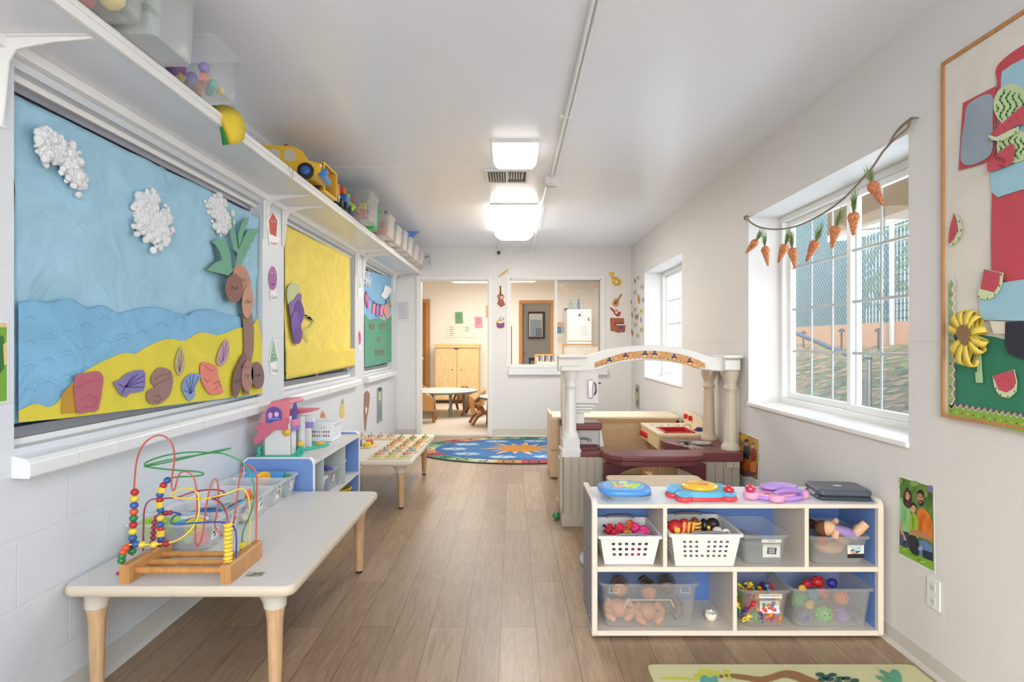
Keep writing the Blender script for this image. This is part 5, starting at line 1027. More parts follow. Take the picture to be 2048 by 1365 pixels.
def cloud(pts, seed, root, f, n=26, r0=.018, r1=.034):
    q = random.Random(seed); m = MB(COT)
    xs, ys = [a for a, b in pts], [b for a, b in pts]
    for k in range(n*9):
        i = q.randrange(len(pts)); a, b = pts[i]; c, d = pts[(i+1) % len(pts)]; u = q.random(); w = (r0+r1)*200; px, py = a+(c-a)*u+q.gauss(0, 1)*w*.55, b+(d-b)*u+q.gauss(0, 1)*w*.7
        r = q.uniform(r0, r1)*q.uniform(.3, .6); m.ell(f(px, py, .008+q.uniform(0, .014)), (r*.8, r, r*q.uniform(.7, 1.3)), 7, 5, rot=Matrix.Rotation(q.uniform(0, 3), 3, 'X'))
    return m.build('cotton_cloud', root)
cloud([(70, 280), (90, 272), (108, 300), (75, 305), (95, 310), (120, 300), (140, 320), (130, 345), (150, 350), (148, 365), (90, 300)], 1, t, g, 40)
cloud([(272, 400), (300, 400), (268, 425), (300, 430), (325, 440), (285, 465), (318, 480), (270, 450), (305, 455), (325, 470)], 2, t, g, 46, .022, .042)
cloud([(415, 405), (440, 412), (430, 428), (447, 440), (442, 455), (425, 415)], 3, t, g, 22, .022, .040)
LEAF = P('6FA78B', .8, kind='paper')
for pts in ([(455, 432), (462, 470), (470, 510), (458, 500), (450, 460)], [(470, 505), (468, 470), (476, 445), (490, 432), (488, 445), (478, 470), (474, 500)], [(462, 545), (466, 505), (478, 475), (487, 460), (511, 458), (504, 470), (500, 476), (498, 484), (493, 488), (490, 498), (486, 502), (482, 514), (478, 518), (472, 535)], [(455, 545), (453, 510), (447, 492), (437, 478), (414, 483), (422, 490), (430, 502), (435, 518), (440, 530)], [(404, 541), (420, 526), (436, 520), (450, 528), (458, 540), (448, 552), (440, 549), (430, 547), (420, 545), (410, 543)]):
    cut('palm_leaf', t, g, pts, LEAF, R.uniform(.018, .026), .001)
cut('palm_trunk', t, g, [(475, 628), (495, 622), (500, 660), (499, 700), (492, 735), (490, 790), (478, 790), (477, 735), (480, 690), (478, 650)], P('8D7264', .8, kind='paper'), .022, .0015)
for a, b, ra, rb, c, rot in ((455, 577, 18, 29, '8C6257', 0), (474, 561, 17, 33, 'B98A74', -.25), (484, 604, 11.5, 33, 'C09078', .05), (463, 762, 9, 34, '7A5C5C', .12), (482, 752, 12, 31, 'A57C72', .05), (503, 751, 13, 27, '7D6263', -.1), (474, 735, 9, 28, '806060', .2)):
    F_ = Flat(MB(), g); F_.ell(a, b, ra, rb, P(c, .8, kind='paper'), .026+.004*(a % 3), .0015, 26, rot); F_.line([(a-6, b+3), (a-3, b-4), (a, b+3), (a+4, b-3), (a+6, b+2)], .8, P('6A4A48', .8), .0345+.001, False); F_.m.build('paper_coconut', t)
def fan(cx, cy, w, h, rot, n=6):
    L = []
    for k in range(n): a = rot-.7+1.4*k/(n-1); L.append([(cx-w*.45*math.cos(rot), cy+h*.45*math.sin(rot+.3)), (cx+w*.45*math.cos(a), cy-h*.5*math.sin(a))])
    return L
cut('paper_shell', t, g, [(113, 790), (122, 778), (135, 770), (148, 780), (150, 825), (112, 828)], P('B88A2E', .8, kind='paper'), .018, .001)
cut('paper_shell', t, g, [(137, 752), (160, 746), (182, 743), (192, 750), (194, 765), (184, 820), (168, 823), (148, 828), (140, 822), (136, 790)], P('B0606C', .8, kind='paper'), .021, .0015, 2, [[(140, 775), (165, 765), (185, 758)], [(150, 800), (165, 790), (182, 800), (175, 815), (155, 815)]], 1.0, P('8E4550', .8))
cut('paper_shell', t, g, [(215, 765), (228, 760), (245, 746), (276, 740), (280, 760), (276, 783), (250, 786), (242, 795), (228, 788), (222, 778)], P('7E74A6', .8, kind='paper'), .020, .0015, 2, [[(238, 775), (255, 752)], [(238, 775), (265, 748)], [(238, 775), (276, 752)], [(238, 775), (279, 762)], [(238, 775), (276, 775)], [(224, 768), (238, 775), (232, 788)]], 1.6, P('3B2A6A', .8))
cut('paper_shell', t, g, [(295, 748), (310, 735), (332, 742), (336, 765), (330, 790), (310, 808), (292, 808), (283, 798), (285, 782), (300, 775), (292, 765)], P('94736E', .8, kind='paper'), .020, .0015, 2, [[(296, 760), (315, 750), (330, 748)], [(300, 770), (318, 762), (330, 756)], [(296, 795), (305, 790), (312, 798), (304, 806), (296, 800)]], 1.2, P('6A4A40', .8))
cut('paper_shell', t, g, [(352, 694), (357, 705), (360, 725), (357, 745), (349, 752), (342, 740), (340, 725), (346, 705)], P('B8A884', .8, kind='paper'), .020, .0015, 2, [[(349, 745), (353, 702)], [(349, 745), (357, 712)], [(349, 745), (347, 712)], [(344, 732), (350, 745)]], 1.0, P('6A4A60', .8))
cut('paper_shell', t, g, [(360, 757), (372, 748), (388, 748), (392, 755), (380, 778), (381, 792), (370, 803), (360, 792), (354, 775)], P('8098BE', .8, kind='paper'), .020, .0015, 2, [[(371, 788), (362, 760)], [(371, 788), (370, 752)], [(371, 788), (378, 750)], [(371, 788), (388, 753)], [(358, 780), (371, 788), (380, 780)]], 1.4, P('2F4A80', .8))
cut('paper_shell', t, g, [(394, 725), (410, 727), (426, 736), (428, 755), (438, 785), (425, 788), (410, 789), (396, 768), (391, 745)], P('D98070', .8, kind='paper'), .021, .0015, 2, [[(398, 730), (412, 742), (420, 740)], [(418, 768), (428, 762), (434, 775)], [(420, 780), (428, 772)], [(398, 755), (405, 765), (412, 758)]], 1.1, P('9A4A3A', .8))
cut('paper_shell', t, g, [(443, 680), (449, 684), (450, 705), (445, 722), (434, 733), (424, 725), (428, 705), (436, 688)], P('B795A0', .8, kind='paper'), .020, .0015, 2, [[(436, 724), (445, 684)], [(436, 724), (449, 695)], [(436, 724), (438, 690)], [(428, 715), (434, 728)]], 1.0, P('6A4A60', .8))
# ================================================================ yellow mural (second window)
g2 = onleft(-1.466); t = thing('yellow_mural', 'plain yellow paper with a purple paper flower in the middle left window', 'mural', (-1.466, 4.6, .9))
YP = P('E6CF62', .8, kind='crumpled')
crumple('yellow_paper', t, g2, 569, 700, lambda x: 450+(x-569)*(512-450)/126, lambda x: 745-(x-569)*.13, YP, .004, 30, 30, .008, 7)
crumple('lower_yellow_paper', t, g2, 569, 709, lambda x: 700-(x-569)*.02, lambda x: 760-(x-569)*.20, P('E3CB5A', .8, kind='paper'), .012, 30, 8, .008, 8)
cut('paper_leaf', t, g2, [(569, 578), (580, 566), (594, 570), (596, 585), (588, 605), (572, 612)], P('BFC694', .8, kind='paper'), .016, .001, 2)
for pts, c in (([(571, 610), (582, 600), (590, 588), (597, 590), (594, 612), (585, 640), (578, 645)], '8468A0'), ([(582, 615), (592, 600), (598, 610), (602, 628), (595, 650), (588, 660)], '6A4A92'), ([(574, 640), (584, 620), (592, 640), (596, 665), (586, 688), (580, 680)], '7A5AA8'), ([(580, 660), (590, 655), (597, 665), (594, 683), (587, 689), (581, 680)], '6F4C90')): cut('purple_petal', t, g2, pts, P(c, .8, kind='paper'), R.uniform(.02, .03), .001, 2)
for pts in ([(598, 628), (606, 634), (614, 632), (624, 644), (612, 656), (602, 658)], [(602, 660), (606, 672), (612, 684)]): cut('paper_tendril', t, g2, [(a-1.2, b) for a, b in pts]+[(a+1.8, b+1) for a, b in pts[::-1]], P('B9C08A', .8), .018, .001)
# ================================================================ clothesline mural (third window)
g3 = onleft(-1.47); t = thing('clothesline_mural', 'blue and green paper mural of a clothesline in the far left window', 'mural', (-1.47, 6.4, .9))
cut('sky_paper', t, g3, [(728, 540), (783, 556), (784, 640), (728, 645)], P('86B7DA', .8, kind='paper'), .0, .001)
cut('cloud_paper', t, g3, [(728, 628), (740, 640), (750, 645), (765, 632), (784, 625), (784, 648), (728, 648)], P('A9BBD2', .8), .003, .001)
cut('grass_paper', t, g3, [(728, 628), (738, 640), (755, 636), (770, 642), (784, 630), (784, 722), (755, 730), (728, 735)], P('5E9E84', .8, kind='paper'), .006, .001)
cloud([(732, 550), (733, 560), (732, 568), (731, 560)], 5, t, g3, 14, .012, .022)
m = cut('white_cloud', t, g3, [(760, 592), (766, 582), (768, 572), (775, 573), (781, 578), (780, 586), (776, 592), (770, 598)], P('E9EBEE', .8), .008, .002, 2)
F_ = Flat(MB(), g3); ln = [(729, 584), (737, 596), (746, 606), (756, 610), (764, 611), (770, 607), (775, 595), (777, 588)]; F_.line(ln, .9, P('4A3A5A', .6), .012)
for a, b in ((730, 585), (746, 605), (752, 609), (759, 611), (771, 604)): F_.poly([(a-.8, b-3), (a+.8, b-3), (a+.8, b+3), (a-.8, b+3)], P('3A2A6A', .6), .013)
F_.m.build('clothesline', t)
for pts, c in (([(728, 588), (734, 588), (736, 617), (733, 617), (731, 600), (729, 618)], 'D86A98'), ([(744, 608), (750, 608), (748, 628), (742, 627)], 'E08AA0'), ([(751, 610), (757, 612), (755, 634), (750, 632)], 'A985C0'), ([(758, 612), (767, 610), (764, 625), (757, 634)], 'D88AB0'), ([(767, 612), (776, 606), (777, 632), (772, 640), (766, 625)], 'E39A8A'), ([(777, 590), (783, 616), (778, 612)], 'B9B070'), ([(757, 630), (762, 622), (764, 634)], 'C98A50')): cut('paper_garment', t, g3, pts, P(c, .8), R.uniform(.008, .012), .001)
F_ = Flat(MB(), g3); LT = P('A8705A', .7)
for s_, a, b, sz in (('NO', 742, 654, 17), ('CRY', 762, 653, 15), ('IN', 756, 679, 15), ('YOYO', 757, 706, 17)): F_.text(s_, a, b, sz, LT, .014, fy=-1, asp=.42)
F_.m.build('cut_out_letters', t)
# ================================================================ decals on the left wall piers
def decal(name, label, cat, f, pts, mat, sm=0, base=.001, t_=.0012, lines=(), lw_=.8, lm=None, fills=(), ells=(), texts=(), group=None):
    F_ = Flat(MB(), f); F_.poly(spl(pts, sm) if sm else pts, mat, base, t_); h = base+t_
    for k, (q, c) in enumerate(fills): F_.poly(q, c, h+.0003+.00025*k)
    for k, (a, b, ra, rb, c) in enumerate(ells): F_.ell(a, b, ra, rb, c, h+.003+.0002*k, n=14)
    for q in lines: F_.line(q, lw_, lm or INK, h+.0055)
    for s_, a, b, sz, c, fy, asp in texts: F_.text(s_, a, b, sz, c, h+.006, fy=fy, asp=asp)
    return tag(F_.m.build(name), label, cat, group)
gp = onleft(-1.449); SW_ = P('E8E8E6', .4)
def face(a, b, s=1): return [(a-3*s, b, 1.2, 2.6*s, SW_), (a+3*s, b, 1.2, 2.6*s, SW_), (a-3*s, b+1, .7, 1.4*s, INK), (a+3*s, b+1, .7, 1.4*s, INK)]
decal('shape_sign', 'red pentagon shape sign with a face on the pier between the first windows', 'wall sign', gp, [(545, 422), (556, 440), (554, 470), (558, 478), (553, 497), (538, 492), (536, 474), (534, 440)], SW_, fills=[([(545, 425), (554, 442), (552, 474), (539, 468), (537, 442)], P('C9503F', .6))], ells=face(545, 444), lines=[[(542, 458), (545, 461), (549, 459)]], texts=[('Pentagon', 546, 487, 9, P('C9503F', .6), -1, .42)])
decal('shape_sign', 'purple circle shape sign with a face on the pier between the first windows', 'wall sign', gp, [(545, 530), (554, 538), (556, 560), (550, 582), (553, 588), (551, 605), (540, 602), (539, 585), (542, 580), (537, 560), (538, 540)], SW_, fills=[([(545+8.5*math.cos(a), 557+24*math.sin(a)) for a in [k*PI/12 for k in range(24)]], P('A85AA0', .6))], ells=face(545, 548), lines=[[(541, 566), (545, 571), (549, 566)]], texts=[('Circle', 546, 595, 11, P('7A6A80', .6), -1, .42)])
decal('shape_sign', 'green triangle shape sign with a face on the pier between the first windows', 'wall sign', gp, [(546, 674), (557, 715), (552, 728), (553, 750), (540, 750), (540, 732), (536, 722)], SW_, fills=[([(546, 678), (555, 722), (538, 726)], P('8FB59A', .6))], ells=face(546, 708, .8), lines=[[(543, 716), (546, 719), (549, 716)]], texts=[('Triangle', 547, 741, 10, P('7A8A80', .6), -1, .36)])
decal('shape_sign', 'narrow pale green shape sign high on the pier before the far window', 'wall sign', gp, [(719, 555), (723, 560), (724, 595), (716, 596), (715, 572)], SW_, fills=[([(719, 560), (722, 575), (717, 576)], P('A8C090', .6))])
decal('shape_sign', 'narrow pink oval shape sign on the pier before the far window', 'wall sign', gp, [(719, 660), (723, 668), (722, 700), (717, 702), (715, 680)], SW_, fills=[([(719+2.6*math.cos(a), 677+14*math.sin(a)) for a in [k*PI/8 for k in range(16)]], P('D0508A', .6))])
decal('carrot_decal', 'orange carrot sticker on the left wall behind the white slotted basket', 'wall decal', gp, [(645, 822), (652, 840), (650, 868), (642, 868), (640, 840)], P('D98A4A', .6), 2, lines=[[(642, 830), (648, 832)], [(642, 845), (648, 847)]], lm=P('B0602A', .6))
decal('pineapple_decal', 'small yellow pineapple sticker on the left wall above the white basket rim', 'wall decal', gp, [(685, 797), (688, 812), (689, 830), (684, 842), (680, 830), (681, 812)], P('D6C06A', .6), 2, fills=[([(682, 808), (685, 797), (688, 808)], P('8FA37A', .6))])
decal('animal_decal', 'brown long animal picture on the left wall above the second low table', 'wall decal', gp, [(728, 788), (739, 787), (738, 812), (734, 835), (732, 855), (729, 860)], P('9A6F55', .6), 2, fills=[([(731, 812), (734, 818), (732, 830), (730, 822)], P('E3DDD4', .6))])
decal('picture_print', 'tall narrow grey-green picture strip on the left wall past the brown animal', 'picture', gp, [(754, 778), (764, 776), (764, 842), (754, 848)], P('8E9A94', .6), fills=[([(756, 776), (763, 775), (762, 782), (756, 783)], P('3A4A48', .6)), ([(757, 786), (761, 785), (762, 800), (757, 802)], P('C9CDA0', .6)), ([(755, 812), (763, 810), (763, 838), (755, 841)], P('7B8B8E', .6))])
decal('poster', 'green cartoon poster cut by the left edge of the picture', 'poster', gp, [(-60, 640), (15, 643), (15, 805), (-60, 818)], P('DFE0DA', .5), fills=[([(-60, 644), (12, 646), (12, 802), (-60, 812)], P('6FA02E', .6)), ([(-60, 644), (12, 646), (12, 655), (-60, 654)], P('D9C08A', .6)), ([(-40, 670), (5, 672), (9, 700), (7, 735), (-10, 760), (-40, 750)], P('2E6B2A', .6)), ([(4, 690), (12, 682), (12, 728), (6, 732)], P('D9C08A', .6))])
decal('notice_sheet', 'white printed list taped on the rear wall left of the doorway', 'notice', onback(7.428), [(790, 601), (823, 601), (823, 643), (791, 643)], P('DDDDE0', .6), lines=[[(795+2*(k % 2), 606+k*2.6), (818-3*(k % 3), 606+k*2.6)] for k in range(13)], lw_=.6, lm=P('9A9CA4', .6))
decal('notice_sheet', 'white sheet with a black branch drawing above the doorway by the shelf end', 'notice', onback(7.428), [(839, 502), (862, 502), (863, 540), (841, 541)], P('D9D8D6', .6), lines=[[(843, 514), (860, 515)], [(846, 510), (844, 520)], [(852, 516), (856, 510)], [(858, 520), (860, 530)]], lw_=.9)
# ================================================================ rear wall pictures
gb = onback(7.428); BR = P('A0583A', .6); YB = P('D9B455', .6)
decal('instrument_cutout', 'pale flute picture highest on the rear wall left of the pass-through window', 'wall decal', gb, [(995, 553), (1004, 545), (1018, 536), (1017, 543), (1008, 551), (998, 556)], P('E0CDA0', .6), lines=[[(998, 553), (1014, 541)]], lm=P('A98A4A', .6))
decal('instrument_cutout', 'brown violin picture on the rear wall left of the pass-through window', 'wall decal', gb, [(1000, 572), (1002, 572), (1003, 588), (1009, 592), (1006, 600), (1011, 610), (1002, 615), (994, 608), (997, 600), (994, 592), (999, 588)], BR, fills=[([(998, 594), (1008, 592), (1004, 600)], P('D8B8A0', .6)), ([(999, 572), (1002.5, 572), (1002, 590), (1000, 590)], P('6A4A2A', .6))])
decal('instrument_cutout', 'toy drum with sticks picture on the rear wall beside the window frame', 'wall decal', gb, [(992, 643), (1000, 640), (1009, 643), (1009, 655), (1001, 659), (993, 655)], YB, fills=[([(993, 646), (1009, 646), (1008, 655), (1001, 657), (994, 655)], P('7A4A88', .6)), ([(993, 644), (1001, 641), (1009, 644), (1001, 648)], P('E3D9B8', .6))], lines=[[(997, 642), (1002, 634)], [(1002, 642), (1008, 636)]], lw_=1)
decal('instrument_cutout', 'golden tuba picture at the top right of the pass-through window', 'wall decal', gb, [(1217, 545), (1229, 545), (1228, 554), (1236, 555), (1243, 562), (1241, 571), (1230, 573), (1224, 566), (1222, 555)], P('E0BE4E', .6), 2, lines=[[(1224, 552), (1232, 560), (1237, 564)], [(1226, 566), (1234, 570), (1239, 563)], [(1228, 556), (1234, 556)]], lm=P('A0802A', .6), ells=[(1233, 564, 2.5, 3, P('E9E2CC', .6))])
decal('instrument_cutout', 'yellow acoustic guitar picture on the rear wall under the tuba', 'wall decal', gb, [(1241, 588), (1244, 590), (1238, 600), (1238, 606), (1236, 613), (1229, 614), (1224, 608), (1226, 602), (1231, 597), (1236, 598)], P('C98F4A', .6), ells=[(1231, 606, 2.2, 2.4, P('4A3020', .6))], lines=[[(1232, 605), (1243, 589)]], lw_=1.2, lm=P('5A4030', .6))
decal('instrument_cutout', 'red electric guitar picture on the rear wall above the piano', 'wall decal', gb, [(1219, 616), (1222, 615), (1231, 622), (1234, 619), (1236, 624), (1242, 624), (1240, 632), (1234, 634), (1228, 628), (1227, 625)], P('A8402E', .6), fills=[([(1231, 622), (1236, 624), (1234, 629), (1230, 626)], P('E3D9CC', .6))])
decal('instrument_cutout', 'brown upright piano picture with stool on the rear wall', 'wall decal', gb, [(1220, 636), (1248, 637), (1248, 650), (1251, 651), (1250, 664), (1236, 666), (1230, 664), (1221, 662)], P('A85C40', .6), fills=[([(1228, 645), (1247, 645), (1249, 652), (1230, 652)], P('8A4430', .6)), ([(1233, 649), (1249, 649), (1249, 651), (1233, 651)], P('E6E2DC', .6)), ([(1236, 653), (1246, 653), (1245, 658), (1237, 658)], P('5A4A78', .6))], lines=[[(1237, 658), (1237, 665)], [(1245, 658), (1246, 665)]])
# butterflies and instrument outlines on the right wall beyond the far window
gr = onright(1.499)
BF = [(1270, 562, 4, '8A8A88', 'dark leafy sprig'), (1276, 556, 4, 'C9B48A', 'tan butterfly'), (1284, 575, 4, 'C9BE9A', 'pale tan butterfly'), (1270, 585, 5, 'D0C49A', 'cream butterfly'), (1277, 598, 7, 'C98A4A', 'orange and yellow banjo'), (1286, 600, 4, '8A94A8', 'blue-grey harp'), (1262, 604, 4, 'A08A88', 'thin grey flute'), (1270, 620, 5, 'C9BE8A', 'pale yellow butterfly'), (1283, 622, 5, 'D8CC8A', 'yellow butterfly'), (1264, 630, 4, '9A7A70', 'thin brown violin bow'), (1273, 634, 6, 'A88A78', 'brown accordion'), (1282, 640, 4, '9AA098', 'green-grey horn'), (1271, 650, 5, 'C9B87A', 'tan drum'), (1264, 665, 5, 'B0606A', 'red clarinet'), (1283, 660, 5, 'C9BE8A', 'lower cream butterfly'), (1275, 672, 5, 'C9BE9A', 'lowest cream butterfly'), (1258, 685, 4, 'A0A8A0', 'thin grey stem at the bottom')]
for px, py, s_, c, nm in BF:
    s_ = s_*.72; w = [(px-s_, py-s_*1.6), (px, py-s_*.5), (px+s_, py-s_*1.8), (px+s_*.9, py), (px+s_*.7, py+s_*1.5), (px, py+s_*.8), (px-s_*.8, py+s_*1.4), (px-s_*.6, py)] if 'butterfly' in nm or 'drum' in nm or 'accordion' in nm else [(px-s_*.5, py-s_*2), (px+s_*.3, py-s_*1.2), (px+s_*.7, py+s_*.6), (px+s_*.4, py+s_*2.2), (px-s_*.2, py+s_*1.2), (px-s_*.2, py-s_*.4)]
    decal('wall_cutout', '%s cutout in the right wall cluster past the far window' % nm, 'wall decal', gr, w, P(c, .6), ells=[(px, py, .8, s_*.6, P('8A7A5A', .6))], group='small cutouts clustered beside the far right window')
decal('picture_print', 'tall narrow print low on the right wall between arch and bookcase', 'picture', gr, [(1271, 768), (1279, 771), (1279, 820), (1271, 814)], P('B0A592', .6), ells=[(1275, 780, 2, 5, P('6A5A58', .6)), (1274, 795, 2.5, 6, P('C9B890', .6)), (1276, 806, 2, 5, P('7A6A70', .6))])
# ================================================================ photos on the right wall
def people_print(name, label, f, pts, bgc, items, bands=()):
    F_ = Flat(MB(), f); F_.poly(pts, P('E4E4E2', .3), .0008, .001)
    for q, c in bands: F_.poly(q, P(c, .45), .0022)
    for k, (kind, *a) in enumerate(items):
        c = P(a[-1], .45)
        if kind == 'e': F_.ell(*a[:4], c, .0024+k*.00012, n=16)
        elif kind == 'q': F_.poly(a[0], c, .0024+k*.00012)
        else: F_.poly(spl(a[0], 3), c, .0024+k*.00012)
    return tag(F_.m.build(name), label, 'picture')
V = [(1799, 951), (1869, 972), (1872, 1149), (1797, 1110)]
people_print('family_photo', 'family photo print of three people on grass, on the right wall above the outlet', gr, V, '', [
    ('e', 1812, 975, 12, 14, '4F7A2E'), ('e', 1850, 985, 14, 12, '6A8A3A'), ('e', 1858, 1000, 9, 16, '4A6A30'), ('e', 1862, 978, 6, 7, '7A72A0'), ('e', 1830, 968, 9, 6, '86A052'),
    ('q', [(1800.5, 1086), (1830, 1098), (1850, 1112), (1868.5, 1120), (1869, 1143), (1800, 1107)], '7FAE35'),
    ('p', [(1802, 1000), (1812, 998), (1822, 1005), (1822, 1040), (1820, 1070), (1804, 1062), (1801, 1030)], '8FC48A'), ('q', [(1801, 1062), (1820, 1066), (1822, 1096), (1812, 1096), (1801, 1090)], '2E4058'),
    ('p', [(1810, 985), (1816, 975), (1823, 982), (1825, 1005), (1820, 1018), (1811, 1012), (1807, 1000)], '4A2A1E'), ('e', 1817, 992, 4.6, 8.5, 'D09A78'),
    ('q', [(1836, 1024), (1842, 1017), (1850, 1018), (1861, 1029), (1867, 1050), (1867, 1086), (1855, 1080), (1843, 1074), (1838, 1050)], 'E07A28'), ('q', [(1834, 1085), (1850, 1080), (1867, 1093), (1868, 1120), (1850, 1116), (1838, 1108)], '5F7FA8'), ('q', [(1846, 1100), (1867, 1106), (1868, 1124), (1848, 1116)], '1E2A3C'),
    ('e', 1843, 996, 6.8, 12, 'B57F5C'), ('p', [(1836, 992), (1838, 982), (1846, 980), (1851, 990), (1850, 996), (1845, 988), (1838, 988)], '1E1614'), ('p', [(1838, 1002), (1849, 1003), (1847, 1012), (1842, 1012)], '33221C'),
    ('p', [(1822, 1032), (1836, 1032), (1840, 1060), (1836, 1085), (1822, 1078)], '97B838'), ('p', [(1820, 1072), (1838, 1078), (1840, 1112), (1822, 1102)], '23262E'), ('e', 1829, 1018, 5, 9, 'D9A384'), ('p', [(1823, 1012), (1829, 1005), (1835, 1013), (1834, 1016), (1829, 1011), (1824, 1016)], '2A1C18'),
    ('p', [(1824, 1062), (1836, 1060), (1862, 1072), (1864, 1082), (1840, 1074), (1826, 1070)], 'B57F5C'), ('p', [(1803, 1040), (1808, 1062), (1815, 1078), (1812, 1082), (1804, 1066)], 'D09A78'),
    ('e', 1815, 990, .7, .8, '3A241C'), ('e', 1820, 991, .7, .8, '3A241C'), ('p', [(1814.5, 996), (1817.5, 998), (1820.5, 997), (1817.5, 1000)], 'F0E6E0'), ('p', [(1811, 986), (1817, 979), (1823, 986), (1822, 990), (1817, 983.5), (1812.5, 991), (1811.5, 1006), (1808.5, 1004)], '4A2A1E'),
    ('e', 1841, 993, .9, 1, '1E1614'), ('e', 1847, 994, .9, 1, '1E1614'), ('p', [(1840.5, 1003), (1843.5, 1005), (1846.8, 1004), (1843.5, 1006.5)], 'F0E6E0'), ('e', 1827, 1017, .6, .8, '2A1C18'), ('e', 1831, 1018, .6, .8, '2A1C18'), ('p', [(1827, 1022), (1829, 1023.5), (1831.5, 1022.5), (1829, 1024.5)], 'C77A70'),
    ('e', 1849, 1035, 3, 8, 'C9641E'), ('e', 1861, 1050, 2.5, 12, 'D06A20'), ('e', 1844, 1050, 1.5, 16, 'C05C1A'), ('e', 1811, 1030, 2, 18, '7DB27A'), ('e', 1829, 1045, 1, 14, '6E8A28'), ('e', 1808, 1080, 2.5, 10, '40587A'), ('e', 1845, 1098, 5, 5, '86A3C8'),
    ('e', 1812, 1100, 5, 2, '9CC74A'), ('e', 1828, 1110, 5, 2, '6A9A2A'), ('e', 1850, 1125, 6, 2.2, '9CC74A'), ('e', 1842, 1120, 4, 1.6, '5F8A26'), ('e', 1806, 962, 4, 5, '7E9A4E'), ('e', 1826, 978, 5, 5, '5E8238'), ('e', 1856, 990, 3.5, 6, '7A9A4A'), ('e', 1862, 990, 3, 5, '3F5C2A')],
    [([(1801, 955), (1867, 975), (1869, 1143), (1800, 1107)], '5F7F3A')])
people_print('autumn_photo', 'autumn photo print of two people with pumpkins behind the right play counter', gr, [(1477, 861), (1519, 878), (1518, 965), (1477, 945)], '', [
    ('e', 1488, 875, 8, 8, 'C9A82E'), ('e', 1510, 890, 8, 12, 'B9962E'), ('e', 1500, 880, 8, 7, 'A8822A'), ('e', 1484, 905, 5, 14, 'B07A2A'), ('e', 1513, 915, 5, 14, '9AA03A'), ('e', 1497, 945, 17, 9, '7A4A20'),
    ('e', 1494, 905, 7, 17, '1E2634'), ('e', 1494, 888, 4, 5, 'B07F5C'), ('e', 1494, 882, 5, 3.5, '2A1410'), ('e', 1508, 912, 6, 16, '8A3020'), ('e', 1507, 892, 3.5, 5, 'D0A080'), ('e', 1507, 888, 4, 3, '8A5A2A'),
    ('e', 1492, 930, 7, 12, 'B85A24'), ('e', 1508, 935, 7, 12, 'C9702A'), ('e', 1500, 948, 10, 5, '6A3A5A')], [([(1479, 864), (1517, 880), (1516, 961), (1479, 943)], '8A6A2A')])
t = thing('wall_outlet', 'white double wall outlet on the right wall under the family photo', 'outlet', (1.49, 2.09, .24)); F_ = Flat(MB(), gr)
F_.poly([(1856, 1150), (1882, 1166), (1882, 1226), (1856, 1210)], P('E3E2DF', .3), .0, .005); F_.m.build('cover_plate', t, bevel=.001)
for dy in (0, 27): F_ = Flat(MB(), gr); F_.poly(spl([(1864, 1168+dy), (1869, 1166+dy), (1873, 1171+dy), (1873, 1184+dy), (1869, 1188+dy), (1864, 1181+dy)], 3), P('D8D7D3', .3), .005, .0015); F_.line([(1866, 1173+dy), (1866, 1178+dy)], .9, INK, .0068); F_.line([(1870, 1175+dy), (1870, 1180+dy)], .9, INK, .0068); F_.m.build('socket', t)
# ================================================================ bulletin board on the right wall
t = thing('bulletin_board', 'big framed bulletin board with paper red truck and watermelons at right edge', 'bulletin board', (1.49, 1.5, .92))
Yb0, Yb1, zb0, zb1 = .55, 2.036, .925, 2.146; FRM = P('B98450', .5, kind='wood')
m = MB(FRM); m.bx(1.478, 1.5, Yb1-.014, Yb1, zb0+.014, zb1-.014); m.bx(1.478, 1.5, Yb0, Yb0+.014, zb0+.014, zb1-.014); m.bx(1.478, 1.5, Yb0, Yb1, zb1-.014, zb1); m.bx(1.478, 1.5, Yb0, Yb1, zb0, zb0+.014); m.build('frame', t, bevel=.002)
MB(P('DDD8CE', .8, kind='paper')).bx(1.484, 1.499, Yb0+.014, Yb1-.014, zb0+.014, zb1-.014).build('backing_paper', t)
gg = onright(1.484)
def V2(px, py): p = gg(px, py); return p
cut('grass_paper', t, gg, [(1912, 672), (1945, 668), (1990, 674), (2048, 690), (2120, 700), (2120, 862), (2048, 846), (1912, 822)], P('2F7A5C', .8, kind='paper'), .001, .001)
# wavy border
F_ = Flat(MB(), gg); up = [(1900+k*6, 807+(k*6)*.155+(3.5 if k % 2 else -3.5)) for k in range(36)]; dn = [(2110, 878), (1899, 832)]
F_.poly(spl(up, 3, False)+dn, P('D9D3D0', .6), .004, .001)
F_.poly(spl([(a, b+5.5) for a, b in up], 3, False)+dn, P('7FA83E', .6), .0055, .0004); F_.line(spl([(a, b+1) for a, b in up], 3, False), 1.6, P('9A3A50', .6), .0058)
for k in range(16): F_.ell(1906+k*11, 823+k*11*.185, 2.4, 2.2, P(['B8342E', 'D9B84A'][k % 2], .6), .0062, n=8)
F_.m.build('scalloped_border', t)
F_ = Flat(MB(), gg); rt = [(1912+(3 if k % 2 else -2), 560+k*9.5) for k in range(27)]
F_.poly([(1900, 558), (1908, 545)]+spl(rt, 3, False)+[(1912, 812), (1899, 826)], P('DAD5D0', .6), .004, .001); F_.poly([(1900, 570)]+spl([(a-4.5, b) for a, b in rt], 3, False)+[(1900, 812)], P('8DA865', .6), .0055, .0004); F_.line(spl([(a, b) for a, b in rt[9:]], 3, False), 1.6, P('8A4A70', .6), .0058)
for k in range(10): F_.ell(1904, 590+k*23, 2, 2.6, P(['B8342E', 'D9B84A'][k % 2], .6), .0062, n=8)
F_.m.build('scalloped_border', t)
REDP = P('C24B57', .8, kind='paper'); LB = P('9CC6D6', .8, kind='paper')
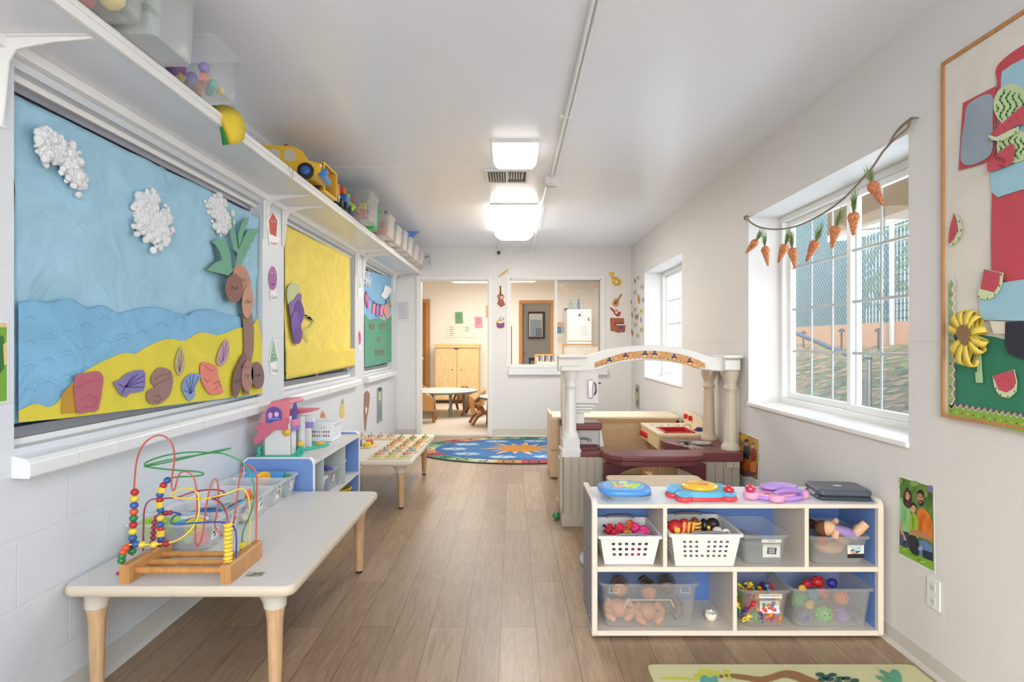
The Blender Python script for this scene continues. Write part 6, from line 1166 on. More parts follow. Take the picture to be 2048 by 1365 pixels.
cut('truck_cab', t, gg, spl([(2000, 320), (1999, 180), (1996, 140), (2012, 118), (2048, 92), (2110, 60)], 3, False)+[(2110, 330), (2000, 340)], REDP, .006, .001)
cut('truck_window', t, gg, spl([(2009, 300), (2008, 160), (2018, 138), (2048, 120), (2110, 92)], 3, False)+[(2110, 320), (2009, 330)], LB, .0085, .001)
cut('truck_hood', t, gg, [(1988, 380), (2048, 366), (2120, 350), (2120, 575), (2048, 566), (1987, 560), (1986, 470)], REDP, .006, .001)
cut('truck_bumper_paper', t, gg, [(1986, 340), (2048, 325), (2120, 308), (2120, 372), (2048, 380), (2002, 395), (1990, 385), (1988, 362)], LB, .009, .001)
cut('truck_fender', t, gg, [(1966, 590), (1985, 570), (2048, 560), (2120, 552), (2120, 644), (2048, 642), (1966, 640)], LB, .010, .001)
cut('truck_tyre', t, gg, [(2019, 645), (2048, 643), (2120, 640), (2120, 722), (2048, 717), (2026, 708), (2018, 690)], P('2B2A38', .8, kind='paper'), .012, .001)
cut('truck_axle_paper', t, gg, [(1985, 642), (2019, 644), (2019, 668), (1993, 668)], P('E3D7C6', .8), .008, .001)
cut('mirror_frame_paper', t, gg, [(1930, 206), (1996, 172), (1994, 320), (1921, 341)], REDP, .006, .001)
cut('mirror_glass_paper', t, gg, spl([(1940, 212), (1960, 196), (1985, 188), (1993, 200), (1991, 240), (1992, 290), (1982, 315), (1950, 330), (1929, 325), (1928, 290), (1935, 240)], 3), P('94A2AD', .8, kind='paper'), .009, .001)
def melon(nm_pts, rind, seeds, h, name='watermelon_slice'):
    F_ = Flat(MB(), gg); F_.poly(rind, P('CBD6AE', .8), h, .001); F_.poly(nm_pts, P('C24F5E', .8, kind='paper'), h+.0012, .0004)
    for a, b in seeds: F_.ell(a, b, .8, 1.8, P('7A2030', .7), h+.002, n=6)
    n = len(rind)
    for k in range(n):
        a, b = rind[k]; c = (sum(p[0] for p in rind)/n, sum(p[1] for p in rind)/n); q = (a+(c[0]-a)*.12, b+(c[1]-b)*.12)
        if min((q[0]-x)**2+(q[1]-y)**2 for x, y in nm_pts) > 6: F_.ell(q[0], q[1], 1.6, 2.8, P('3F8A4A', .7), h+.0022, n=6)
    return F_.m.build(name, t)
melon([(1912, 426), (1918, 440), (1921, 460), (1912, 480), (1903, 488), (1901, 482), (1904, 455)], [(1915, 430), (1924, 440), (1929, 460), (1923, 478), (1911, 491), (1902, 492), (1901, 486), (1912, 480), (1920, 462), (1918, 440)], [(1909, 455), (1912, 468), (1907, 475)], .006)
melon([(1978, 539), (2011, 546), (2008, 570), (1998, 585), (1970, 578)], [(1978, 538), (2017, 546), (2013, 572), (2002, 592), (1985, 601), (1965, 596), (1966, 580), (1972, 565)], [(1984, 552), (1992, 560), (2000, 556), (1985, 570), (1995, 574), (1979, 563)], .014)
melon([(1990, 752), (2032, 740), (2037, 762), (2033, 776), (2018, 786), (2002, 780)], [(1989, 753), (2033, 739), (2039, 765), (2037, 785), (2022, 797), (2005, 793), (1994, 778)], [(2002, 762), (2012, 756), (2022, 762), (2012, 772), (2026, 772)], .006)
for a, b, ra, rb, hh in ((2030, 210, 36, 42, .010), (2036, 292, 34, 34, .012)):
    F_ = Flat(MB(), gg); F_.ell(a, b, ra, rb, P('C6D3A5', .8, kind='paper'), hh, .001, 30)
    for k in range(5):
        L = [(a-ra*.85+k*ra*.35+6*math.sin(j*1.3+k)*.8, b-rb*.8+j*rb*.16+k*3) for j in range(11)]; L = [p for p in L if ((p[0]-a)/ra)**2+((p[1]-b)/rb)**2 < .82]
        if len(L) > 1: F_.line(L, 3.6, P('57A05A', .7), hh+.0015)
    F_.m.build('paper_watermelon', t)
melon([(1992, 268), (2048, 218), (2090, 190), (2090, 248), (2048, 250), (2004, 274)], [(1988, 270), (2004, 274), (2048, 252), (2048, 264), (2012, 284), (1988, 278)], [(2032, 243), (2046, 236), (2020, 256)], .016)
F_ = Flat(MB(), gg); F_.poly([(1985, 330), (2010, 305), (2030, 290), (2040, 288), (2042, 305), (2036, 328), (2012, 338), (1988, 345)], P('C24F5E', .8, kind='paper'), .018, .001); F_.text('Paisley', 2012, 317, 17, P('7A2030', .7), .0195, fy=-1, asp=.62, rot=-.32); F_.text('Little', 2016, 332, 10, P('7A2030', .7), .0195, fy=-1, asp=.62, rot=-.32); F_.m.build('name_slice', t)
# looped paper flower
YF_ = P('E3C957', .7, kind='paper'); cpx, cpy = 1953, 671
fl = Flat(MB(), gg); fl.poly([(1956, 745), (1970, 745), (1971, 766), (1957, 766)], P('A9C99A', .8), .008, .001); fl.poly([(1958, 700), (1966, 700), (1969, 745), (1959, 745)], P('A9C99A', .8), .007, .001); fl.m.build('flower_stem', t)
for k, (ex, ey, w) in enumerate(((1922, 630, 9), (1958, 622, 9), (1971, 632, 8), (1912, 655, 9), (1984, 659, 8), (1920, 706, 9), (1935, 730, 9), (1957, 735, 9), (1977, 708, 9), (1985, 690, 8), (1938, 622, 8))):
    d = Vector((ex-cpx, ey-cpy)); n_ = Vector((-d.y, d.x)).normalized()*w*1.7; m = MB(YF_); L = []
    for q in range(13):
        a = PI*q/12; s_ = math.sin(a) if q < 7 else math.sin(a); u = (1-math.cos(a))/2 if False else (math.sin(a/2*2)*.0)
    ring = []
    for q in range(17):
        th = q/16*2*PI; u = .52-.48*math.cos(th); v = .018*math.sin(th); ring.append((u, .022+v))
    for u, hh in ring:
        c = Vector((cpx, cpy))+d*u; L.append([gg(c.x-n_.x*.5*(.35+.65*u), c.y-n_.y*.5*(.35+.65*u), hh), gg(c.x+n_.x*.5*(.35+.65*u), c.y+n_.y*.5*(.35+.65*u), hh)])
    m.add([p for l in L for p in l], [(2*i, 2*i+1, 2*i+3, 2*i+2) for i in range(16)], True); m.build('flower_petal_loop', t, solid=.0008)
fl = Flat(MB(), gg); fl.poly(spl([(1940, 660), (1950, 650), (1963, 655), (1966, 672), (1958, 692), (1948, 684), (1940, 672)], 3), P('8A6A4A', .8, kind='paper'), .043, .001); fl.m.build('flower_centre', t)
# ================================================================ carrot garland
t = thing('carrot_garland', 'twine garland of orange carrots with grass tops across the big right window', 'garland', (1.47, 3, 1.6)); gk = onright(1.482)
TW = P('8A7A68', .9, kind='cloth'); pts = [(1494, 432), (1500, 444), (1520, 455), (1550, 459), (1580, 456), (1610, 446), (1650, 425), (1690, 395), (1725, 358), (1745, 335), (1765, 305), (1778, 290)]
m = MB(TW).tube([gk(a, b) for a, b in pts], .0045, 6, 5); m.tube([gk(1778, 290), gk(1790, 268), gk(1806, 250), gk(1825, 236)], .005, 6); m.tube([gk(1778, 290), gk(1796, 272), gk(1815, 256), gk(1824, 238, .006)], .004, 6); m.tube([gk(1494, 432), gk(1490, 436, .004), gk(1493, 441)], .006, 6); m.build('twine', t)
for px, py in ((1826, 236), (1492, 433)): MB(METAL).cyl(gk(px, py, -.018), gk(px, py, .012), .003, n=8).build('nail', t)
CRC = speckle(['C97B4E', 'D18A5E', 'BE6E44', 'D9966A'], 160, .8, 'carrot_skin', .004); q_ = random.Random(4)
for (ax, ay, bx_, by_, gx, gy) in ((1516, 483, 1499, 506, 1526, 458), (1534, 495, 1543, 532, 1530, 462), (1575, 490, 1564, 526, 1582, 462), (1589, 498, 1598, 536, 1585, 460), (1637, 483, 1621, 523, 1645, 450), (1678, 452, 1672, 497, 1688, 418), (1713, 426, 1716, 471, 1712, 380), (1750, 368, 1776, 410, 1738, 335)):
    a, b, g_ = gk(ax, ay, .012), gk(bx_, by_, .02), gk(gx, gy, .006); d = (b-a)
    rr = .024; prof = [(.006, -.002), (rr*.8, .004), (rr, .016)]
    n = 12; prof += [(rr*(1-.78*k/n)+(.0016 if k % 2 else -.0010), .016+(d.length-.016)*k/n) for k in range(1, n+1)]
    c = MB(CRC).lathe(prof, a, 14, axis=d.normalized()).build('carrot', t)
    m = MB(P('6F8A4A', .9))
    for k in range(46):
        e = (g_-a)*q_.uniform(.6, 1.25)+Vector((q_.uniform(-.012, .012), q_.uniform(-.03, .03), q_.uniform(-.02, .02))); w = Vector((0, q_.uniform(.0014, .0026), .0008))
        st = a+Vector((0, q_.uniform(-.008, .008), 0)); mid = a+(e)*.5+Vector((q_.uniform(-.008, .008), q_.uniform(-.012, .012), 0))
        m.mat = P(['7F9A55', '96AE66', '6A8A52', 'AABE86'][k % 4], .9); m.add([st-w, st+w, mid+w, mid-w, a+e], [(0, 1, 2, 3), (3, 2, 4)])
    m.build('grass_top', c)
# ================================================================ alphabet rug
RXC, RYC, RA, RB, RZ = .09, 6.52, 1.17, .81, .010
t = thing('alphabet_rug', 'oval blue alphabet rug with sun and clouds before the doorway', 'rug', (RXC, RYC, 0))
m = MB(P('2E3A34', .9, kind='carpet')); n = 72
def ov(k, z, n=72, ph=0): return [Vector((RXC+RA*k*math.cos(2*PI*i/n+ph), RYC+(RB-RA*(1-k))*math.sin(2*PI*i/n+ph) if 0 else RYC+RB*k*math.sin(2*PI*i/n+ph), z)) for i in range(n)]
m.loft([ov(1, 0), ov(1.0, RZ*.8), ov(.992, RZ)], smooth=False); m.build('rug_base', t)
F_ = Flat(MB(), lambda a, b, h=0: Vector((RXC+a, RYC+b, RZ+h)))
TC = {0: 'A83E4A', 1: 'C98C4C', 2: 'C9C0A2', 3: '9AB384', 4: '468A6C'}
def ell2(k, a): return (RA*k*math.cos(a), RB*k*math.sin(a))
# letters run clockwise seen from above; A sits at the far side
A0 = math.radians(97); ang = [A0-2*PI*i/26 for i in range(26)]
for i in range(26):
    col = TC[(i-13) % 5 if i >= 13 else (i+3) % 5] if i not in (2,) else '8FC0C8'; st = 2*PI/26
    P_ = [ell2(.975, ang[i]-st/2+st*k/4) for k in range(5)]+[ell2(.80, ang[i]+st/2-st*k/4) for k in range(5)]
    F_.poly(P_, P(col, .9, kind='carpet'), .0006, 0)
    c = ell2(.888, ang[i]); th = math.atan2(RA*math.sin(ang[i]), RB*math.cos(ang[i])); th = math.atan2(math.sin(ang[i])/RB, math.cos(ang[i])/RA)-PI/2
    F_.text('ABCDEFGHIJKLMNOPQRSTUVWXYZ'[i], c[0], c[1], .17, P('26324A', .9), .0016, rot=th, asp=1.05)
F_.poly([ell2(.80, 2*PI*k/72) for k in range(72)], P('36679F', .9, kind='carpet'), .0010, 0)
F_.poly([ell2(.66, 2*PI*k/72) for k in range(72)], P('4678AE', .9, kind='carpet'), .0016, 0)
NUM = '1234567890'
for i in range(10):
    a = A0+.25-2*PI*i/10; cx_, cy_ = ell2(.62, a); q = []
    for k in range(40): b = 2*PI*k/40; r = 1+.13*math.sin(b*8); q.append((cx_+.135*r*math.cos(b), cy_+.072*r*math.sin(b)))
    F_.poly(q, P('AEC6D2', .9, kind='carpet'), .0022, 0); F_.text(NUM[i], cx_, cy_, .10, P('3A4A6A', .9), .003, rot=(0 if cy_ > -.1 else PI))
for k in range(14):
    a = 2*PI*k/14; r0 = .19; r1 = .40 if k % 2 else .33; w = .15
    F_.poly([(r0*math.cos(a-w)*1.15, r0*math.sin(a-w)), (r1*.75*math.cos(a-w*.4)*1.15, r1*.75*math.sin(a-w*.4)), (r1*math.cos(a+.06)*1.15, r1*math.sin(a+.06)), (r1*.7*math.cos(a+w*.7)*1.15, r1*.7*math.sin(a+w*.7)), (r0*math.cos(a+w)*1.15, r0*math.sin(a+w))], P('E6C38C', .9, kind='carpet'), .0028+.0001*(k % 2), 0)
    F_.poly([(r0*math.cos(a-.06)*1.15, r0*math.sin(a-.06)), (r1*.72*math.cos(a)*1.15, r1*.72*math.sin(a)), (r0*math.cos(a+.06)*1.15, r0*math.sin(a+.06))], P('C9563E', .9, kind='carpet'), .0034, 0)
F_.ell(0, 0, .235, .205, P('D08C3C', .9, kind='carpet'), .0042, 0, 36)
F_.m.build('rug_pattern', t)
# ================================================================ foreground rug
ff = onfloor(.010)
t = thing('play_rug', 'pale green rug with palm tree pattern at the bottom right of the picture', 'rug', (1.0, 1.7, 0))
RG = P('D3CFA0', .95, kind='carpet'); p0 = ff(1291, 1331); m = MB(RG)
m.loft([rrect((.490+1.455)/2, (2.145+.85)/2, 1.455-.490, 2.145-.85, .02, z) for z in (0, .008, .010)], smooth=False); m.build('rug_pile', t)
F_ = Flat(MB(), ff)
def C2(c): return P(c, .95, kind='carpet')
for k, (q, c) in enumerate((([(1322, 1356), (1350, 1354), (1400, 1357), (1440, 1350), (1430, 1362), (1380, 1362), (1326, 1360)], 'C6C957'), ([(1395, 1347), (1402, 1340), (1425, 1341), (1445, 1350), (1430, 1354), (1400, 1352)], 'C6C957'), ([(1386, 1352), (1400, 1349), (1436, 1356), (1425, 1361), (1392, 1357)], 'BFC44F'), ([(1446, 1342), (1456, 1341), (1466, 1352), (1462, 1362), (1450, 1358)], 'C6C957'),
    ([(1400, 1363), (1408, 1352), (1420, 1358), (1432, 1352), (1436, 1365), (1430, 1375), (1410, 1375)], '5FA39A'), ([(1462, 1350), (1490, 1352), (1520, 1356), (1545, 1350), (1570, 1343), (1595, 1346), (1620, 1356), (1650, 1368), (1680, 1378), (1640, 1385), (1600, 1366), (1570, 1357), (1545, 1364), (1520, 1368), (1490, 1362), (1464, 1358)], '93693F'),
    ([(1438, 1354), (1444, 1352), (1447, 1357), (1440, 1358)], '93693F'), ([(1450, 1352), (1455, 1351), (1457, 1356), (1451, 1356)], '93693F'))): F_.poly(spl(q, 3), C2(c), .0006+.0004*k, 0)
for px, py in ((1640, 1352), (1652, 1357), (1665, 1353), (1680, 1360), (1693, 1360), (1710, 1364), (1660, 1362), (1645, 1362), (1676, 1368), (1700, 1370)): F_.ell(px, py, 9, 4, C2('2F5A4F'), .0042, 0, 12)
for q in ([(1752, 1358), (1762, 1356), (1800, 1368), (1790, 1375)], [(1760, 1346), (1768, 1345), (1800, 1362), (1792, 1368)], [(1783, 1346), (1795, 1345), (1804, 1360), (1800, 1376), (1790, 1370)]): F_.poly(spl(q, 3), C2('5FA07E'), .0044+.0004*int(q[0][0] % 7), 0)
ff2 = F_
for q, c in (([(1330, 1400), (1370, 1392), (1420, 1405), (1380, 1418)], 'C6C957'), ([(1560, 1420), (1640, 1410), (1700, 1440), (1600, 1460)], '5FA07E'), ([(1700, 1500), (1800, 1480), (1860, 1540), (1760, 1570)], '93693F'), ([(1450, 1500), (1540, 1470), (1590, 1540), (1480, 1570)], 'C6C957')): F_.poly(spl(q, 3), C2(c), .001, 0)
F_.m.build('rug_pattern', t)
# ================================================================ things on the high shelf
SZ = 2.087; DUSTY = 'D5D8D8'
def shelf_bin(label, y0, y1, h, x1=-1.037, x0=-1.40, cols=(), n=0, a=.34, col=DUSTY, seed=1, cname='toy_piece', clabel=None, big=.03, lid=False):
    q = random.Random(seed); t_ = clear_tub(label, (x0+x1)/2, (y0+y1)/2, SZ, x1-x0, y1-y0, h, a, col, .012)
    if lid:
        cx_, cy_ = (x0+x1)/2, (y0+y1)/2
        MB(clear(col, .5)).loft([rrect(cx_, cy_, x1-x0+.02, y1-y0+.02, .03, SZ+h+z) for z in (.001, .010)]+[rrect(cx_, cy_, x1-x0-.02, y1-y0-.02, .03, SZ+h+.016)]).build('lid', t_)
    for k in range(n):
        c, nm = cols[k % len(cols)]; r = big*q.uniform(.75, 1.05); nx = max(1, int((x1-x0-.05)/(2*big))); ny = max(1, int((y1-y0-.04)/(2*big)))
        i, j, l = k % nx, (k//nx) % ny, k//(nx*ny); x = x1-.03-big-(x1-x0-.06-2*big)*(i/max(1, nx-1)); y = y0+.025+big+(y1-y0-.05-2*big)*(j/max(1, ny-1)); z = SZ+.01+big+2*big*.8*l
        if z+big > SZ+h: break
        m = MB(P(c, .5)); kind = q.choice('bes') if cname == 'toy_piece' else 'b'
        if kind == 'b': m.box((x, y, z), (r*1.4, r*1.4, r*1.4))
        elif kind == 'e': m.ell((x, y, z), r*.9, 10, 8)
        else: m.cyl((x, y, z-r*.7), (x, y, z+r*.7), r*.8, n=10)
        tag(m.build(cname, bevel=.003 if kind == 'b' else 0), '%s %s' % (nm, clabel), 'toy piece', '%s pieces %s' % (nm, clabel))
    return t_
tb = shelf_bin('clear bin of pink and blue foam letters on the high shelf, nearest the camera', 1.28, 1.69, .20, cols=[('E0708F', 'pink'), ('7FA3D8', 'pale blue'), ('E6D27A', 'yellow'), ('D85A6A', 'rose red'), ('B8D06A', 'lime')], n=40, seed=2, a=.12, clabel='foam piece in the nearest bin on the high shelf', big=.038)
tb = shelf_bin('tall milky clear bin with grey-green boxes on the high shelf, second from camera', 1.72, 1.95, .26, cols=[('A9BDB0', 'grey green'), ('8FA89A', 'sage'), ('C9B8B0', 'dusty pink')], n=12, a=.5, seed=3, clabel='box in the milky second bin on the high shelf', big=.05, cname='small_box', lid=True)
tb = shelf_bin('clear open bin with purple ball and teal toys on the high shelf, third', 2.04, 2.25, .165, cols=[('E28A7A', 'coral'), ('8A7ABF', 'violet'), ('E3C06A', 'amber'), ('5FB8A8', 'teal')], n=22, seed=4, a=.15, clabel='soft piece in the third bin on the high shelf', big=.022)
toy('toy_ball', 'purple ball in the third clear bin on the high shelf', 'toy ball', P('8E3A9E', .4), lambda m: m.ell((-1.19, 2.09, SZ+.062), .034))
t = thing('cloth_cap', 'yellow and green cloth hanging over the edge of the high shelf', 'cloth', (-1.14, 2.38, 1.98)); sh = lambda a, b, h=0: at(a, b, 2.40)+Vector((h, 0, 0))
def ribbon(cols_pts, col, nm):
    L = []
    for k, row in enumerate(cols_pts): L.append([at(a, b, y)+Vector((0, 0, 0)) for a, b, y in row])
    m = MB(P(col, .8, kind='cloth')); nc = len(L[0]); m.add([p for l in L for p in l], [(j*nc+i, j*nc+i+1, (j+1)*nc+i+1, (j+1)*nc+i) for j in range(len(L)-1) for i in range(nc-1)], True); return m.build(nm, t, solid=.004)
ribbon([[(430, 212, 2.37), (447, 210, 2.38), (466, 215, 2.40), (478, 226, 2.43)], [(437, 225, 2.34), (450, 228, 2.33), (470, 232, 2.36), (488, 242, 2.41)], [(447, 255, 2.34), (458, 258, 2.33), (474, 262, 2.36), (491, 262, 2.41)], [(458, 287, 2.34), (466, 289, 2.34), (476, 287, 2.37), (487, 280, 2.41)]], 'E2C63A', 'yellow_side')
ribbon([[(422, 211, 2.38), (432, 211, 2.37)], [(430, 226, 2.36), (439, 226, 2.345)], [(440, 255, 2.36), (449, 255, 2.345)], [(446, 291, 2.36), (460, 288, 2.345)]], '3E9C46', 'green_side')
# yellow school bus
by0, by1, bx0, bx1 = 2.96, 3.33, -1.36, -1.13
t = thing('toy_bus', 'yellow toy school bus with blue bumper and black wheels on the high shelf', 'toy bus', (-1.24, 3.14, SZ))
BY_ = P('E3B32B', .35); prof = [(2.94, .025), (3.30, .025), (3.335, .045), (3.33, .085), (3.27, .105), (3.235, .155), (3.19, .178), (3.02, .182), (2.96, .165), (2.935, .12)]
MB(BY_).loft([[Vector((x, yy, SZ+z)) for yy, z in prof] for x in (bx0, bx1)], smooth=False).build('body', t, bevel=.012, seg=3)
def xf(x): return lambda a, b, h=0: Vector((x+h, a, SZ+b))
F_ = Flat(MB(), xf(bx1)); 
for c_ in ((3.00, .125), (3.085, .128), (3.17, .128)): F_.poly(spl([(c_[0]-.028, c_[1]-.028), (c_[0]+.028, c_[1]-.028), (c_[0]+.028, c_[1]+.02), (c_[0], c_[1]+.034), (c_[0]-.028, c_[1]+.02)], 3), P('C9BFA5', .3), .001, .001)
F_.build = F_.m.build('window_print', t)
F_ = Flat(MB(), xf(bx1)); F_.line([(3.0, .075), (3.10, .075)], .012, P('8A7A4A', .5), .0015); [F_.line([(3.005+k*.018, .072), (3.015+k*.018, .079)], .006, P('5A4A2A', .5), .003) for k in range(5)]; F_.m.build('side_sticker', t)
for y in (3.03, 3.255):
    for x, s_ in ((bx1+.002, 1), (bx0-.002, -1)):
        w = MB(P('1E1E22', .6)).lathe([(.034, 0), (.044, .004), (.044, .024), (.034, .028)], (x-.012*s_, y, SZ+.044), axis=(s_, 0, 0), n=20).build('wheel', t); MB(P('2E62B0', .35)).lathe([(.024, .026), (.024, .031), (.008, .034)], (x-.012*s_, y, SZ+.044), axis=(s_, 0, 0), n=16).build('hub_cap', w)
m = MB(P('3A7CC4', .35)); m.bx(bx0+.01, bx1-.005, 3.325, 3.355, SZ+.02, SZ+.055); m.ell((bx1-.06, 3.35, SZ+.06), (.035, .016, .018)); m.build('bumper', t, bevel=.005)
for x in (bx0+.03, bx1-.03): MB(P('E9E9E4', .3)).ell((x, 3.325, SZ+.085), (.014, .010, .014)).build('headlight', t)
MB(P('A83A2A', .4)).cyl((bx1-.04, 3.14, SZ+.18), (bx1-.04, 3.14, SZ+.20), .009).build('roof_light', t); MB(P('D0534A', .5)).ell((bx1-.03, 2.945, SZ+.09), (.03, .02, .03)).build('rear_figure', t)
t.location = (-1.27, 3.36, SZ); t.rotation_euler = (0, 0, math.radians(-82))
tag(MB(P('6A6A68', .5)).tube([(-1.146, 3.02, SZ+.006), (-1.138, 3.03, SZ-.03), (-1.138, 3.06, SZ-.05), (-1.142, 3.08, SZ-.02), (-1.146, 3.08, SZ+.006)], .0012, 5).build('string_loop'), 'thin string loop hanging from the toy bus over the shelf edge', 'string')
# yellow tub tipped, truck, blue-green car
t = thing('yellow_tub', 'open yellow plastic tub lying on its side on the high shelf', 'tub', (-1.25, 3.62, SZ)); x0, x1, y0, y1, h = -1.38, -1.13, 3.53, 3.77, .175
m = MB(P('E0B436', .4)); m.bx(x0, x1, y0, y1, SZ, SZ+.006); m.bx(x0, x1, y1-.006, y1, SZ, SZ+h); m.bx(x0, x0+.006, y0, y1, SZ, SZ+h); m.bx(x0, x1, y0, y1, SZ+h-.006, SZ+h); m.build('shell', t, bevel=.002)
m = MB(P('E8C24A', .4)); m.bx(x1, x1+.012, y0-.01, y1+.01, SZ, SZ+.012).bx(x1, x1+.012, y0-.01, y1+.01, SZ+h-.012, SZ+h).bx(x1, x1+.012, y1-.002, y1+.01, SZ+.012, SZ+h-.012).bx(x1, x1+.012, y0-.01, y0+.002, SZ+.012, SZ+h-.012); m.build('rim', t, bevel=.003)
t = thing('toy_truck', 'orange and white toy truck with black wheel on the high shelf', 'toy truck', (-1.2, 3.9, SZ))
MB(P('DD7A2E', .4)).bx(-1.30, -1.15, 3.83, 3.95, SZ+.06, SZ+.15).build('cab', t, bevel=.008); MB(P('DAD6CE', .4)).bx(-1.30, -1.145, 3.84, 3.99, SZ+.025, SZ+.07).build('chassis', t, bevel=.004); MB(P('1E2A2A', .5)).ell((-1.2, 3.86, SZ+.16), (.014, .014, .012)).build('roof_light', t)
for y in (3.83, 3.95): MB(P('1E1E22', .6)).lathe([(.024, 0), (.032, .004), (.032, .02), (.022, .022)], (-1.155, y, SZ+.032), axis=(1, 0, 0), n=18).build('wheel', t)
t = thing('toy_car', 'blue and lime toy car with orange figure on the high shelf', 'toy car', (-1.18, 4.1, SZ))
MB(P('2E74B8', .35)).bx(-1.27, -1.13, 4.03, 4.12, SZ+.03, SZ+.11).build('body', t, bevel=.01); MB(P('A6CE3A', .35)).prism([(-1.28, 4.12, SZ+.02), (-1.12, 4.12, SZ+.02), (-1.10, 4.12, SZ+.05), (-1.14, 4.12, SZ+.09), (-1.14, 4.12, SZ+.135), (-1.28, 4.12, SZ+.135)], (0, .04, 0)).build('front_face', t, bevel=.005)
MB(P('DD5A2A', .5)).box((-1.18, 4.07, SZ+.14), (.06, .05, .05)).build('figure', t, bevel=.008)
for y in (4.03, 4.13): MB(P('1C2438', .6)).lathe([(.02, 0), (.028, .003), (.028, .016), (.01, .02)], (-1.142, y, SZ+.028), axis=(1, 0, 0), n=16).build('wheel', t)
shelf_bin('clear bin of yellow, blue and red blocks on the high shelf beside the green bin', 4.30, 4.60, .205, cols=[('C9605A', 'red'), ('6A7AA8', 'slate blue'), ('E0C04A', 'yellow'), ('DDB83E', 'amber'), ('7F90A0', 'grey blue')], n=30, seed=6, clabel='building block in the clear bin beside the green bin', big=.034, cname='toy_block', lid=True)
t = thing('green_bin', 'bright green plastic bin with leafy toy on top on the high shelf', 'bin', (-1.24, 4.75, SZ)); m = MB(P('3FA656', .4)); tub_shell(m, -1.245, 4.755, SZ, .33, .17, .18, .02); m.build('tub', t)
m = MB(P('2E9A48', .5))
for k in range(14): m.ell((-1.13+R.uniform(-.06, .03), 4.74+R.uniform(-.05, .05), SZ+.19+R.uniform(-.01, .03)), R.uniform(.014, .024), 8, 6)
tag(m.build('leafy_toy'), 'knobbly green toy heap on top of the green shelf bin', 'toy')
lst = [('clear clip-lid bin of red and orange toys right after the green shelf bin', 4.98, 5.24, .185, [('D86A6A', 'red'), ('E0A060', 'orange'), ('B8505A', 'dark red')]),
       ('clear bag-like bin with yellow paper on the high shelf after the clip-lid bin', 5.34, 5.58, .16, [('E3DF9A', 'pale yellow'), ('D8D4C0', 'cream')]),
       ('clear bin with pale grey contents in the middle of the far shelf group', 5.70, 5.90, .18, [('B9B4B4', 'grey'), ('E3C8C0', 'pale pink')]),
       ('clear bin with pink and grey contents under the blue toy sail', 5.98, 6.22, .17, [('C9A0A8', 'dusty pink'), ('A8A8B0', 'grey')]),
       ('milky clear bin second from the far end of the high shelf', 6.36, 6.62, .15, [('E0B8A8', 'peach'), ('D8D0C8', 'cream')]),
       ('last milky clear bin at the far end of the high shelf', 6.74, 7.0, .14, [('E8DDC8', 'cream'), ('D9B8A0', 'tan')])]
for k, (lb, y0, y1, h, cols) in enumerate(lst): shelf_bin(lb, y0, y1, h, cols=cols, n=14, a=.5, seed=20+k, clabel='piece in the '+['clip-lid', 'bag-like', 'middle far', 'sail topped', 'second last', 'last'][k]+' shelf bin', big=.036, col='E6E0DC')
MB_ = MB(METAL).bx(-1.085, -1.055, 5.0, 5.05, SZ+.19, SZ+.215); tag(MB_.build('binder_clip', bevel=.003), 'grey metal clip on the red toys bin on the high shelf', 'clip')
tag(MB(P('4F86C4', .5)).prism([(-1.20, 6.12, SZ+.175), (-1.13, 6.14, SZ+.26), (-.98, 6.20, SZ+.265), (-1.03, 6.22, SZ+.235), (-1.09, 6.22, SZ+.175)], (.01, .03, 0)).build('toy_sail', bevel=.003), 'bright blue sail shaped toy standing on the far shelf bins', 'toy')
tag(MB(P('D8783A', .5)).ell((-1.18, 7.15, SZ+.02), (.03, .03, .02)).use(P('E3C04A', .5)).ell((-1.17, 7.12, SZ+.05), (.035, .02, .012)).build('toy_animal'), 'small orange and yellow toy at the very end of the high shelf', 'toy')
# ================================================================ far room
CAB = P('DDBE88', .45, kind='wood'); t = thing('wood_cabinet', 'light wood two door cabinet against the far room wall', 'cabinet', (-1.08, 11.7, 0))
kx0, kx1, ky = -1.50, -.645, 11.45
MB(CAB).bx(kx0, kx1, ky+.02, 11.93, .06, 1.08).build('body', t, bevel=.004); MB(P('D9B67C', .45)).bx(kx0-.01, kx1+.01, ky-.01, 11.94, 1.08, 1.155).build('top_rail', t, bevel=.004)
for a, b, kx in ((kx0+.012, (kx0+kx1)/2-.003, (kx0+kx1)/2-.09), ((kx0+kx1)/2+.003, kx1-.012, (kx0+kx1)/2+.09)): d = MB(CAB).bx(a, b, ky, ky+.02, .08, 1.07).build('door', t, bevel=.003); MB(METAL).ell((kx, ky-.008, .66), .014).build('knob', d)
MB(P('3A241A', .5)).prism([(-1.14, ky-.003, 1.07), (-1.02, ky-.003, 1.07), (-1.05, ky-.003, 1.05), (-1.11, ky-.003, 1.05)], (0, .003, 0)).build('grip_slot', t)
MB(P('3B2A1E', .6)).bx(kx0+.02, kx1-.02, ky+.04, 11.9, 0, .06).build('plinth', t)
TT = P('C9C2BA', .35); TE = P('6F767A', .4)
def round_table(label, x, y, r=.60, h=.40):
    t = thing('round_table', label, 'table', (x, y, 0), 'round tables in the far room')
    MB(TE).lathe([(r-.01, h-.03), (r, h-.026), (r, h-.006), (r-.004, h-.002)], (x, y, 0), 48).build('edge_band', t); MB(TT).lathe([(r-.003, h-.0015), (r-.004, h+.001)], (x, y, 0), 48).build('tabletop', t)
    for k in range(4): a = k*PI/2+.5; l = MB(TE).cyl((x+.42*math.cos(a), y+.42*math.sin(a), .02), (x+.40*math.cos(a), y+.40*math.sin(a), h-.03), .024).build('leg', t); MB(METAL).cyl((x+.42*math.cos(a), y+.42*math.sin(a), 0), (x+.42*math.cos(a), y+.42*math.sin(a), .02), .02).build('foot', l)
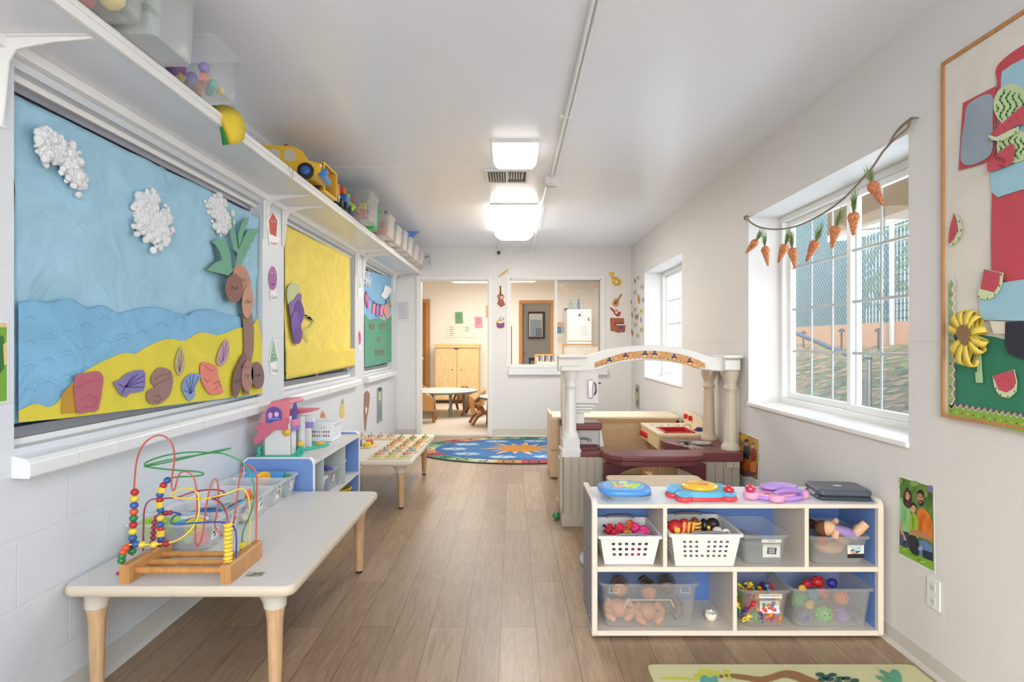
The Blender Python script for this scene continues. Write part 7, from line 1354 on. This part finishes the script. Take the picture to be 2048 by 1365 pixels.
round_table('low round grey table in the far room seen through the doorway', -1.17, 9.72); round_table('second low round table cut off by the right side of the doorway', .02, 8.62, .5)
CHW = P('B07E46', .4); CHD = P('8A5528', .45); CHS = P('C08E54', .4)
t = thing('toddler_chair', 'tan moulded toddler chair with its back to us at left of the doorway', 'chair', (0, 0, 0), 'toddler chairs in the far room')
m = MB(CHS); L = []
for k in range(9):
    a = k/8; z = .17+a*.26; w = .135 if a < .6 else .135*math.sqrt(max(0, 1-((a-.6)/.42)**2)); L.append([Vector((u*w, -.13-.03*a-.03*(1-u*u), z)) for u in [q/4-1 for q in range(9)]])
m.loft(L, False, False, closed=False); m.build('backrest', t, solid=.022)
MB(CHW).loft([se(0, 0, w, w, z, p=.7) for w, z in ((.12, .175), (.145, .18), (.145, .195), (.13, .20))]).build('seat', t)
for sx in (-1, 1): MB(CHD).tube([(sx*.135, -.17, .018), (sx*.135, -.10, .13), (sx*.135, 0, .19), (sx*.135, .10, .13), (sx*.135, .17, .018)], .022, 10, 4).build('leg', t); MB(CHD).tube([(sx*.135, 0, .19), (sx*.135, -.07, .26), (sx*.12, -.13, .32)], .018, 10, 4).build('arm', t)
ch0 = t
spots = [(-1.29, 8.80, .05, 'tan moulded toddler chair with its back to us at left of the doorway'), (-.62, 9.55, 1.4, 'toddler chair turned sideways at the right side of the round table'), (-.88, 10.15, 2.8, 'toddler chair on the far side of the round table before the cabinet'), (-.42, 8.45, -1.35, 'toddler chair at the right edge of the doorway, nearest us'), (-1.55, 10.25, 3.6, 'toddler chair half hidden behind the left of the round table')]
for k, (x, y, rz, lb) in enumerate(spots):
    if k == 0: ch0.location = (x, y, 0); ch0.rotation_euler = (0, 0, rz); ch0['label'] = lb
    else: dup(ch0, (x, y, 0), rz, lb)
gf = onback(11.94)
for nm, lb, pts, c, ln in (('poster', 'green sheet pinned on the far wall over the cabinet', [(910, 625), (925, 624), (926, 647), (911, 647)], '6FA27A', 3), ('poster', 'pink sheet on the far wall right of the others', [(949, 634), (964, 634), (965, 656), (950, 656)], 'E59AB0', 3), ('poster', 'orange sheet at the right edge of the doorway', [(972, 612), (984, 612), (984, 636), (972, 636)], 'DDA07A', 2),
    ('notice_sheet', 'white sheet with handwritten lines on the far wall above the cabinet', [(895, 650), (920, 650), (918, 675), (894, 675)], 'EDE6DA', 5), ('notice_sheet', 'white framed sheet over the right half of the cabinet', [(926, 650), (948, 650), (948, 676), (926, 675)], 'EEE8DE', 3)):
    x0, y0 = pts[0]; decal(nm, lb, 'notice', gf, pts, P(c, .6), lines=[[(x0+4, y0+5+k*4), (x0+11+(k % 2)*3, y0+5+k*4)] for k in range(ln)], lw_=.8, lm=P('6A6460', .6))
# things seen through the glass pane
for nm, lb, pts, c, fl in (('poster', 'dark blue textured poster on the far wall behind the glass pane', [(1128, 617), (1142, 617), (1143, 639), (1129, 639)], '5A6484', []), ('poster', 'small blue card with tan frame at lower left behind the glass', [(1114, 645), (1123, 645), (1123, 668), (1114, 668)], 'C9A27A', [([(1114, 654), (1123, 654), (1123, 667), (1114, 667)], '3E78A0')]), ('poster', 'second small blue card with tan frame behind the glass', [(1125, 645), (1139, 645), (1139, 668), (1125, 668)], 'C9A27A', [([(1126, 655), (1138, 655), (1138, 667), (1126, 667)], '3E78A0')]),
    ('notice_sheet', 'calendar sheet with small marks behind the glass pane', [(1113, 671), (1137, 671), (1137, 688), (1113, 688)], 'E6E0D2', [])):
    decal(nm, lb, 'poster', gf, pts, P(c, .6), fills=[(q, P(k, .6)) for q, k in fl], lines=[] if 'calendar' not in lb else [[(1115+4*(k % 5), 676+4*(k//5)), (1117+4*(k % 5), 676+4*(k//5))] for k in range(15)], lw_=1, lm=P('8A8A98', .6))
t = thing('refrigerator', 'tall white refrigerator with magnets and papers seen through the glass pane', 'refrigerator', (1.13, 11.3, 0)); rx0, rx1, ry = 1.02, 1.50, 11.1
fz = CH-(619-686)/F*ry; MB(P('D8D6D0', .35)).bx(rx0+.02, rx1, ry+.03, 11.9, .02, fz).build('body', t, bevel=.01); MB(P('DEDCD6', .35)).bx(rx0+.02, rx1, ry, ry+.028, .05, 1.2).build('door', t, bevel=.008); MB(P('DEDCD6', .35)).bx(rx0+.02, rx1, ry, ry+.028, 1.21, fz).build('freezer_door', t, bevel=.008)
MB(P('C5C5C2', .4)).tube([(rx0+.05, ry-.01, .75), (rx0+.05, ry-.04, .8), (rx0+.05, ry-.04, 1.1), (rx0+.05, ry-.01, 1.15)], .012, 8).build('handle', t)
gr2 = onback(ry-.001)
decal('magnet', 'dark blue bird shaped magnet on the refrigerator door', 'magnet', gr2, [(1156, 631), (1160, 627), (1162, 625), (1160, 630), (1164, 631), (1157, 634)], P('2E3A6A', .5)); decal('magnet', 'red curved magnet on the refrigerator door', 'magnet', gr2, [(1175, 637), (1180, 634), (1178, 638), (1180, 642), (1176, 643)], P('B8404A', .5)); decal('notice_sheet', 'white printed list on the refrigerator door', 'notice', gr2, [(1160, 650), (1178, 650), (1178, 676), (1160, 676)], P('E3E4E4', .5), lines=[[(1162, 653+k*3), (1176, 653+k*3)] for k in range(7)], lw_=.6, lm=P('9A9CA4', .6))
t = thing('caddy', 'clear caddy of green and blue bottles on the refrigerator', 'caddy', (1.2, 11.3, fz)); MB(clear('BFD0C8', .4)).bx(1.08, 1.34, 11.15, 11.35, fz, fz+.13).build('tray', t)
for x, c, h, nm in ((1.12, '7FA58A', .20, 'green'), (1.19, '9DB8A8', .14, 'pale green'), (1.27, '3E5C9A', .20, 'blue')): toy('bottle', '%s bottle standing in the caddy on the refrigerator' % nm, 'bottle', P(c, .4), lambda m: m.lathe([(.03, 0), (.03, h*.6), (.012, h*.75), (.012, h)], (x, 11.25, fz)))
def easel(label, x0, x1, y, h, hb, cols):
    t = thing('book_easel', label, 'easel', ((x0+x1)/2, y, 0)); E = P('CFA46A', .45, kind='wood')
    for a, b in ((x0, x0+.03), (x1-.03, x1)): MB(E).prism([(a, y, 0), (a, y+.35, 0), (a, y+.18, h), (a, y+.12, h)], (b-a, 0, 0)).build('side_panel', t, bevel=.003)
    MB(E).bx(x0, x1, y+.11, y+.18, h-.03, h).build('top_rail', t); b_ = MB(P('E6E0D4', .5)).prism([(x0+.03, y+.02, .1), (x1-.03, y+.02, .1), (x1-.03, y+.12, h-.04), (x0+.03, y+.12, h-.04)], (0, .01, 0)).build('board', t)
    F_ = Flat(MB(), lambda a, b, hh=0: Vector((a, y+.01+.10*(b-.1)/(h-.14)-hh, b)))
    for k in range(9): u = x0+.06+(x1-x0-.12)*k/9; F_.poly([(u, hb+.02*math.sin(k*2)), (u+.025, hb), (u+.03, hb+.09), (u+.004, hb+.10)], P(cols[k % len(cols)], .6), .004)
    F_.m.build('print', t); return t
easel('small wooden easel with black and white print at the open window half', .40, .83, 10.2, CH-(709-686)/F*10.3, .86, ['4A4A50', '8A8A90', 'B9B4B0'])
easel('wooden framed easel board seen through the glass pane, behind the white pillar', .83, 1.62, 9.6, CH-(688-686)/F*9.7, .9, ['D9D4CC', 'CFCac4'.upper(), 'E0DCD4'])
t = thing('framed_mirror', 'dark wood framed mirror on the wall beyond the inner door', 'mirror', (.6, 13.48, 1.2)); gm = onback(13.47)
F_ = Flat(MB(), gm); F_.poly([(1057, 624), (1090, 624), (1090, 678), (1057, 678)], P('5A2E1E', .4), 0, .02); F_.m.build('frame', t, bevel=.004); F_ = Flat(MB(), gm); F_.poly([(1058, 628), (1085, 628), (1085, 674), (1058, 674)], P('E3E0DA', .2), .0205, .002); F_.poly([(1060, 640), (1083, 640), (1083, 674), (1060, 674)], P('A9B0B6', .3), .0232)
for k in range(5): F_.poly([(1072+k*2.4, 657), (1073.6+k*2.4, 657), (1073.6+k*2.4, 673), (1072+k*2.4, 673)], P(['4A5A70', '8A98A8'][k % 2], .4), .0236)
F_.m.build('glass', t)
t = thing('small_chair', 'black and white patterned seat low in the inner doorway', 'chair', (.5, 12.6, 0)); MB(P('3A3838', .6)).bx(.36, .62, 12.45, 12.75, .80, .86).build('seat', t, bevel=.01)
for x in (.38, .60): MB(DARK).cyl((x, 12.48, 0), (x, 12.48, .80), .012).cyl((x, 12.72, 0), (x, 12.72, .80), .012).build('leg', t)
m = MB(P('4A7A5A', .7)); x_, y_ = -.02, 7.95
t = thing('plant_stand', 'dark narrow stand with bottles at the left edge of the pass-through window', 'stand', (-.04, 7.78, 0)); MB(P('4A4A4E', .5)).bx(-.12, .0, 7.72, 7.84, 0, 1.40).build('post', t, bevel=.004)
MB(P('4E7A66', .5)).lathe([(.03, 0), (.03, .12), (.012, .16), (.012, .2)], (-.045, 7.78, 1.40)).build('bottle', t)
# flower stickers on the glass
gw = onback(YR+.043)
for k, (px, py, c) in enumerate(((1124, 571, 'D9C8B8'), (1134, 578, 'E3B0A8'), (1125, 586, 'DDB8B0'), (1192, 571, 'D98A9A'), (1192, 586, 'D9B0B8'))):
    q = [(px+(4.6 if j % 2 else 2.6)*math.cos(j*PI/5), py+(5.2 if j % 2 else 3)*math.sin(j*PI/5)) for j in range(10)]
    decal('flower_sticker', ['pale cream', 'salmon pink', 'dusty pink lower left', 'rose pink upper right', 'light pink lower right'][k]+' paper flower stuck on the glass pane', 'sticker', gw, q, P(c, .6), 3, .0005, .0008, ells=[(px, py, 1.4, 1.6, P('E6D9B0', .6))])
